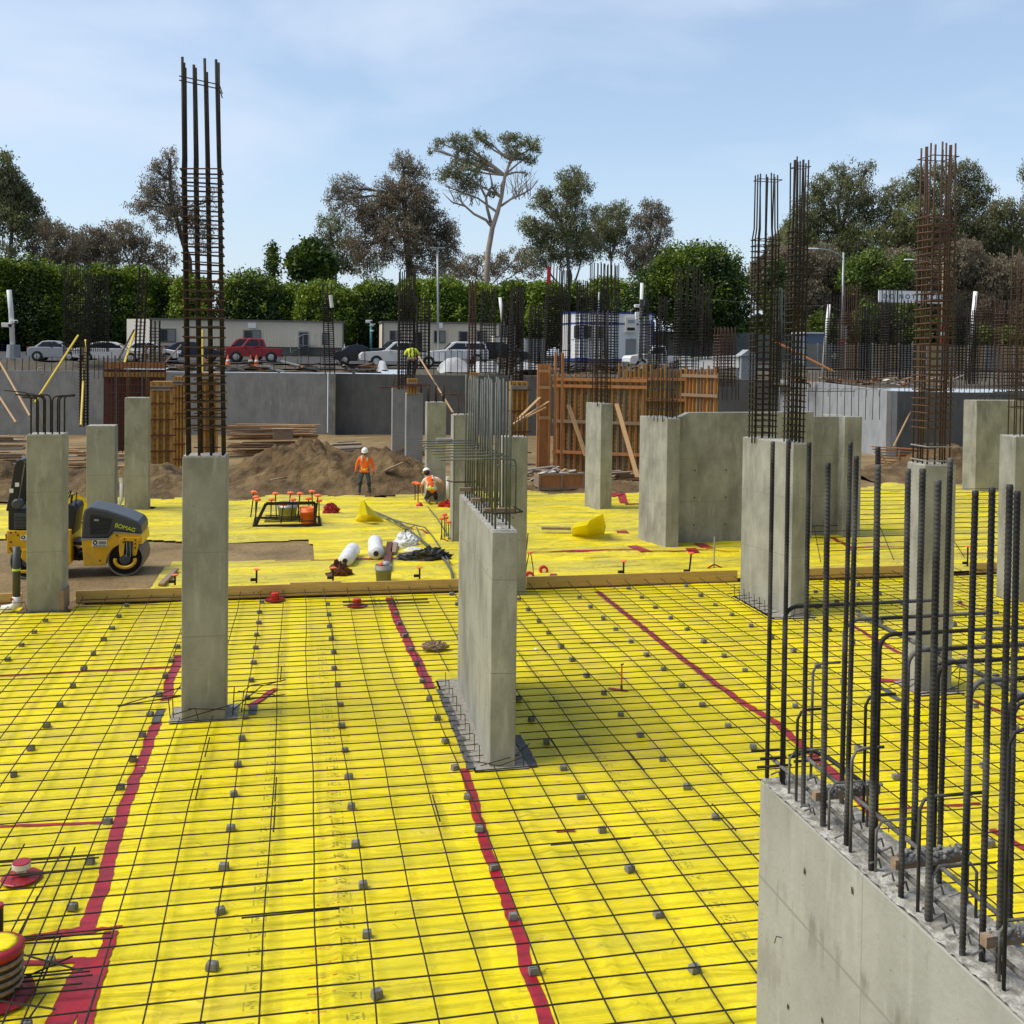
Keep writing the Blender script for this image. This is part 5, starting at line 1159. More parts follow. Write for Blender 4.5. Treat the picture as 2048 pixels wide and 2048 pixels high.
# ================================================================== FAR REBAR CAGES
def fcage(label, x0, x1, ytop, ytie, ybot, Y, nx=4, m='rebar', sp=.16, dy=None, ny=3, rv=.028, rt=.02, lean=0, parts=True, base='ground', ti=.03, seed=None):
    a, b = Yp(x0, 720, Y), Yp(x1, 720, Y); w_ = b.x-a.x; dy = dy or min(w_, .8)
    zb = Zat((a.x, Y), ybot); zt = Zat((a.x, Y), ytie); ztop = Zat((a.x, Y), ytop)
    t = thing('rebar_cage', label, 'rebar cage', ((a.x+b.x)/2, Y, zb), 'rebar cages standing around the far side of the pit')
    vs, ts = cages(None, None, a.x, b.x, Y, Y+dy, zb, zb+.15, zt, ztop, sp, nx, ny, rv, rt, top_in=ti, jit=.03, lean=(lean, 0), seed=seed or int(x0))
    for v in vs[:60]: v.build('vertical_bar', m, t)
    for v in ts[:95]: v.build('tie_bar', m, t)
    return t
FC = [
 ('wide dense cage at far left, left half of a pair before the blue fence', 127, 175, 527, 585, 705, 72, 6, 'rebar', .17),
 ('shorter dense cage right of the wide one before the blue fence', 178, 213, 548, 592, 700, 74, 5, 'rebar', .17),
 ('narrow leaning cage beside the short yellow prop, left of the trailer windows', 268, 284, 535, 592, 728, 64, 3, 'rebar', .2),
 ('slender dark column cage standing behind the left upright yellow prop', 160, 174, 680, 700, 850, 56, 3, 'rebar', .15),
 ('bent cage growing out of the wall pilaster, with a white sleeve', 651, 670, 567, 600, 745, 69.8, 3, 'rebar', .14),
 ('cage the clipped-on worker stands on, left of the tall lamp post', 799, 829, 540, 600, 775, 52.6, 5, 'rebar', .16),
 ('shorter cage just right of the clipped-on worker', 835, 859, 592, 620, 735, 66, 4, 'rebar', .2),
 ('narrow rusty cage above the narrow orange column form', 939, 951, 560, 630, 748, 62.4, 3, 'rebar_rust', .16),
 ('open cage before the second trailer, right of the narrow rusty one', 964, 991, 575, 625, 742, 70, 4, 'rebar', .2),
 ('dark cage above the orange column form right of the central bars', 1024, 1046, 575, 640, 765, 51, 4, 'rebar', .15),
 ('very dense leaning cage with a red flag, left of the guard cabin', 1091, 1117, 530, 590, 730, 60, 5, 'rebar', .12),
 ('thin open bars left of the guard cabin', 1124, 1139, 540, 690, 745, 62, 3, 'rebar', .4),
 ('cage crossing the left corner of the guard cabin', 1156, 1174, 560, 620, 740, 62, 3, 'rebar', .2),
 ('tall cage crossing the middle of the guard cabin', 1185, 1208, 525, 600, 745, 58, 4, 'rebar', .15),
 ('tall cage with a red tag crossing the guard cabin, right of its twin', 1214, 1235, 528, 618, 745, 58, 4, 'rebar', .15),
 ('small dark cage beside the white camera pole', 1283, 1296, 598, 610, 715, 66, 3, 'rebar', .2),
 ('dark cage between the camera pole and the broad cage', 1320, 1334, 592, 625, 725, 66, 3, 'rebar', .14),
 ('broad cage with four long bars in front of the big round tree', 1358, 1397, 532, 602, 745, 58, 4, 'rebar', .17),
 ('narrower cage right of the broad one in front of the big round tree', 1405, 1422, 567, 632, 716, 66, 4, 'rebar', .2),
 ('grey cage seen between the two tall front cages', 1550, 1568, 576, 640, 755, 62, 4, 'rebar_grey', .17),
 ('dark cage right of the white post with the black markings', 1660, 1684, 590, 635, 755, 66, 5, 'rebar', .17),
 ('rusty cage right of the street light pole', 1693, 1718, 568, 625, 757, 62, 4, 'rebar_rust', .17),
 ('wide faint cage below the long white sign', 1741, 1774, 600, 640, 760, 68, 6, 'rebar', .19),
 ('taller cage below the right half of the long white sign', 1776, 1801, 578, 615, 765, 60, 4, 'rebar', .17),
 ('dark cage right of the brown tall cage', 1912, 1939, 590, 628, 757, 60, 5, 'rebar', .17),
 ('wide rusty cage right of the leaning white post', 1957, 1996, 590, 610, 760, 60, 6, 'rebar_rust', .19),
 ('low dense cage filling the gap left of the broad cage', 1302, 1318, 640, 650, 745, 56, 4, 'rebar', .13),
 ('dark low cage behind the pale square pillar head', 1062, 1082, 610, 640, 745, 64, 4, 'rebar', .14),
 ('thin tall cage left of the dense leaning cage', 1000, 1014, 600, 640, 748, 66, 3, 'rebar', .18),
 ('dense cage right of the marked white post and its neighbour', 1722, 1738, 610, 640, 760, 64, 4, 'rebar', .14),
 ('cage in the gap right of the taller sign cage', 1806, 1828, 600, 640, 762, 62, 4, 'rebar', .15),
 ('dense cage just right of the brown cage foot', 1942, 1955, 620, 650, 765, 57, 3, 'rebar', .14),
 ('low rusty cage behind the shaded concrete face', 1440, 1470, 655, 668, 770, 52, 5, 'rebar_rust', .16),
 ('dark cage low behind the double cage', 1546, 1560, 640, 660, 770, 50, 3, 'rebar', .14),
 ('thin open cage above the pallets at left', 300, 318, 640, 655, 730, 70, 3, 'rebar', .2),
 ('wide rusty cage cut by the right edge of the photo', 2006, 2060, 600, 625, 790, 56, 7, 'rebar_rust', .2),
]
for i, q in enumerate(FC): fcage(*q[:7], nx=q[7], m=q[8], sp=q[9], lean=(.25 if 'leaning' in q[0] else -.25 if 'bent' in q[0] else 0), seed=100+i)
p = Yp(1097, 540, 60); MB().box((p.x, 59.9, p.z-.3), (.18, .03, 1.0)).build('red_flag', 'red', bpy.data.objects['rebar_cage.010'])
p = Yp(661, 590, 69.5); q = Yp(664, 615, 69.5); MB().tube([p, q], .12, 8).build('white_sleeve', 'pvc', bpy.data.objects['rebar_cage.004'])
# starter bars along the wall heads
def row(label, x0, x1, Y, n, zb, h, m='rebar', jit=.15):
    a, b = Yp(x0, 720, Y).x, Yp(x1, 720, Y).x; t = thing('starter_bar_row', label, 'rebar row', ((a+b)/2, Y, zb), 'rows of upright bars on the far walls'); g = random.Random(int(x0))
    for i in range(n): x = a+(b-a)*i/(n-1)+g.uniform(-.05, .05); MB().tube([(x, Y, zb), (x+g.uniform(-.04, .04), Y, zb+h+g.uniform(-jit, jit))], .022, 5).build('upright_bar', m, t)
row('row of upright bars on the far wall in front of the white tarpaulin', 868, 1015, 70.2, 14, 3.9, 1.7)
row('row of upright bars above the olive plywood form', 1120, 1290, 52, 18, 3.5, 1.5, 'rebar_rust', .4)
row('tightly spaced upright bars above the shaded concrete face', 1290, 1480, 50, 24, 3.2, 1.6, 'rebar', .4)
row('sparse upright bars on the wall left of the guard cabin', 1024, 1090, 66, 6, 3.8, 1.7)
row('dark upright posts along the pit edge in front of the left trailer', 560, 730, 74, 5, 4.3, 1.1, 'rebar')
row('upright bars on the wall head right of the double cage', 1540, 1740, 60, 15, 3.3, 1.3)
row('dense upright bars on the dark wall at far right', 1800, 2048, 54.2, 26, 3.3, 1.5, 'rebar', .3)
row('widely spaced posts and bars along the left pit edge', 330, 640, 71.5, 14, 4.1, 1.2, 'rebar', .35)
row('thin bars standing on the left wall head', 0, 160, 70.5, 12, 3.9, .9, 'rebar', .3)
row('upright bars behind the white post with dark bands', 1900, 2048, 58, 14, 3.5, 1.9, 'rebar_rust', .4)
row('small upright bars in front of the white car at far left', 190, 250, 68, 8, 3.6, 1.3)
# berm and rubble at the pit edge
def berm(label_, x0, x1, Y, h, seed, m='berm'):
    a, b = Yp(x0, 720, Y).x, Yp(x1, 720, Y).x
    tag(grid('spoil_bank', a, b, Y-1.6, Y+3.5, .25, lambda X, Yy: gzf(Yy)+np.exp(-((Yy-Y-.6)/1.2)**2)*h*(1+fbm(X*.6, Yy*.6, 3, seed)*1.2)*np.clip(np.minimum(X-a, b-X)/1.5, 0, 1)-.15, m), kind='structure')
berm('', -60, 245, 73, .55, 3); berm('', 330, 760, 73.2, .28, 5); berm('', 1540, 1960, 66, .35, 6); berm('', 1000, 1350, 72, .3, 7)
def tarp(label, x0, x1, yt, yb, Y, seed):
    a, b = Yp(x0, 720, Y), Yp(x1, 720, Y); zt = Zat((a.x, Y), yt); zb = Zat((a.x, Y), yb)-.2; c = (a.x+b.x)/2; w_ = (b.x-a.x)/2
    o = grid('tarpaulin', a.x, b.x, Y-1.6, Y+1.6, .2, lambda X, Yy: zb+(zt-zb)*np.clip(1.05-np.abs((X-c)/w_)**2.2, 0, .8)*np.clip(1.2-((Yy-Y)/1.6)**2, 0, 1)*(1+fbm(X*1.1, Yy*1.1, 3, seed)*.8), 'white_tarp')
    tag(o, label, 'tarpaulin')
tarp('grey-white tarpaulin over a low heap behind the row of upright bars', 872, 945, 714, 742, 72.6, 3)
tarp('lower grey-white tarpaulin heap just right of the larger one', 940, 1003, 720, 742, 73, 5)
tarp('white plastic scrap hanging at the pit edge by the white pickup', 754, 775, 716, 738, 71.4, 7)
tarp('pale sheeting heaped left of the guard cabin', 1030, 1085, 722, 736, 72, 9)
# pallets
def pallets(label, px0, px1, yt, yb, Y, n=9, m='pine'):
    a, b = Yp(px0, 720, Y), Yp(px1, 720, Y); z0 = Zat((a.x, Y), yb); z1 = Zat((a.x, Y), yt); t = thing('pallet_stack', label, 'pallets', ((a.x+b.x)/2, Y, z0)); h = (z1-z0)/n; g = random.Random(n)
    for i in range(n):
        mb = MB(); z = z0+h*i; dx = g.uniform(-.04, .04)
        mb.box(((a.x+b.x)/2+dx, Y+.6, z+h*.85), (b.x-a.x, 1.1, h*.22))
        for k in range(3): mb.box((a.x+dx+(b.x-a.x)*(k+.5)/3, Y+.6, z+h*.4), (.12, 1.1, h*.68))
        mb.build('pallet', m, t)
    return t
pallets('stack of timber pallets at the pit edge beside the narrow leaning cage', 281, 327, 690, 722, 76, 8)
pallets('stack of brown pallets behind the right tarpaulin', 998, 1040, 716, 738, 75, 5, 'old_wood')
# ================================================================== PARKED VEHICLES
VG = 'vehicles parked beyond the pit'
WH = {}
def wheel(root, x, y, r, w_=.22):
    if 'w' not in WH:
        tb = MB().lathe([(r*.62, -w_/2), (r*.95, -w_/2), (r, -w_/3), (r, w_/3), (r*.95, w_/2), (r*.62, w_/2)], (0, 0, 0), 18, 'Y').build('wheel', 'rubber')
        rb = MB().lathe([(r*.3, -w_/2-.01), (r*.62, -w_/2-.004), (r*.62, w_/2+.004), (r*.3, w_/2+.01)], (0, 0, 0), 14, 'Y').build('rim', 'chrome', tb); WH['w'] = (tb, r); o = tb
    else: o = copy_tree(WH['w'][0])
    o.parent = root; o.location = (x, y, r); k = r/WH['w'][1]; o.scale = (k, 1, k); return o
def vehicle(kind, label, px, pyb, Y, length, m, face=1, name='parked_car', cat='car', rz=0):
    """face=+1: nose to the right. px is the pixel of the rear end at the left (or nose if face=-1)"""
    c = Yp(px, 720, Y); z = gz(Y)+.10; L = length; W = 1.85 if kind != 'pickup' else 1.95
    t = thing(name, label, cat, (c.x+L/2, Y, z), VG, rz=(0 if face > 0 else math.pi)+rz)
    if kind == 'pickup':
        prof = [(-L/2, .45), (-L/2, 1.02), (-.05*L, 1.05), (.0*L-.1, 1.10), (-.03*L, 1.15), (.20*L, 1.15), (.24*L, 1.12), (.47*L, 1.02), (.5*L, .85), (.5*L, .45), (.38*L, .40), (.22*L, .40), (-.22*L, .42), (-.38*L, .42)]
        cab = [(-.12*L, 1.10), (-.10*L, 1.72), (-.07*L, 1.78), (.07*L, 1.78), (.11*L, 1.70), (.22*L, 1.12)]; win = [(-.085*L, 1.2), (-.075*L, 1.66), (.075*L, 1.68), (.17*L, 1.2)]
        roofz = 1.78; wr = .38; wx = (-.31*L, .31*L)
    elif kind == 'sedan':
        prof = [(-L/2, .35), (-L/2, .85), (-.44*L, .98), (-.25*L, 1.0), (.2*L, .98), (.44*L, .82), (.5*L, .65), (.5*L, .3), (.35*L, .25), (-.35*L, .25)]
        cab = [(-.36*L, .97), (-.22*L, 1.38), (-.1*L, 1.45), (.05*L, 1.43), (.13*L, 1.30), (.26*L, .96)]; win = [(-.30*L, 1.0), (-.2*L, 1.33), (.04*L, 1.37), (.20*L, 1.0)]; wr = .33; wx = (-.3*L, .31*L)
    else:
        prof = [(-L/2, .4), (-L/2, 1.05), (-.3*L, 1.1), (.18*L, 1.08), (.44*L, .98), (.5*L, .8), (.5*L, .4), (.36*L, .35), (-.36*L, .35)]
        cab = [(-.48*L, 1.05), (-.44*L, 1.66), (-.38*L, 1.74), (.02*L, 1.74), (.10*L, 1.62), (.22*L, 1.05)]; win = [(-.44*L, 1.14), (-.41*L, 1.6), (.04*L, 1.62), (.16*L, 1.14)]; wr = .37; wx = (-.3*L, .31*L)
    k = dict(world=False)
    MB().side(prof, -W/2, W/2).build('body', m, t, bevel=.05, **k)
    # cabin with sides leaning in
    cb = MB(); n = len(cab); zb_ = cab[0][1]; V = []
    for s_ in (-1, 1):
        for (x, z_) in cab: V.append((x, s_*(W/2-.03-(z_-zb_)*.22), z_))
    cb.add(V, [tuple(range(n))[::-1], tuple(range(n, 2*n))]+[(i, (i+1) % n, n+(i+1) % n, n+i) for i in range(n)]); cb.build('cabin', m, t, bevel=.04, **k)
    for s_ in (-1, 1):
        wv = []; 
        for (x, z_) in win: wv.append((x, s_*(W/2-.03-(z_-zb_)*.22+.012), z_))
        xm = (win[0][0]+win[-1][0])/2+.02*L
        q = MB(); q.add(wv, [(0, 1, 2, 3) if s_ > 0 else (3, 2, 1, 0)]); q.build('side_window', 'glass', t, **k)
        MB().box((xm, s_*(W/2-.03-.10), (win[0][1]+win[1][1])/2), (.06, .09, win[1][1]-win[0][1]+.04)).build('pillar', m, t, **k)
        MB().box((-.02*L, s_*(W/2+.008), .98), (.14, .03, .03)).build('door_handle', 'black', t, **k)
        MB().box((.15*L, s_*(W/2+.09), 1.15), (.16, .16, .12)).build('mirror', 'black' if kind != 'pickup' else m, t, bevel=.02, **k)
        MB().box((.5*L-.03, s_*(W/2-.22), .78), (.10, .32, .15)).build('headlight', 'lamp_white', t, bevel=.02, **k)
        MB().box((-.5*L+.03, s_*(W/2-.12), .88), (.10, .16, .24)).build('tail_light', 'lamp_red', t, bevel=.02, **k)
    f0, f1 = cab[-2], cab[-1]; wi = MB(); ny_ = W/2-.16
    wi.add([(f1[0]-.04+.015, -ny_, f1[1]+.06), (f1[0]-.04+.015, ny_, f1[1]+.06), (f0[0]+.02, ny_-.1, f0[1]), (f0[0]+.02, -ny_+.1, f0[1])], [(0, 1, 2, 3)]); wi.build('windscreen', 'glass', t, **k)
    r0_, r1_ = cab[0], cab[1]; wi = MB(); wi.add([(r0_[0]-.012, -ny_, r0_[1]+.08), (r0_[0]-.012, ny_, r0_[1]+.08), (r1_[0]-.012, ny_-.1, r1_[1]-.05), (r1_[0]-.012, -ny_+.1, r1_[1]-.05)], [(3, 2, 1, 0)]); wi.build('rear_window', 'glass', t, **k)
    MB().box((.5*L+.02, 0, .5), (.12, W*.96, .2)).build('bumper', 'black' if kind != 'pickup' else 'chrome', t, bevel=.03, **k)
    MB().box((-.5*L-.02, 0, .5), (.12, W*.96, .2)).build('bumper', 'black', t, bevel=.03, **k)
    for x in wx:
        for s_ in (-1, 1):
            MB().lathe([(wr*1.12, s_*(W/2-.10)), (wr*1.12, s_*(W/2+.004))], (x, 0, wr), 16, 'Y').build('wheel_arch', 'black', t, **k); wheel(t, x, s_*(W/2-.06), wr)
    return t
vehicle('sedan', 'white hatchback parked at far left behind the dense cages', 150, 720, 78, 4.7, 'car_white', 1)
vehicle('sedan', 'second white car parked nose-in behind the short yellow prop', 238, 722, 80, 2.6+1.6, 'car_white', 1)
vehicle('sedan', 'dark navy car in front of the left trailer, right of the pallets', 320, 722, 84, 4.6, 'car_navy', 1)
vehicle('suv', 'red wagon behind the tall-caged pillar, in front of the left trailer', 432, 720, 86, 3.9, 'car_red', -1, 'parked_car')
vehicle('pickup', 'red pickup with a white bed cover before the left trailer windows', 452, 722, 82, 3.2+.9, 'car_red', -1, 'pickup_truck', 'pickup')
vehicle('sedan', 'black car between the left trailer end and the dark green pickup', 668, 722, 79, 3.7, 'car_black', 1)
vehicle('suv', 'dark green jeep behind the white pickup bonnet', 735, 710, 90, 4.4, 'car_green', -1)
vehicle('pickup', 'white pickup facing left at the pit edge, right of the black car', 719, 730, 75, 5.9, 'car_white', -1, 'pickup_truck', 'pickup')
vehicle('suv', 'white estate car with red tail lights behind the cage right of the worker', 852, 722, 83, 4.9, 'car_white', -1)
vehicle('suv', 'black estate car in front of the second trailer door', 935, 722, 84, 5.0, 'car_black', 1)
vehicle('pickup', 'white work truck in front of the guard cabin', 1252, 730, 74, 4.6, 'car_white', -1, 'pickup_truck', 'pickup')
vehicle('sedan', 'silver car behind the spoil bank at the far left edge', 60, 722, 80, 3.4, 'car_silver', 1)
for i, (px, l) in enumerate(((456, 'orange traffic cone nearest the tall cage, before the dark car'), (501, 'left one of two orange cones by the red pickup'), (513, 'right one of two orange cones by the red pickup'))):
    q = Yp(px, 725, 76); z = gz(76)+.05; t = thing('traffic_cone', l, 'traffic cone', (q.x, 76, z))
    MB().lathe([(.2, .04), (.03, .75)], (q.x, 76, z), 12).build('cone', 'orange', t); MB().lathe([(.145, .30), (.10, .45)], (q.x, 76, z), 12).build('band', 'white', t); MB().box((q.x, 76, z+.02), (.42, .42, .04)).build('base', 'black', t)
# ================================================================== SITE OFFICES
def trailer(label, px0, px1, pe, yt, yb, Y, wins, doors, panel_x=None, ac=True):
    """long face px0..px1 at distance Y; pe = pixel of the side end at left"""
    a, b = Yp(px0, 720, Y), Yp(px1, 720, Y); z0 = Zat((a.x, Y), yb); zt = Zat((a.x, Y), yt); L = b.x-a.x
    t = thing('site_office', label, 'site trailer', ((a.x+b.x)/2, Y, z0)); D_ = 3.6
    MB().prism(rect(a.x, b.x, Y, Y+D_), z0+.55, zt-.12).build('wall', 'trailer', t)
    if pe: 
        e = Yp(pe, 720, Y+1.6); MB().prism([(a.x-.005, Y-.004), (e.x, Y+1.4), (e.x+.5, Y+D_), (a.x+.4, Y+D_)], z0+.55, zt-.08).build('end_wall', 'trailer_end', t)
    MB().prism(rect(a.x-.1, b.x+.1, Y-.12, Y+D_+.1), zt-.14, zt).build('roof', 'trailer_trim', t)
    MB().prism(rect(a.x+.1, b.x-.1, Y+.12, Y+D_-.1), z0-.2, z0+.56).build('skirt', 'trailer_trim', t)
    rb = MB(); n = int(L/.30)
    for i in range(n): rb.box((a.x+.1+i*.30, Y-.009, (z0+.55+zt)/2-.06), (.035, .02, zt-z0-.72))
    rb.build('siding_ribs', 'trailer', t)
    MB().box((a.x+.05, Y-.03, (z0+zt)/2+.2), (.14, .05, zt-z0-.72)).build('corner_trim', 'trailer_trim', t); MB().box((b.x-.05, Y-.03, (z0+zt)/2+.2), (.14, .05, zt-z0-.72)).build('corner_trim', 'trailer_trim', t)
    for (wx, ww, y0, y1) in wins:
        c = Yp(wx, 720, Y-.05); w_ = ww*Y/F/.98; z1, z2 = Zat((c.x, Y), y1), Zat((c.x, Y), y0); fr = MB().box((c.x, Y-.04, (z1+z2)/2), (w_, .06, z2-z1)).build('window', 'trailer_trim', t)
        for s_ in (-1, 1): MB().box((c.x+s_*w_*.235, Y-.075, (z1+z2)/2), (w_*.40, .02, (z2-z1)*.84)).build('pane', 'glass' if s_ < 0 else 'trailer_grey', fr)
        for k in range(5): MB().box((c.x+w_*.1, Y-.09, z1+(z2-z1)*(k+.9)/6), (w_*.6, .01, .03)).build('bar', 'trailer_trim', fr)
    for (dx, dw, y0, y1) in doors:
        c = Yp(dx, 720, Y-.05); w_ = dw*Y/F; z1, z2 = Zat((c.x, Y), y1), Zat((c.x, Y), y0); d = MB().box((c.x, Y-.04, (z1+z2)/2), (w_, .06, z2-z1)).build('door', 'trailer_grey', t)
        MB().box((c.x, Y-.08, (z1+z2)/2-.03), (w_*.8, .03, (z2-z1)*.92)).build('door_leaf', 'glass', d); MB().box((c.x-w_*.3, Y-.12, (z1+z2)/2-.1), (.1, .05, .05)).build('handle', 'chrome', d)
    return t, z0, zt
t, z0, zt = trailer('long beige site office with a door and steps, left of the two', 300, 687, 254, 636, 703, 98, [(335, 30, 657, 685), (504, 32, 660, 690), (651, 14, 665, 690)], [(607, 20, 663, 712)])
c = Yp(604, 700, 96); st_ = thing('access_stairs', 'grey metal steps with railing at the left trailer door', 'steps', (c.x, 96, z0-.1))
for i in range(4): MB().box((c.x-.9+i*.3, 97.2, z0+.1+i*.18), (.3, .9, .05)).build('step', 'galv', st_)
MB().box((c.x+.7, 97.2, z0+.72), (1.1, 1.0, .05)).build('landing', 'galv', st_)
for x, z in ((c.x-1.0, z0+.05), (c.x+.1, z0+.7), (c.x+1.2, z0+.7)): MB().tube([(x, 96.75, z), (x, 96.75, z+1.0)], .03, 5).build('post', 'galv', st_)
MB().tube([(c.x-1.0, 96.75, z0+1.05), (c.x+.1, 96.75, z0+1.7), (c.x+1.2, 96.75, z0+1.7), (c.x+2.0, 96.75, z0+1.7), (c.x+2.0, 96.75, z0)], .03, 5).build('railing', 'galv', st_)
p = Yp(504, 651, 97.9); MB().box(p, (.7, .04, .45)).build('number_plate', 'white', t)
t, z0, zt = trailer('second beige site office behind the white pickup and the worker', 764, 1000, None, 642, 712, 98, [(790, 22, 661, 684), (879, 23, 661, 686), (963, 20, 661, 690)], [(835, 18, 662, 708), (926, 19, 662, 688)])
p = Yp(880, 651, 97.8); MB().box(p, (.5, .04, .5)).build('number_plate', 'white', t)
p = Yp(876, 690, 97.8)
# grey container and skip beyond
for (x0, x1, yt, yb, Y, m, l) in ((1000, 1030, 650, 712, 101, 'trailer_grey', 'grey utility box at the right end of the second site office'), (990, 1024, 672, 700, 94, 'trailer_end', 'low cream storage bin right of the black estate car'), (1050, 1090, 676, 712, 95, 'galv', 'pale metal container left of the dense leaning cage')):
    a, b = Yp(x0, 720, Y), Yp(x1, 720, Y); z0 = gz(Y); zt = Zat((a.x, Y), yt); t = thing('storage_container', l, 'container', ((a.x+b.x)/2, Y, z0))
    MB().prism(rect(a.x, b.x, Y, Y+2.2), z0, zt).build('body', m, t, bevel=.03)
    for i in range(7): MB().box((a.x+(b.x-a.x)*(i+.5)/7, Y-.03, (z0+zt)/2), (.10, .05, (zt-z0)*.85)).build('rib', m, t)
    MB().box(((a.x+b.x)/2, Y-.02, zt-.05), (b.x-a.x+.06, .1, .12)).build('top_rail', 'trailer_trim', t)
# guard cabin
Y = 88; A, M_, B = Yp(1139, 720, Y+1.2), Yp(1210, 720, Y), Yp(1304, 720, Y+.7); z0 = gz(Y)+.3; zt = Zat((M_.x, Y), 624)
t = thing('guard_cabin', 'white cabin with blue trim and dark corner windows behind the cages', 'cabin', (M_.x, Y, z0))
P = [(A.x, Y+1.2), (A.x+.75, Y+.25), (M_.x, Y), (B.x, Y+.7), (B.x, Y+4), (A.x, Y+4)]
MB().prism(P, z0, zt-.1).build('wall', 'white', t); Pe = [(x+(x-M_.x)*.015, y-.05) for x, y in P]
MB().prism(Pe, zt-.12, zt).build('roof_trim', 'blue_trim', t); MB().prism(Pe, zt-1.05, zt-.93).build('trim_band', 'blue_trim', t); MB().prism(Pe, z0-.02, z0+.2).build('base_trim', 'blue_trim', t)
for (q0, q1) in ((P[0], P[1]), (P[1], P[2]), (P[2], P[3])):
    for f0 in (((.12, .88),) if q0 != P[1] else ((.06, .46), (.54, .94))) if q0 != P[2] else ():
        a = Vector((*q0, 0)).lerp(Vector((*q1, 0)), f0[0]); b = Vector((*q0, 0)).lerp(Vector((*q1, 0)), f0[1]); fr = MB().bar((a.x, a.y-.03, zt-1.75), (b.x, b.y-.03, zt-1.75), .06, 1.25).build('window', 'white', t)
        MB().bar((a.x+.07, a.y-.07, zt-1.75), (b.x-.07, b.y-.07, zt-1.75), .06, 1.05).build('pane', 'glass', fr)
for q in P[:4]: MB().box((q[0], q[1]-.04, (z0+zt)/2), (.09, .09, zt-z0-.1)).build('corner_trim', 'blue_trim', t)
c = Yp(1260, 650, Y+.3); ac = MB().box((c.x, Y+.2, c.z), (1.0, .35, 1.3)).build('air_conditioner', 'trailer_end', t)
MB().box((c.x, Y+.015, c.z-.35), (.7, .02, .25)).build('grille', 'black', ac); MB().box((c.x, Y+.015, c.z+.3), (.6, .02, .3)).build('fan_cover', 'galv', ac)
c = Yp(1262, 695, Y+.2); MB().box((c.x, Y+.3, z0+1.0), (.95, .08, 1.9)).build('door', 'trailer_grey', t)
# ================================================================== POLES, LIGHTS, SIGNS
def pole(label, pts, Y, r, m, name='camera_pole', cat='pole', cams=(), group=None):
    P = [Yp(x, y, Y) for x, y in pts]; t = thing(name, label, cat, P[-1], group); MB().tube(P[::-1], r, 8).build('pole', m, t, smooth=True)
    for (x, y, s_) in cams:
        p = Yp(x, y, Y-.2); k = MB().box(p, (.45*s_, .25, .2*s_)).build('camera', 'white', t, bevel=.03); MB().lathe([(.08*s_, 0), (.08*s_, .08)], p+Vector((.16*s_, -.14, -.03)), 8, 'Y').build('lens', 'black', k)
    return t
t = pole('white camera pole on a concrete foot at the far left', [(18, 580), (22, 620), (26, 705)], 74, .16, 'pole_white', cams=((14, 650, 1.4), (28, 643, 1))); q = Yp(27, 700, 74); MB().lathe([(.45, -.5), (.4, .35)], q, 10).build('foot', 'concrete_pale', t)
pole('teal camera pole between the two site offices', [(742, 643), (742, 700)], 96, .10, 'pole_teal', cams=((738, 643, 1.3), (745, 650, 1.1), (744, 662, .8)))
t = pole('tall grey lamp post rising above the hedge behind the worker', [(875, 497), (876, 600), (876, 712)], 84, .09, 'galv', 'lamp_post', 'lamp post'); 
for s_ in (-1, 1): q = Yp(875+s_*8, 496, 84); MB().box(q, (.55, .3, .1)).build('lamp_head', 'galv', t, bevel=.02)
t = pole('white camera pole in front of the guard cabin', [(1284, 566), (1282, 640), (1279, 722)], 72, .13, 'pole_white', cams=((1276, 612, 1.1), (1280, 629, 1.6), (1277, 636, 1))); q = Yp(1284, 606, 71.8); MB().box(q, (.3, .2, .4)).build('junction_box', 'galv', t)
pole('short white mast on the roof of the guard cabin', [(1197, 584), (1196, 632)], 89.5, .10, 'pole_white', 'mast', 'mast')
pole('leaning white pipe beyond the second site office', [(1000, 595), (1006, 650)], 80, .12, 'white', 'white_post', 'post')
t = pole('white post with black markings right of the double cage', [(1659, 609), (1654, 650), (1647, 742)], 68, .14, 'white', 'white_post', 'post')
mk = MB(); 
for i in range(16): a = Yp(1661.5-i*.45, 617+i*5, 67.84); mk.box(a, (.05, .01, .10))
mk.build('printed_mark', 'black', t)
t = pole('slightly leaning white post with dark bands at right', [(1951, 583), (1944, 660), (1935, 757)], 64, .14, 'white', 'white_post', 'post')
for i in range(22): a = Yp(1946.5-i*.6, 632+i*5.6, 64); MB().tube([a+Vector((0, 0, .03)), a+Vector((0, 0, -.03))], .146, 8).build('band', 'rebar', t)
def cable(label, P, r=.018):
    Q = []
    for (a, b) in zip(P[:-1], P[1:]):
        for k in range(8): u_ = k/8; q = a.lerp(b, u_); q.z -= .35*4*u_*(1-u_)*.6; Q.append(q)
    Q.append(P[-1]); solo('string_line', MB().tube(Q, r, 4), 'rebar_grey', label, 'cable')
cable('thin cable sagging from the round tree to the marked white post', [Yp(1357, 585, 90), Yp(1490, 603, 84), Yp(1659, 610, 68)])
cable('thin cable sagging between the two white posts at right', [Yp(1659, 610, 68), Yp(1725, 628, 66), Yp(1838, 626, 65), Yp(1951, 584, 64)])
cable('thin cable running off the right edge from the leaning white post', [Yp(1951, 584, 64), Yp(2070, 610, 62)])
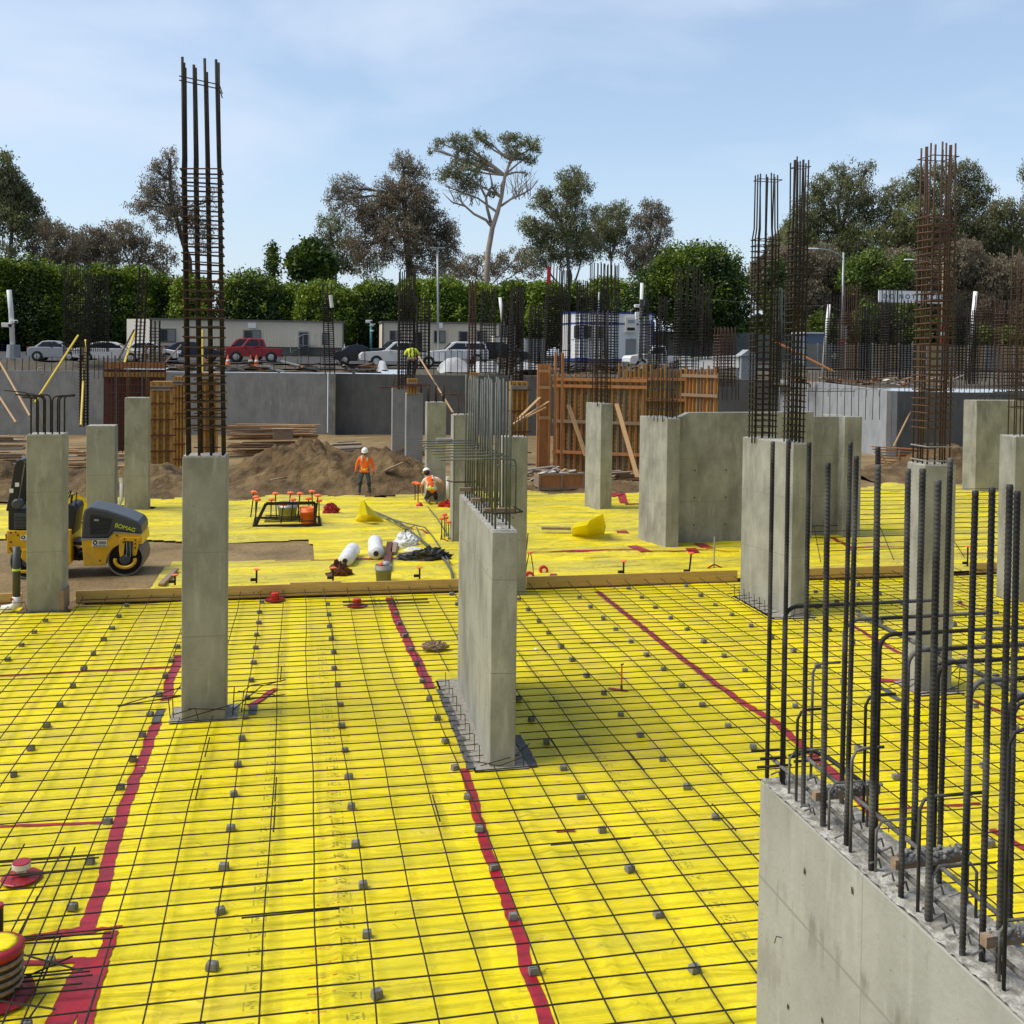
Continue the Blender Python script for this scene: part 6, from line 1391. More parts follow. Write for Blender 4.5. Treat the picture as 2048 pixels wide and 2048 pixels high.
def streetlight(label, px, ytop, yb, Y, arm, m='galv', col_=None):
    p = Yp(px, ytop, Y); q = Yp(px, yb, Y); t = thing('street_light', label, 'street light', (p.x, Y, q.z-1)); MB().tube([(p.x, Y, q.z-1), (p.x, Y, p.z)], [.14, .09], 8).build('pole', m, t, smooth=True)
    A = [Yp(x, y, Y) for x, y in arm]; MB().tube(A, .06, 6).build('arm', m, t, smooth=True); e = A[-1]; MB().box(e+Vector((-.45, 0, .02)), (1.0, .35, .13), taper=.3).build('lamp_head', 'pole_white', t, bevel=.03); return t
t = streetlight('curved-arm street light left of the long white sign', 1687, 505, 700, 92, [(1685, 517), (1678, 509), (1660, 501), (1642, 498), (1634, 498)])
p = Yp(1688, 668, 91.8); MB().box(p, (.55, .08, 1.5)).build('sign_back', 'galv', t)
t2_ = streetlight('street light carrying the long white sign, behind the brown cage', 1887, 525, 720, 92, [(1886, 534), (1860, 526), (1838, 521), (1826, 520)], 'tan_panel')
a, b = Yp(1757, 594, 91.7), Yp(1886, 594, 91.7); c = (a+b)/2
sg = thing('overhead_sign', 'long white board reading DO NOT ENTER hung from the street light arm', 'sign', c)
MB().box(c, (b.x-a.x, .12, 1.12)).build('sign_board', 'sign_white', sg); MB().box(c+Vector((0, .02, .60)), (b.x-a.x+.05, .14, .06)).build('frame', 'trailer_trim', sg); MB().box(c+Vector((0, .02, -.60)), (b.x-a.x+.05, .14, .06)).build('frame', 'trailer_trim', sg)
txt('D O   N O T   E N T E R', .62, 'black', 'lettering', sg, (.25, -.07, 0), (R(90), 0, 0), .01)
MB().bar((b.x, 91.85, c.z+.3), (b.x+.5, 91.95, c.z+.3), .06, .06).build('bracket', 'galv', sg)
# round red signs
p = Yp(1687, 684, 91.6); t = thing('no_entry_sign', 'red oval sign with white lettering low on the left street light', 'sign', p); MB().lathe([(.01, -.02), (.38, -.02), (.38, .02), (.01, .02)], p, 20, 'Y').build('disc', 'lamp_red', t); txt('DO NOT', .16, 'white', 'lettering', t, (0, -.05, .04), (R(90), 0, 0), .004); MB().box(p+Vector((0, -.03, -.42)), (.7, .03, .12)).build('white_plate', 'white', t)
p = Yp(1887, 664, 91.6); t = thing('stop_sign_stack', 'stacked red and white signs on the pole behind the brown cage', 'sign', p)
for i, (dz, m, h) in enumerate(((.35, 'red', .5), (-.15, 'white', .35), (-.55, 'red', .4), (-1.0, 'red', .45), (-1.4, 'white', .12))): MB().box(p+Vector((0, 0, dz)), (.55, .04, h)).build('sign_plate', m, t)
p = Yp(1669, 712, 66); t = thing('warning_card', 'pale yellow card tied askew among the bars below the red oval sign', 'card', p); MB().box(p, (.3, .02, .36), M=Matrix.Rotation(.6, 3, 'Y')).build('card', 'trailer_end', t); txt('!', .14, 'ink', 'lettering', t, (0, -.014, 0), (R(90), .3, 0), .002)
# ================================================================== FENCES AND HOARDINGS
def fence(label, px0, px1, yt, Y, m, post_m, n, name='fence', cat='fence', z0=None, alt=None):
    a, b = Yp(px0, 720, Y), Yp(px1, 720, Y); zt = Zat((a.x, Y), yt); z0 = gz(Y) if z0 is None else z0; t = thing(name, label, cat, ((a.x+b.x)/2, Y, z0)); w_ = (b.x-a.x)/n
    for i in range(n):
        MB().box((a.x+w_*(i+.5), Y, (z0+zt)/2), (w_-.12, .04, zt-z0)).build('panel', (alt if alt and i % 3 == 1 else m), t)
        MB().box((a.x+w_*i, Y-.03, (z0+zt)/2+.05), (.09, .09, zt-z0+.1)).build('post', post_m, t)
    return t
fence('dark blue screened fence behind the cages at far left', -30, 252, 652, 108, 'blue_screen', 'rebar', 9)
fence('dark blue screened fence between the two site offices', 690, 765, 655, 108, 'blue_screen', 'rebar', 3)
fence('tan plywood hoarding behind the rusty cages at right', 1690, 1850, 687, 82, 'tan_panel', 'galv', 6, 'hoarding', 'hoarding', alt='screen_grey')
fence('tan plywood hoarding continuing behind the brown cage to the right edge', 1852, 2110, 690, 80, 'tan_panel', 'galv', 9, 'hoarding', 'hoarding', alt='screen_grey')
fence('grey mesh-screened panel left of the marked white post', 1608, 1688, 688, 84, 'screen_grey', 'galv', 3, 'hoarding', 'hoarding')
fence('tall dark fence under the big round tree', 1300, 1612, 662, 103, 'screen_grey', 'rebar', 6)
a, b = Yp(1608, 720, 90), Yp(1652, 720, 90); t = thing('storage_container', 'blue-grey roofed container behind the screened panel', 'container', ((a.x+b.x)/2, 90, 5)); MB().prism(rect(a.x, b.x, 90, 92.5), 4.9, Zat((a.x, 90), 666)).build('body', 'blue_grey', t); MB().prism(rect(a.x-.1, b.x+.1, 89.9, 92.6), Zat((a.x, 90), 667), Zat((a.x, 90), 664)).build('roof', 'pole_white', t)
# long white barrier
a, b = Yp(1358, 720, 72), Yp(1478, 720, 70); zt = Zat((a.x, 72), 716); t = thing('site_barrier', 'long low white barrier below the big round tree', 'barrier', ((a.x+b.x)/2, 71, gz(72)))
MB().bar((a.x, 72, zt-.45), (b.x, 70, zt-.2), .3, .9).build('beam', 'white', t, bevel=.03); MB().bar((a.x, 71.8, zt-.05), (b.x, 69.8, zt+.2), .12, .1).build('top_rail', 'pole_white', t)
p = Yp(1478, 720, 70); MB().prism([(p.x, 69.6), (p.x+1.1, 69.6), (p.x+1.1, 70.4), (p.x, 70.4)], 3.8, zt+.2).build('end_block', 'concrete_pale', t); MB().side([(p.x-.1, zt+.2), (p.x+1.2, zt+.2), (p.x+.5, zt+.65)], 69.5, 70.5).build('end_cap', 'concrete_pale', t)
# rubble on the right-hand crest
g = random.Random(41)
t = thing('rubble_heap', 'broken pale boards and blocks heaped on the crest behind the brown cage', 'rubble', (Yp(1860, 750, 58).x, 58, 3.6))
for i in range(26):
    x = Yp(g.uniform(1770, 1925), 750, 58).x; z = 3.75+g.uniform(0, .55); an = g.uniform(-.5, .5); MB().bar((x-.3, 57.6+g.uniform(0, 1.5), z-.3*an), (x+.4, 57.6+g.uniform(0, 1.5), z+.3*an), g.uniform(.1, .3), .06).build('broken_board', g.choice(['grey_wood', 'old_wood', 'trailer_end', 'plank_orange']), t)
t = thing('rubble_heap', 'dark timber and steel scrap on the crest right of the double cage', 'rubble', (Yp(1700, 765, 60).x, 60, 3.6))
for i in range(22):
    x = Yp(g.uniform(1600, 1790), 750, 60).x; z = 3.7+g.uniform(0, .4); an = g.uniform(-.4, .4); MB().bar((x-.5, 59.6+g.uniform(0, 1.5), z-.3*an), (x+.5, 59.6+g.uniform(0, 1.5), z+.3*an), g.uniform(.08, .2), .08).build('broken_board', g.choice(['plank_orange', 'old_wood', 'rebar_rust']), t)
# ================================================================== TREES
def leaves(name, root, blobs, n, size, m, org, asp=.45, seed=0, shell=.35, clump=.55, per=14, hang=False):
    """blobs: (x,y,z,rx,ry,rz,weight)"""
    rs = np.random.RandomState(seed); W_ = np.array([b[6]*b[3]*b[5] for b in blobs]); W_ = W_/W_.sum(); nc = max(1, n//per)
    idx = rs.choice(len(blobs), nc, p=W_); B_ = np.array([b[:6] for b in blobs])[idx]
    d = rs.normal(size=(nc, 3)); d /= np.linalg.norm(d, axis=1)[:, None]; rr = rs.uniform(shell, 1, nc)**.6
    C_ = B_[:, :3]+d*B_[:, 3:6]*rr[:, None]
    c = np.repeat(C_, per, 0)+rs.normal(size=(nc*per, 3))*clump*.5; N_ = len(c)
    u_ = rs.normal(size=(N_, 3)); 
    if hang: u_[:, 2] -= 1.4
    u_ /= np.linalg.norm(u_, axis=1)[:, None]; v_ = rs.normal(size=(N_, 3)); v_ -= u_*(u_*v_).sum(1)[:, None]; v_ /= np.linalg.norm(v_, axis=1)[:, None]
    s_ = size*rs.uniform(.6, 1.3, N_)[:, None]
    V = np.stack([c-u_*s_*.5, c+v_*s_*asp*.5, c+u_*s_*.5, c-v_*s_*asp*.5], 1).reshape(-1, 3)-np.array(org)
    me = bpy.data.meshes.new(name); me.vertices.add(len(V)); me.vertices.foreach_set('co', V.ravel()); me.loops.add(N_*4); me.loops.foreach_set('vertex_index', np.arange(N_*4, dtype=np.int32)); me.polygons.add(N_); me.polygons.foreach_set('loop_start', np.arange(0, N_*4, 4, dtype=np.int32)); me.update(calc_edges=True)
    me.materials.append(MAT[m]); o = bpy.data.objects.new(name, me); COL.objects.link(o); o.parent = root; return C_
def tree(name, label, Y, base, lobes, m, bark, n, size, trunk=None, r=.3, group=None, asp=.45, clump=.6, twigs=14, shell=.3, per=14, hang=False, deep=.8, seed=None, split=.35, tips=0):
    k = Y/F*1.02; bx = Yp(base, 720, Y).x; zb = gz(Y)-.3; t = thing(name, label, 'tree', (bx, Y, zb), group); g = random.Random(seed or int(base*7+Y)); blobs = []
    for l in lobes:
        px, py, rx, ry = l[:4]; w_ = l[4] if len(l) > 4 else 1; dy = (l[5] if len(l) > 5 else g.uniform(-.5, .5))*rx*k; c = Yp(px, py, Y+dy)
        blobs.append((c.x, Y+dy, c.z, rx*k, max(rx, ry)*k*deep, ry*k, w_))
    tb = MB(); zc = max(b[2] for b in blobs)
    if trunk:
        T_ = [Yp(x, y, Y) for x, y in trunk]; T_[0].z = zb; tb.tube(T_, [r*(1-.62*i/(len(T_)-1)) for i in range(len(T_))], 8); forks = T_[len(T_)//2:]
    else:
        mid = sum(b[0] for b in blobs)/len(blobs); lowz = min(b[2]-b[5] for b in blobs); fk_ = zb+(zc-zb)*split
        T_ = [Vector((bx, Y, zb)), Vector((bx+g.uniform(-.3, .3), Y, (zb+fk_)/2)), Vector((bx*.8+mid*.2, Y, fk_)), Vector((bx*.5+mid*.5, Y, fk_+(zc-fk_)*.5))]; tb.tube(T_, [r, r*.85, r*.7, r*.4], 8); forks = T_[2:]
    tb.build('trunk', bark, t, smooth=True)
    br = MB()
    for b in blobs:
        c = Vector(b[:3]); lowf = [q for q in forks if q.z < c.z+b[5]*.3] or forks[:1]; s_ = min(lowf, key=lambda q: (q-c).length+abs(q.x-c.x)*.3)
        m1 = s_.lerp(c, .45)+Vector((g.uniform(-1, 1), g.uniform(-1, 1), g.uniform(-.2, .9)))*(c-s_).length*.10; br.tube([s_, m1, c], [r*.42, r*.28, r*.14], 5)
        for j in range(twigs):
            s0 = m1.lerp(c, g.uniform(.1, 1)); d = Vector((g.gauss(0, 1), g.gauss(0, 1), g.gauss(.35, .9))).normalized(); e = c+Vector((d.x*b[3], d.y*b[4], d.z*b[5]))*g.uniform(.7, 1.02); mm = s0.lerp(e, .5)+Vector((g.uniform(-1, 1), g.uniform(-1, 1), g.uniform(-.3, 1)))*b[3]*.12
            br.tube([s0, mm, e], [r*.11, r*.07, r*.025], 3, cap=False)
    br.build('branches', bark, t)
    if n:
        if hang: n = int(n*1.25); clump *= .55; per = 26; size *= .68
        leaves('crown', t, blobs, n, size, m, (bx, Y, zb), asp, g.randint(0, 9999), shell, clump, per, hang)
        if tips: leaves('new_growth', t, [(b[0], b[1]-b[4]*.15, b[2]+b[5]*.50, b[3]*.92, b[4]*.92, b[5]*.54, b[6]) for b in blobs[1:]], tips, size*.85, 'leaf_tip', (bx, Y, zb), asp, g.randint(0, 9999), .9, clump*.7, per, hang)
    return t
HG = 'clipped green trees in a row behind the site offices'
HT = [(-30, 45, 500, 0), (55, 50, 510, 1), (135, 45, 528, 0), (205, 42, 523, 1), (268, 40, 530, 0), (325, 36, 540, 1), (385, 40, 545, 0), (500, 66, 530, 1), (585, 34, 560, 0), (650, 62, 553, 0), (755, 55, 549, 1), (830, 40, 548, 0), (888, 46, 546, 0), (960, 46, 556, 0), (1030, 44, 550, 1), (1090, 40, 552, 0), (1150, 46, 556, 1), (1215, 46, 545, 0)]
HL = ['leftmost clipped tree, cut by the left edge of the photo', 'broad clipped tree behind the white camera pole', 'clipped tree behind the pair of dense left cages', 'clipped tree left of the narrow leaning cage', 'clipped tree behind the narrow leaning cage', 'clipped tree left of the tallest cage', 'clipped tree behind the tallest cage', 'broad dark clipped tree right of the tallest cage', 'narrow clipped tree in the dip right of the broad dark one', 'clipped tree behind the bent wall cage', 'clipped tree over the gap between the site offices', 'clipped tree behind the clipped-on worker', 'clipped tree right of the tall grey lamp post', 'clipped tree below the tall white-trunked eucalyptus', 'clipped tree above the grey utility box', 'clipped tree behind the dense leaning cage', 'clipped tree left above the guard cabin', 'clipped tree above the guard cabin mast']
for i, (px, rx, yt, dk) in enumerate(HT):
    mid = (yt+690)/2; ry = (690-yt)/2; yt += 9 if px < 300 else 12; L_ = [(px, mid+26, rx*.98, ry*.72, 1, 0), (px, yt+rx*.80, rx*.92, rx*.74, 1.3, 0), (px-rx*.35, yt+rx*.72, rx*.50, rx*.50, .8, -.3), (px+rx*.38, yt+rx*.78, rx*.48, rx*.48, .8, -.3), (px-rx*.5, mid+30, rx*.5, ry*.55, .6, -.6), (px+rx*.5, mid+30, rx*.5, ry*.55, .6, -.6)]
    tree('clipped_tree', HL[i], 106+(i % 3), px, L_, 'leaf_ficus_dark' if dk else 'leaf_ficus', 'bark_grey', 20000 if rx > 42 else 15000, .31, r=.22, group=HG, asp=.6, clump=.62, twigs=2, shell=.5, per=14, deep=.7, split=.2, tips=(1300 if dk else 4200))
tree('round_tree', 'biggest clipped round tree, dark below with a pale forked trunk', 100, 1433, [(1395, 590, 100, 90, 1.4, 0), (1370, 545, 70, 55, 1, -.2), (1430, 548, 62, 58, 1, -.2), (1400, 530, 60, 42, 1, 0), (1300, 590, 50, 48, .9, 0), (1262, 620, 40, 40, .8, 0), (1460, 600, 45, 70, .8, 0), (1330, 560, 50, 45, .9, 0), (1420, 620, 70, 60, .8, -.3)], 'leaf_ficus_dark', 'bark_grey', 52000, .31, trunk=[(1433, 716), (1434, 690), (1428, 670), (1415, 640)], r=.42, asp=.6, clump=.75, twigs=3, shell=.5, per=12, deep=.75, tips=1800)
tree('conifer', 'narrow dark cypress above the broad dark clipped tree', 125, 545, [(545, 530, 9, 30, 1, 0), (545, 508, 6, 18, 1, 0)], 'leaf_ficus_dark', 'bark_dark', 1600, .4, r=.2, twigs=2)
tree('green_tree', 'dense mid-green tree behind the hedge, left of the brown eucalyptus group', 120, 615, [(618, 515, 32, 30, 1, 0), (600, 530, 25, 30, 1, 0), (640, 530, 30, 35, 1, 0), (630, 500, 18, 16, 1, 0)], 'leaf_ficus_dark', 'bark_dark', 9000, .5, r=.3, asp=.6, shell=.4)
E_ = dict(asp=.35, hang=True)
tree('eucalyptus', 'dark leafy eucalyptus cut by the left edge of the photo', 130, 10, [(-5, 335, 32, 34), (12, 375, 36, 32), (35, 385, 26, 24), (55, 402, 24, 18), (72, 420, 16, 12), (10, 425, 45, 35), (45, 450, 42, 26, .5), (80, 455, 30, 22, .4), (15, 490, 50, 26, .4)], 'leaf_olive', 'bark_grey', 15000, .6, r=.5, clump=1.0, twigs=18, **E_)
for i, (b_, L_, l) in enumerate(((110, [(105, 465, 36, 24), (130, 490, 36, 28), (90, 500, 35, 26), (120, 520, 40, 20)], 'brown feathery tree above the hedge, far left one of three'), (185, [(180, 475, 34, 22), (205, 490, 36, 26), (165, 505, 35, 26), (200, 520, 40, 18)], 'brown feathery tree above the hedge, middle one of three'), (250, [(240, 458, 30, 20), (265, 470, 36, 26), (250, 500, 42, 28), (290, 500, 34, 30), (320, 515, 36, 26), (300, 540, 50, 20)], 'brown feathery tree beneath the fine-branched one by the tallest cage'))):
    tree('eucalyptus', l, 128+i*3, b_, [q+((.8,)) for q in L_], 'leaf_brown', 'bark_grey', 7000, .5, r=.28, clump=.9, twigs=16, group='brown feathery trees above the left hedge', **E_)
tree('eucalyptus', 'fine-branched airy tree leaning left beside the tallest cage', 126, 372, [(338, 322, 17, 28), (316, 345, 22, 26, .7), (300, 395, 24, 22, .8), (276, 412, 24, 16, .8), (335, 385, 30, 40, .9), (335, 440, 42, 34, .7), (368, 430, 34, 40, .6), (300, 370, 20, 20, .5), (425, 400, 14, 26, .12), (400, 470, 34, 40, .35)], 'leaf_brown', 'bark_dark', 9500, .42, trunk=[(385, 600), (378, 520), (362, 470), (348, 420), (340, 360), (340, 320)], r=.38, clump=.9, twigs=30, **E_)
tree('eucalyptus', 'broad dark brown eucalyptus left of the tall white-trunked one', 130, 812, [(808, 335, 30, 32, .7), (840, 350, 22, 28, .6), (775, 385, 34, 34, 1), (815, 400, 42, 44, 1.2), (845, 420, 36, 50, 1), (760, 430, 48, 44, 1), (720, 420, 40, 34, .7), (690, 375, 34, 26, .7), (672, 400, 26, 26, .6), (800, 470, 60, 46, 1.1), (740, 490, 60, 44, 1), (870, 460, 34, 44, .9), (890, 500, 32, 40, .9), (900, 470, 22, 34, .6), (850, 520, 60, 34, .9)], 'leaf_brown', 'bark_dark', 42000, .45, trunk=[(822, 640), (820, 540), (812, 470), (808, 400), (806, 345)], r=.55, clump=1.0, twigs=26, **E_)
tree('eucalyptus', 'paler thin-leaved tree behind the left of the brown eucalyptus', 134, 668, [(660, 450, 28, 28, .8), (680, 470, 30, 30, .8), (648, 480, 26, 26, .8), (690, 505, 46, 32, 1), (650, 515, 40, 28, 1), (720, 530, 60, 26, 1)], 'leaf_olive', 'bark_grey', 9500, .45, r=.35, clump=.9, twigs=18, **E_)
tree('eucalyptus', 'tallest tree, slender eucalyptus with a white forked trunk', 124, 975, [(880, 286, 16, 10), (905, 280, 20, 12), (930, 290, 26, 18), (958, 274, 18, 12), (975, 282, 14, 12), (925, 318, 26, 20, .8), (960, 325, 28, 20, .9), (1015, 275, 20, 12), (1040, 283, 22, 16), (1068, 295, 16, 20), (1028, 305, 26, 18), (1060, 318, 16, 12), (900, 350, 30, 18, 1.1), (940, 365, 34, 24, .9), (925, 338, 40, 14, .9), (865, 300, 12, 8, .7), (985, 378, 10, 18, .4), (890, 372, 18, 14, .5), (1052, 345, 5, 5, .8)], 'leaf_olive', 'bark_white', 7600, .5, trunk=[(974, 640), (973, 552), (976, 505), (985, 455), (995, 425), (1003, 395), (1010, 350), (1022, 320)], r=.40, clump=.85, twigs=12, shell=.2, **E_)
wt = bpy.data.objects[[o.name for o in bpy.data.objects if o.get('label') == 'tallest tree, slender eucalyptus with a white forked trunk'][0]]
lb = MB()
for P, r_ in ((((985, 455), (972, 440), (948, 428), (930, 412), (915, 395)), .20), (((982, 446), (974, 415), (972, 395), (960, 372), (930, 350), (900, 330)), .2), (((972, 395), (985, 370), (978, 340), (962, 320)), .14), (((1002, 412), (1022, 398), (1045, 388), (1062, 378), (1075, 362)), .16), (((1003, 395), (1003, 370), (1015, 345), (1035, 328), (1055, 312)), .18), (((930, 412), (905, 405), (885, 385)), .12)):
    lb.tube([Yp(x, y, 124) for x, y in P], [r_*(1-.6*i/(len(P)-1)) for i in range(len(P))], 6)
gg = random.Random(2)
for i in range(60):
    s_ = Yp(gg.uniform(1015, 1062), gg.uniform(385, 400), 124) if i < 34 else Yp(gg.uniform(905, 960), gg.uniform(395, 415), 124); an = gg.uniform(.7, 2.2); ln = gg.uniform(2, 4.5)
    e = s_+Vector((math.cos(an)*ln, gg.uniform(-1, 1), math.sin(an)*ln)); lb.tube([s_, s_.lerp(e, .5)+Vector((gg.uniform(-.3, .3), 0, .2)), e], [.05, .035, .015], 3, cap=False)
lb.build('limbs', 'bark_white', wt, smooth=True)
tree('eucalyptus', 'low brown scrubby trees behind the foot of the white trunk', 136, 960, [(935, 530, 34, 22), (985, 525, 34, 22), (1030, 520, 34, 26), (900, 545, 40, 22), (960, 545, 60, 20), (1060, 530, 40, 28)], 'leaf_brown', 'bark_grey', 7000, .5, r=.25, clump=.9, twigs=12, **E_)
tree('eucalyptus', 'layered olive eucalyptus right of the white-trunked one', 128, 1145, [(1142, 355, 28, 24), (1162, 372, 26, 24), (1135, 385, 26, 22), (1090, 392, 20, 14), (1078, 408, 20, 12, .8), (1110, 420, 26, 20), (1060, 452, 24, 24), (1085, 470, 34, 26), (1120, 455, 40, 36), (1155, 430, 36, 36), (1130, 500, 60, 36, .8), (1080, 510, 46, 30, .7), (1170, 490, 40, 40, .6)], 'leaf_olive', 'bark_grey', 21000, .48, r=.42, clump=.95, twigs=16, **E_)
tree('eucalyptus', 'olive eucalyptus with pale branches between its layered and domed neighbours', 132, 1222, [(1240, 422, 24, 20), (1205, 430, 26, 22), (1225, 455, 40, 28), (1190, 470, 36, 28), (1240, 480, 24, 26, .8), (1215, 500, 34, 24, .6)], 'leaf_olive', 'bark_white', 9500, .48, r=.3, clump=.95, twigs=16, **E_)
tree('eucalyptus', 'domed grey-brown tree left of the biggest round tree', 130, 1300, [(1302, 418, 26, 20), (1325, 432, 20, 18), (1285, 445, 28, 22), (1320, 462, 30, 26, .7), (1290, 490, 36, 30, 1), (1325, 510, 32, 28, .8), (1270, 515, 30, 26, 1.2), (1300, 540, 44, 24)], 'leaf_brown', 'bark_grey', 13000, .45, r=.35, clump=.95, twigs=18, **E_)
tree('eucalyptus', 'massive olive-brown tree behind the two tall front cages', 118, 1680, [(1690, 340, 34, 24, .5), (1735, 340, 22, 22, .35), (1640, 370, 30, 26, .8), (1700, 385, 56, 40, 1.1), (1625, 420, 46, 40, 1), (1750, 420, 50, 42, 1.1), (1670, 450, 70, 42, 1), (1600, 460, 44, 40, 1), (1570, 490, 36, 34, .9), (1740, 480, 70, 44, 1), (1640, 500, 80, 40, .9), (1790, 470, 40, 50, .8)], 'leaf_olive', 'bark_dark', 33000, .5, r=.6, clump=1.0, twigs=24, **E_)
tree('eucalyptus', 'tall olive-grey tree behind the brown cage', 116, 1880, [(1838, 350, 22, 20), (1795, 385, 34, 34), (1845, 385, 36, 34), (1890, 345, 34, 28), (1935, 345, 34, 28), (1960, 385, 30, 34), (1905, 400, 56, 44), (1830, 440, 56, 46), (1940, 440, 46, 46), (1880, 480, 70, 44), (1960, 480, 50, 50), (1810, 500, 50, 40)], 'leaf_olive', 'bark_dark', 30000, .5, r=.6, clump=1.0, twigs=24, **E_)
tree('eucalyptus', 'greyish tree at the right edge, right of the leaning white post', 114, 2010, [(2005, 420, 34, 26), (2035, 450, 28, 34), (1985, 455, 34, 34), (2020, 500, 50, 44), (2062, 345, 20, 34), (2070, 420, 34, 50)], 'leaf_olive', 'bark_dark', 15000, .5, r=.45, clump=1.0, twigs=20, **E_)
for i, (b_, L_, l, m) in enumerate(((1600, [(1580, 530, 46, 44), (1640, 535, 50, 48), (1600, 590, 60, 50), (1660, 590, 46, 48)], 'brown bushy tree behind the street light pole', 'leaf_brown'), (1780, [(1700, 600, 44, 50), (1800, 540, 60, 48), (1860, 580, 56, 60), (1780, 640, 60, 40)], 'brown bushy tree behind the long white sign', 'leaf_brown'), (1950, [(1920, 520, 60, 50), (1980, 560, 60, 60), (2040, 560, 50, 60), (1960, 620, 70, 50), (2040, 640, 50, 40)], 'brown bushy tree behind the leaning white post', 'leaf_brown'))):
    tree('bushy_tree', l, 108+i, b_, L_, m, 'bark_dark', 34000, .50, r=.3, clump=.9, twigs=14, group='brown bushy trees beyond the hoarding', **E_)
for i, (px, l) in enumerate(((1500, 'low dark shrub under the left double cage'), (1590, 'low dark shrub behind the blue-grey container'), (1690, 'low dark shrub behind the foot of the street light'), (1790, 'low dark shrub under the long white sign'), (1890, 'low dark shrub behind the stacked red signs'), (1985, 'low dark shrub behind the leaning white post'), (2070, 'low dark shrub at the right edge'))):
    tree('shrub', l, 124, px, [(px-26, 668, 40, 26), (px+26, 664, 40, 28), (px, 690, 60, 24)], 'leaf_brown' if i % 2 else 'leaf_ficus_dark', 'bark_dark', 8000, .7, r=.15, clump=.9, twigs=4, asp=.6, group='low shrubs behind the right hoarding')
for i, (b_, L_, l) in enumerate(((1560, [(1540, 560, 40, 60), (1590, 500, 50, 50), (1620, 610, 60, 50)], 'backmost brown tree behind the double cage'), (1720, [(1690, 520, 70, 50), (1760, 560, 60, 60), (1700, 620, 70, 50)], 'backmost brown tree between the street light and the long white sign'), (1900, [(1850, 500, 70, 60), (1920, 570, 60, 60), (1860, 630, 70, 50)], 'backmost brown tree behind the brown cage'), (2030, [(2000, 510, 60, 60), (2050, 580, 50, 70), (1990, 620, 60, 50)], 'backmost brown tree at the right edge'))):
    tree('bushy_tree', l, 128+i, b_, L_, 'leaf_brown', 'bark_dark', 20000, .85, r=.3, clump=1.2, twigs=16, group='backmost brown trees at right', asp=.5, hang=True)
tree('bushy_tree', 'bright green bushy tree right of the curved street light', 104, 1745, [(1712, 535, 28, 16), (1745, 522, 26, 20), (1790, 548, 36, 18), (1760, 568, 52, 16), (1698, 562, 22, 22), (1805, 526, 16, 12)], 'leaf_light', 'bark_dark', 8000, .42, r=.2, clump=.8, twigs=8, asp=.5)
tree('bushy_tree', 'green bush below the long white sign', 102, 1820, [(1815, 630, 30, 28), (1820, 665, 30, 28), (1730, 640, 20, 40, .7), (1835, 690, 22, 16)], 'leaf_light', 'bark_dark', 5000, .4, r=.15, clump=.7, twigs=6, asp=.5)
tree('bushy_tree', 'low green bush over the right-hand hoarding', 100, 2010, [(2015, 672, 30, 18), (1965, 670, 22, 16), (2040, 680, 20, 14), (1640, 648, 24, 20)][:3], 'leaf_light', 'bark_dark', 3000, .4, r=.12, clump=.6, twigs=5, asp=.5)
tree('bushy_tree', 'small green bush between the two tall front cages', 103, 1560, [(1552, 545, 20, 26), (1545, 590, 24, 40), (1560, 640, 30, 36)], 'leaf_ficus_dark', 'bark_dark', 5000, .4, r=.15, clump=.7, twigs=5, asp=.5)
tree('bushy_tree', 'yellowish bush right of the marked white post', 101, 1645, [(1640, 650, 22, 26), (1655, 670, 20, 20)], 'leaf_light', 'bark_dark', 1800, .35, r=.1, clump=.6, twigs=5, asp=.5)

# clutter along the pit edge
CL = ['loose boards and blocks on the pit edge in front of the navy car', 'loose boards on the pit edge in front of the red pickup', 'timber offcuts on the pit edge left of the bent cage', 'dark scrap on the pit edge below the white pickup nose', 'stacked boards on the pit edge left of the orange end form', 'scrap timber on the pit edge behind the stamped plywood', 'boards and bars on the pit edge left of the long white barrier']
g = random.Random(91)
for i, (x0, x1, n) in enumerate(((325, 420, 16), (440, 560, 14), (575, 650, 12), (690, 760, 14), (1030, 1085, 16), (1120, 1290, 26), (1300, 1400, 18))):
    Y = 71.6; t = thing('rubble_heap', CL[i], 'rubble', (Yp((x0+x1)/2, 735, Y).x, Y, 4.1))
    for k in range(n):
        x = Yp(g.uniform(x0, x1), 735, Y).x; z = 4.2+abs(g.gauss(0, .22)); an = g.gauss(0, .35); l = g.uniform(.3, 1.1)
        MB().bar((x-l*math.cos(an), Y+g.uniform(-.6, 1.2), z-l*math.sin(an)*.6), (x+l*math.cos(an), Y+g.uniform(-.6, 1.2), z+l*math.sin(an)*.6), g.uniform(.08, .25), g.uniform(.05, .14)).build('broken_board', g.choice(['grey_wood', 'old_wood', 'rebar_rust', 'rebar', 'plank_orange', 'trailer_grey']), t)
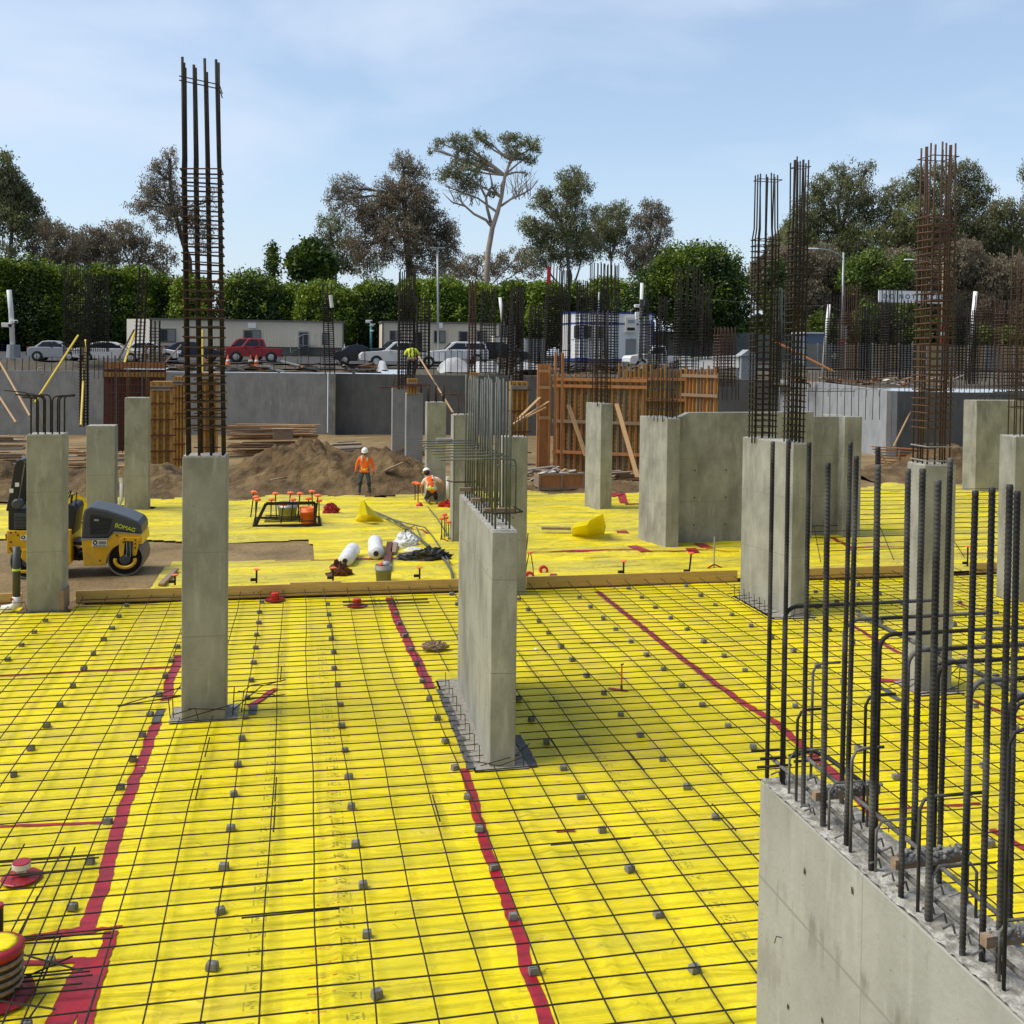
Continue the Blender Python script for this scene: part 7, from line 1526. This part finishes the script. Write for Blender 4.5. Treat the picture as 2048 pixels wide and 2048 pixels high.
# ================================================================== PEOPLE (one continuous skinned body each)
def person(label, loc, J, rz=0, scale=1.0, cloth=None, vest=None):
    """J: joint dict in local metres, x right of the figure as seen from camera, -y towards the camera"""
    t = thing('person', label, 'person', loc, rz=rz)
    names = list(J['p'].keys()); idx = {n: i for i, n in enumerate(names)}
    me = bpy.data.meshes.new('tmp_body'); me.from_pydata([Vector(J['p'][n])*scale for n in names], [(idx[a], idx[b]) for a, b in J['e']], [])
    o = bpy.data.objects.new('tmp_body', me); COL.objects.link(o)
    md = o.modifiers.new('skin', 'SKIN'); md.use_smooth_shade = True; md.branch_smoothing = .3
    for n, i in idx.items():
        r_ = J['r'][n]; me.skin_vertices[0].data[i].radius = (r_[0]*scale, r_[1]*scale) if isinstance(r_, tuple) else (r_*scale, r_*scale)
        me.skin_vertices[0].data[i].use_root = (n == 'pelvis')
    sb = o.modifiers.new('sub', 'SUBSURF'); sb.levels = 2; sb.render_levels = 2
    dg = bpy.context.evaluated_depsgraph_get(); dg.update(); bm_ = bpy.data.meshes.new_from_object(o.evaluated_get(dg)); bpy.data.objects.remove(o)
    mats = []; 
    for m in ('skin', *cloth.values()):
        if m not in mats: mats.append(m)
    bm_.materials.clear()
    for m in mats: bm_.materials.append(MAT[m])
    P = {n: Vector(J['p'][n])*scale for n in names}
    def near(c):
        best = None; bd = 9
        for a, b in J['e']:
            A, B = P[a], P[b]; u_ = max(0, min(1, (c-A).dot(B-A)/max(1e-6, (B-A).length_squared))); d = (c-A.lerp(B, u_)).length-min(.05, .0)
            if d < bd: bd = d; best = (a, b, u_)
        return best
    cl = {}
    for pl in bm_.polygons:
        a, b, u_ = near(pl.center); key = J['k'].get((a, b), 'skin'); 
        if isinstance(key, tuple): key = key[0] if u_ < key[2] else key[1]
        m = cloth.get(key, 'skin'); pl.material_index = mats.index(m); pl.use_smooth = True; cl[pl.index] = key
    b = bpy.data.objects.new('body', bm_); COL.objects.link(b); b.parent = t; ORG[b.name] = Vector(loc)
    def shell(nm, keys, off, m, zlo=-9, zhi=9, side=None):
        vs = {}; V = []; Q = []
        for pl in bm_.polygons:
            if cl[pl.index] in keys and zlo < pl.center.z < zhi and (side is None or side(pl.center)):
                q = []
                for vi in pl.vertices:
                    if vi not in vs: v = bm_.vertices[vi]; vs[vi] = len(V); V.append(v.co+v.normal*off)
                    q.append(vs[vi])
                Q.append(tuple(q))
        if V:
            s_ = MB().add(V, Q).build(nm, m, t, smooth=True, world=False); so_ = s_.modifiers.new('solid', 'SOLIDIFY'); so_.thickness = .01; so_.offset = 1
    return t, P, shell
def hand(t, w_, d, side, s=1.0, m='skin'):
    """palm with five separate curled fingers hanging along d"""
    d = d.normalized(); x = Vector((side, 0, 0)); x = (x-d*x.dot(d)).normalized(); y = d.cross(x)
    mb = MB(); mb.tube([w_-d*.01, w_+d*.03*s, w_+d*.085*s], [.024*s, .034*s, .036*s], 8)
    for i, L in enumerate((.065, .075, .07, .055)):
        b = w_+d*.08*s+y*(-.027+.018*i)*s; mb.tube([b, b+d*L*.5*s, b+d*L*.85*s-x*.022*s, b+d*L*.9*s-x*.040*s], [.0095*s, .009*s, .008*s, .006*s], 6)
    b = w_+d*.03*s-y*.03*s; mb.tube([b, b+d*.03*s-y*.03*s, b+d*.065*s-y*.036*s-x*.015*s], [.011*s, .010*s, .007*s], 6)
    mb.build('hand', m, t, smooth=True, world=False)
def head_bits(t, c, face, s=1.0, helmet='helmet', hair=True, tilt=0):
    """c: head centre, face: unit vector the face looks along"""
    f_ = face.normalized(); up = Vector((0, 0, 1)); up = (up-f_*up.dot(f_)).normalized(); rt = f_.cross(up)
    hb = MB(); V = []; n, m_ = 18, 9
    for i in range(m_+1):
        th = (math.pi*.54)*i/m_
        for k in range(n):
            a = 2*math.pi*k/n; V.append(c+up*(.045+.125*math.cos(th))*s+(rt*math.cos(a)*.118+f_*math.sin(a)*.138)*math.sin(th)*s)
    hb.add(V, [(i*n+k, i*n+(k+1) % n, (i+1)*n+(k+1) % n, (i+1)*n+k) for i in range(m_) for k in range(n)]); h_ = hb.build('helmet', helmet, t, smooth=True, world=False); sd_ = h_.modifiers.new('solid', 'SOLIDIFY'); sd_.thickness = .006
    br = MB(); br.add([c+up*.036*s+(rt*math.cos(a)*.118+f_*math.sin(a)*.138)*s*q for q in (.98, 1.22) for a in np.linspace(.35, math.pi-.35, 9)], [(k, k+1, 9+k+1, 9+k) for k in range(8)]); b_ = br.build('brim', helmet, h_, world=False); q_ = b_.modifiers.new('solid', 'SOLIDIFY'); q_.thickness = .008
    fm = MB()
    fm.tube([c+f_*.095*s+up*.0*s, c+f_*.122*s-up*.03*s], [.010*s, .016*s], 6); fm.build('nose', 'skin', t, smooth=True, world=False)
    for sg_ in (-1, 1):
        MB().sphere(tuple(c+f_*.094*s+rt*sg_*.034*s+up*.005*s), .011*s, 8, 6).build('eye', 'hair', t, world=False); MB().sphere(tuple(c+rt*sg_*.086*s-up*.01*s), .026*s, 8, 6, (.4, .8, 1.1)).build('ear', 'skin', t, world=False)
    MB().tube([c+f_*.094*s-up*.062*s-rt*.024*s, c+f_*.1*s-up*.065*s, c+f_*.094*s-up*.062*s+rt*.024*s], .006*s, 5).build('mouth', 'lamp_red', t, world=False)
    if hair: MB().sphere(tuple(c-f_*.035*s-up*.02*s), .098*s, 12, 8, (1, 1, 1)).build('hair', 'hair', t, smooth=True, world=False)
EDG = [('pelvis', 'belly'), ('belly', 'chest'), ('chest', 'neck'), ('neck', 'head'), ('chest', 'shL'), ('shL', 'elL'), ('elL', 'wrL'), ('chest', 'shR'), ('shR', 'elR'), ('elR', 'wrR'), ('pelvis', 'hipL'), ('hipL', 'knL'), ('knL', 'anL'), ('anL', 'toL'), ('pelvis', 'hipR'), ('hipR', 'knR'), ('knR', 'anR'), ('anR', 'toR')]
RAD = dict(pelvis=(.17, .125), belly=(.17, .12), chest=(.19, .13), neck=.06, head=(.085, .105), shL=.085, shR=.085, elL=.058, elR=.058, wrL=.036, wrR=.036, hipL=.10, hipR=.10, knL=.075, knR=.075, anL=.055, anR=.055, toL=.038, toR=.038)
KEY = {('pelvis', 'belly'): 'top', ('belly', 'chest'): 'top', ('chest', 'neck'): ('top', 'skin', .75), ('neck', 'head'): 'skin', ('pelvis', 'hipL'): 'leg', ('pelvis', 'hipR'): 'leg', ('hipL', 'knL'): 'leg', ('hipR', 'knR'): 'leg', ('knL', 'anL'): ('leg', 'boot', .86), ('knR', 'anR'): ('leg', 'boot', .86), ('anL', 'toL'): 'boot', ('anR', 'toR'): 'boot',
       ('chest', 'shL'): ('top', 'sleeve', .6), ('chest', 'shR'): ('top', 'sleeve', .6), ('shL', 'elL'): 'sleeve', ('shR', 'elR'): 'sleeve', ('elL', 'wrL'): 'fore', ('elR', 'wrR'): 'fore'}
# standing worker, facing the camera, arms hanging, legs apart, looking down
p = G(729, 1000, .0); sc = (Zat(p, 896)-.15)/1.80; p.z = .15
PP = dict(pelvis=(0, 0, .95), belly=(0, -.01, 1.12), chest=(0, 0, 1.36), neck=(0, -.01, 1.52), head=(0, -.035, 1.655), shL=(-.20, 0, 1.42), elL=(-.30, .01, 1.15), wrL=(-.335, -.05, .92), shR=(.20, 0, 1.42), elR=(.30, .01, 1.15), wrR=(.335, -.05, .92),
          hipL=(-.10, 0, .90), knL=(-.165, -.04, .50), anL=(-.20, .02, .09), toL=(-.23, -.14, .045), hipR=(.10, 0, .90), knR=(.165, -.04, .50), anR=(.20, .02, .09), toR=(.23, -.14, .045))
t, P, shell = person('standing worker in orange hi-vis shirt, jeans, knee pads and white helmet by the mound', p, dict(p=PP, e=EDG, r=RAD, k=KEY), scale=sc, rz=-.15, cloth=dict(top='hivis_orange', sleeve='hivis_orange', fore='hivis_orange', leg='jeans', boot='boots'))
shell('waist_band', ('top',), .008, 'lime', .99*sc, 1.03*sc); shell('waist_stripe', ('top',), .014, 'reflect', 1.0*sc, 1.02*sc); shell('shirt_hem', ('top', 'leg'), .012, 'hivis_orange', .90*sc, .99*sc, lambda c: abs(c.x) < .2*sc)
for sg_ in (-1, 1): shell('shoulder_stripe', ('top', 'sleeve'), .012, 'reflect', 1.30*sc, 1.6*sc, lambda c, s_=sg_: .07*sc < c.x*s_ < .14*sc)
for kn, sg_ in (('knL', -1), ('knR', 1)): k_ = P[kn]; MB().sphere(tuple(k_+Vector((0, -.035, -.02))), .085, 10, 8, (.9, .7, 1.15)).build('knee_pad', 'black', t, smooth=True, world=False)
head_bits(t, P['head'], Vector((0, -1, -.45)), sc); hand(t, P['wrL'], Vector((-.05, -.1, -1)), -1, sc, 'boots'); hand(t, P['wrR'], Vector((.05, -.1, -1)), 1, sc, 'boots')
MB().tube([P['head']+Vector((-.06, -.09, -.06)), P['head']+Vector((0, -.12, -.085)), P['head']+Vector((.06, -.09, -.06))], .02, 6).build('beard', 'hair', t, smooth=True, world=False)
# kneeling worker, back to the camera, leaning left
p = G(864, 1012, .0); p.z = .10; sc = 1.0
PP = dict(pelvis=(.02, .0, .36), belly=(-.01, .03, .55), chest=(-.06, .10, .80), neck=(-.14, .17, .96), head=(-.20, .23, 1.07), shL=(-.26, .12, .84), elL=(-.38, .16, .58), wrL=(-.34, .38, .36), shR=(.16, .10, .88), elR=(.40, .12, .68), wrR=(.34, .22, .42),
          hipL=(-.09, .0, .34), knL=(-.22, .42, .12), anL=(-.12, .0, .07), toL=(-.10, -.14, .05), hipR=(.12, .0, .34), knR=(.14, .44, .12), anR=(.16, .0, .07), toR=(.18, -.14, .05))
t, P, shell = person('kneeling worker seen from behind in orange vest over a peach T-shirt, white helmet', p, dict(p=PP, e=EDG, r=RAD, k={**KEY, ('shL', 'elL'): ('sleeve', 'skin', .62), ('shR', 'elR'): ('sleeve', 'skin', .62), ('elL', 'wrL'): 'skin', ('elR', 'wrR'): 'skin'}), scale=.98, rz=-.1, cloth=dict(top='hivis_orange', sleeve='peach_shirt', leg='jeans_dark', boot='boots'))
shell('vest', ('top',), .012, 'hivis_orange', .3, 2); shell('vest_band', ('top',), .020, 'lime', .48, .58); shell('vest_stripe', ('top',), .026, 'reflect', .505, .555)
for x_ in (-.16, .07): shell('vest_strap', ('top',), .022, 'reflect', .58, 1.2, lambda c, x0_=x_: x0_ < c.x+.25*(c.z-.58) < x0_+.05)
MB().sphere((.0, -.012, .80), .06, 12, 8, (1, .45, 1)).build('vest_badge', 'lamp_red', t, world=False)
head_bits(t, P['head'], Vector((-.25, 1, -.6)), 1.06); hand(t, P['wrL'], Vector((0, .3, -1)), -1); hand(t, P['wrR'], Vector((-.3, .2, -1)), 1)
# worker clipped on the cage, back to camera, leaning away
p = Yp(823, 757, JY-.45); sc = 1.0
PP = dict(pelvis=(0, -.20, .92), belly=(0, -.16, 1.08), chest=(0, .0, 1.30), neck=(0, .08, 1.45), head=(.01, .13, 1.57), shL=(-.20, .0, 1.36), elL=(-.34, .04, 1.12), wrL=(-.22, .26, 1.0), shR=(.20, .0, 1.36), elR=(.36, .04, 1.14), wrR=(.22, .26, 1.05),
          hipL=(-.10, -.16, .88), knL=(-.16, .10, .48), anL=(-.12, .12, .09), toL=(-.12, .26, .05), hipR=(.10, -.16, .88), knR=(.18, .12, .52), anR=(.14, .12, .12), toR=(.14, .26, .08))
t, P, shell = person('worker in yellow hi-vis and harness clipped high on a cage before the white pickup', p, dict(p=PP, e=EDG, r=RAD, k=KEY), scale=1.0, cloth=dict(top='hivis_yellow', sleeve='hivis_yellow', fore='black', leg='jeans_dark', boot='boots'))
for x_ in (-.12, .06): shell('harness_strap', ('top',), .02, 'black', .9, 1.5, lambda c, x0_=x_: x0_ < c.x < x0_+.06)
shell('tool_belt', ('top', 'leg'), .03, 'old_wood', .86, .98); head_bits(t, P['head'], Vector((0, 1, -.2)), 1.0, 'hair'); hand(t, P['wrL'], Vector((.3, .5, 0)), -1); hand(t, P['wrR'], Vector((-.3, .5, 0)), 1)
for sg_ in (-1, 1): MB().tube([Vector((sg_*.15, -.28, .9)), Vector((sg_*.2, -.3, .65)), Vector((sg_*.12, -.3, .5))], .05, 6).build('tool_pouch', 'hair', t, world=False)
# ================================================================== TANDEM ROLLER
RY = 26.15; o_ = Yp(0, 720, RY); 
A, B = Yp(1610/6.44, 900+1700/6.44, RY), Yp(360/6.44, 900+1700/6.44, RY); kx = (A.x-B.x)/1250; xO = A.x-1610*kx; z0 = .0
def q(cx, cy): return (xO+cx*kx, z0+(1700-cy)*kx+.0)
t = thing('road_roller', 'yellow and black tandem road roller parked behind the far left pillar', 'road roller', (xO+1000*kx, RY+.6, 0)); W = 1.3; Y0, Y1 = RY, RY+W
def sidep(poly, y0, y1, m, name, par=t, bevel=.02): return MB().side([q(*a) for a in poly], y0, y1).build(name, m, par, bevel=bevel)
fb_ = sidep([(1040, 1180), (1390, 1180), (1450, 1095), (1600, 1100), (1820, 1128), (1840, 1262), (1540, 1255), (1440, 1310), (1375, 1420), (1350, 1540), (1068, 1535)], Y0+.03, Y1-.03, 'mach_yellow', 'front_body')
hd = sidep([(1052, 860), (1070, 765), (1130, 728), (1350, 775), (1600, 865), (1770, 945), (1815, 1010), (1828, 1122), (1600, 1090), (1450, 1075), (1385, 1168), (1030, 1168)], Y0+.06, Y1-.06, 'mach_dark', 'hood', bevel=.05)
sidep([(1145, 845), (1180, 835), (1440, 905), (1400, 1040), (1365, 1110), (1150, 1112)], Y0+.045, Y0+.07, 'black', 'side_grille', hd, .01)
sidep([(1200, 900), (1265, 905), (1262, 928), (1200, 925)], Y0+.035, Y0+.046, 'galv', 'badge', hd, 0)
for i in range(9): y_ = 935+i*19; sidep([(1165, y_), (1395-i*3, y_+8), (1395-i*3, y_+12), (1165, y_+4)], Y0+.036, Y0+.046, 'mach_dark', 'louvre', hd, 0)
sidep([(1455, 1078), (1600, 1093), (1828, 1122), (1828, 1130), (1600, 1103), (1450, 1088), (1392, 1180), (1030, 1178), (1030, 1168), (1386, 1168)], Y0+.02, Y0+.07, 'galv', 'trim_line', fb_, 0)
xz = q(1605, 1030); tx = txt('BOMAG', .135, 'hivis_yellow', 'maker_lettering', t, (xz[0]-ORG[t.name].x, Y0+.053-ORG[t.name].y, xz[1]), (R(90), R(17), 0), .004)
dc = sidep([(1178, 1195), (1372, 1195), (1372, 1280), (1178, 1280)], Y0+.018, Y0+.031, 'white', 'decal', t, 0)
x_, z_ = q(1218, 1222); MB().lathe([(.052, -.004), (.052, .004)], (x_, Y0+.012, z_), 18, 'Y').build('decal_oval', 'black', dc); MB().lathe([(.022, -.003), (.022, .003)], (x_, Y0+.006, z_), 12, 'Y').build('decal_centre', 'white', dc)
for (x0_, x1_, yy, hh) in ((1262, 1362, 1205, 10), (1262, 1362, 1222, 10), (1262, 1362, 1238, 8), (1190, 1362, 1262, 12)): sidep([(x0_, yy), (x1_, yy), (x1_, yy+hh), (x0_, yy+hh)], Y0+.010, Y0+.018, 'grey_tape', 'decal_line', dc, 0)
def drum(cx, cy, R_):
    x, z = q(cx, cy); r = R_*kx; d = MB().lathe([(r*.88, -.12), (r*.90, .0), (r, -.004), (r, -W+.12), (r*.90, -W+.116), (r*.88, -W+.24)], (x, Y0+.06, z), 48, 'Y').build('drum', 'steel_drum', t, smooth=False)
    e = MB(); n = 40
    d2 = MB().lathe([(r*.87, -.115), (r*.87, -.105)], (x, Y0+.058, z), 36, 'Y').build('drum_recess', 'hair', d)
    rg = MB(); rg.tube([(x+r*.955*math.cos(a), Y0+.055, z+r*.955*math.sin(a)) for a in np.linspace(0, 2*math.pi, 49)], r*.035, 6, cap=False); rg.build('drum_rim', 'bucket_grey', d)
    MB().lathe([(r*.30, 0), (r*.30, .05), (r*.2, .06)], (x, Y0+.04, z), 20, 'Y').build('hub', 'mach_dark', d)
    for k in range(8): a = k*math.pi/4; MB().lathe([(.016, 0), (.016, .016)], (x+r*.22*math.cos(a), Y0+.028, z+r*.22*math.sin(a)), 6, 'Y').build('bolt', 'galv', d)
    return x, z, r
x, z, r = drum(1610, 1462, 240)
# bracket of the front drum: two arms and a curved yoke
br = MB()
br.side([q(*a) for a in ((1535, 1175), (1600, 1165), (1605, 1260), (1590, 1400), (1545, 1430), (1530, 1330))], Y0-.02, Y0+.03)
br.side([q(*a) for a in ((1715, 1175), (1790, 1180), (1785, 1270), (1760, 1400), (1730, 1420), (1705, 1390), (1712, 1260))], Y0-.02, Y0+.03)
br.side([q(*a) for a in ((1560, 1150), (1800, 1160), (1800, 1215), (1560, 1205))], Y0-.025, Y0+.02)
br.tube([(x+r*.55*math.cos(a), Y0-.0, z-.02+r*.42*math.sin(a)) for a in np.linspace(math.pi*.92, math.pi*2.08, 12)], .045, 6)
br.build('drum_bracket', 'mach_yellow', t, bevel=.008)
sidep([(1612, 1200), (1712, 1205), (1712, 1300), (1700, 1400), (1620, 1400), (1612, 1300)], Y0-.005, Y0+.06, 'black', 'hose_slot', t, .01)
for k in range(4): xx, zz = q(1632+k*22, 1215); MB().tube([(xx, Y0-.03, zz), (xx+.01, Y0-.045, zz-.2), (xx-.01+.01*k, Y0-.03, zz-.36)], .009, 5).build('hydraulic_hose', 'mach_dark' if k % 2 else 'galv', t)
for cx, cy in ((1605, 1178), (1590, 1222), (1748, 1196), (1745, 1246), (1745, 1302), (1280, 1470), (1500, 1130)): xx, zz = q(cx, cy); MB().lathe([(.022, -.012), (.022, .01)], (xx, Y0-.02 if cx > 1550 else Y0+.025, zz), 8, 'Y').build('bolt', 'form_red', t)
drum(360, 1462, 240)
sidep([(85, 1035), (905, 1040), (905, 1500), (850, 1535), (640, 1530), (600, 1420), (520, 1330), (430, 1290), (340, 1290), (105, 1350), (85, 1330)], Y0+.03, Y1-.03, 'mach_yellow', 'rear_body')
sidep([(285, 1290), (345, 1280), (440, 1300), (420, 1480), (330, 1480), (270, 1400)], Y0-.02, Y0+.03, 'mach_yellow', 'drum_bracket'); sidep([(270, 1570), (340, 1570), (420, 1600), (420, 1620), (270, 1612)], Y0-.02, Y0+.03, 'mach_yellow', 'drum_bracket')
d2 = sidep([(265, 1100), (420, 1100), (420, 1168), (265, 1168)], Y0+.018, Y0+.031, 'white', 'decal', t, 0); x_, z_ = q(297, 1126); MB().lathe([(.045, -.004), (.045, .004)], (x_, Y0+.012, z_), 18, 'Y').build('decal_oval', 'black', d2); MB().lathe([(.02, -.003), (.02, .003)], (x_, Y0+.006, z_), 12, 'Y').build('decal_centre', 'white', d2)
for cx, cy in ((140, 1060), (200, 1055), (230, 1098), (140, 1188), (135, 1275), (150, 1305)): xx, zz = q(cx, cy); MB().lathe([(.022, -.012), (.022, .01)], (xx, Y0+.025, zz), 8, 'Y').build('bolt', 'form_red', t)
sidep([(55, 1085), (88, 1080), (88, 1160), (60, 1160)], Y0+.1, Y0+.35, 'black', 'rear_light')
sidep([(98, 770), (300, 745), (560, 760), (850, 1035), (98, 1030)], Y0+.08, Y1-.08, 'black', 'platform')
sidep([(175, 800), (420, 805), (420, 1020), (175, 1020)], Y0+.05, Y0+.09, 'mach_dark', 'side_panel')
for i in range(4): sidep([(185, 850+i*45), (400, 862+i*45), (400, 868+i*45), (185, 856+i*45)], Y0+.035, Y0+.052, 'black', 'panel_crease', t, 0)
sidep([(840, 700), (930, 720), (955, 780), (900, 1160), (840, 1170)], Y0+.15, Y1-.15, 'black', 'steering_console')
sidep([(300, 620), (470, 600), (520, 760), (300, 760)], Y0+.3, Y1-.3, 'mach_dark', 'seat', bevel=.05); sidep([(300, 480), (350, 470), (380, 620), (310, 640)], Y0+.3, Y1-.3, 'mach_dark', 'seat_back', bevel=.05)
wh_ = MB(); xx, zz = q(790, 640); wh_.tube([(xx+.07*math.cos(a), RY+.65+.2*math.sin(a), zz+.16*math.cos(a)) for a in np.linspace(0, 2*math.pi, 17)], .016, 6, cap=False); wh_.build('steering_wheel', 'black', t, smooth=True)
for (cx0, cy0, cx1, cy1, rr) in ((870, 700, 880, 585, .03), (880, 585, 920, 575, .02), (930, 720, 940, 545, .015), (930, 720, 950, 790, .03)):
    a, b = q(cx0, cy0), q(cx1, cy1); MB().tube([(a[0], RY+.35, a[1]), (b[0], RY+.35, b[1])], rr, 6).build('control_lever', 'black', t)
xx, zz = q(215, 680); MB().lathe([(.13, -.08), (.13, .05), (.09, .08)], (xx, Y0+.12, zz), 16, 'Y').build('fuel_cap', 'mach_dark', t)
# rollover bar: curved arch on two legs
for y_ in (Y0+.08, Y1-.20):
    mbx = MB(); outer = [(68, 770), (130, 450), (170, 180), (200, 95), (240, 72), (285, 85), (296, 130), (275, 220), (250, 420), (220, 580), (170, 780)]; mbx.side([q(*a) for a in outer], y_, y_+.12); mbx.build('rollover_leg', 'black', t, bevel=.02)
a = q(240, 85); MB().box((a[0], RY+W/2, a[1]-.03), (.14, W-.2, .10)).build('rollover_top', 'mach_dark', t, bevel=.03)
for cx, cy in ((212, 415), (140, 497)): a = q(cx, cy); MB().box((a[0], Y0+.074, a[1]), (.085, .012, .095)).build('white_sticker', 'white', t)
# articulation joint between the halves
for i in range(6): 
    y_ = 1300+i*32; a, b = q(905, y_), q(1068, y_+(-1)**i*14); MB().tube([(a[0], RY+.35+.06*i, a[1]), ((a[0]+b[0])/2, RY+.2, (a[1]+b[1])/2-.04), (b[0], RY+.35+.05*i, b[1])], .028, 6).build('hydraulic_hose', 'rubber', t, smooth=True)
sidep([(900, 1225), (1070, 1250), (1070, 1290), (900, 1275)], Y0+.3, Y1-.3, 'black', 'articulation_joint'); sidep([(900, 1420), (1070, 1420), (1070, 1500), (900, 1500)], Y0+.35, Y1-.35, 'black', 'articulation_joint')
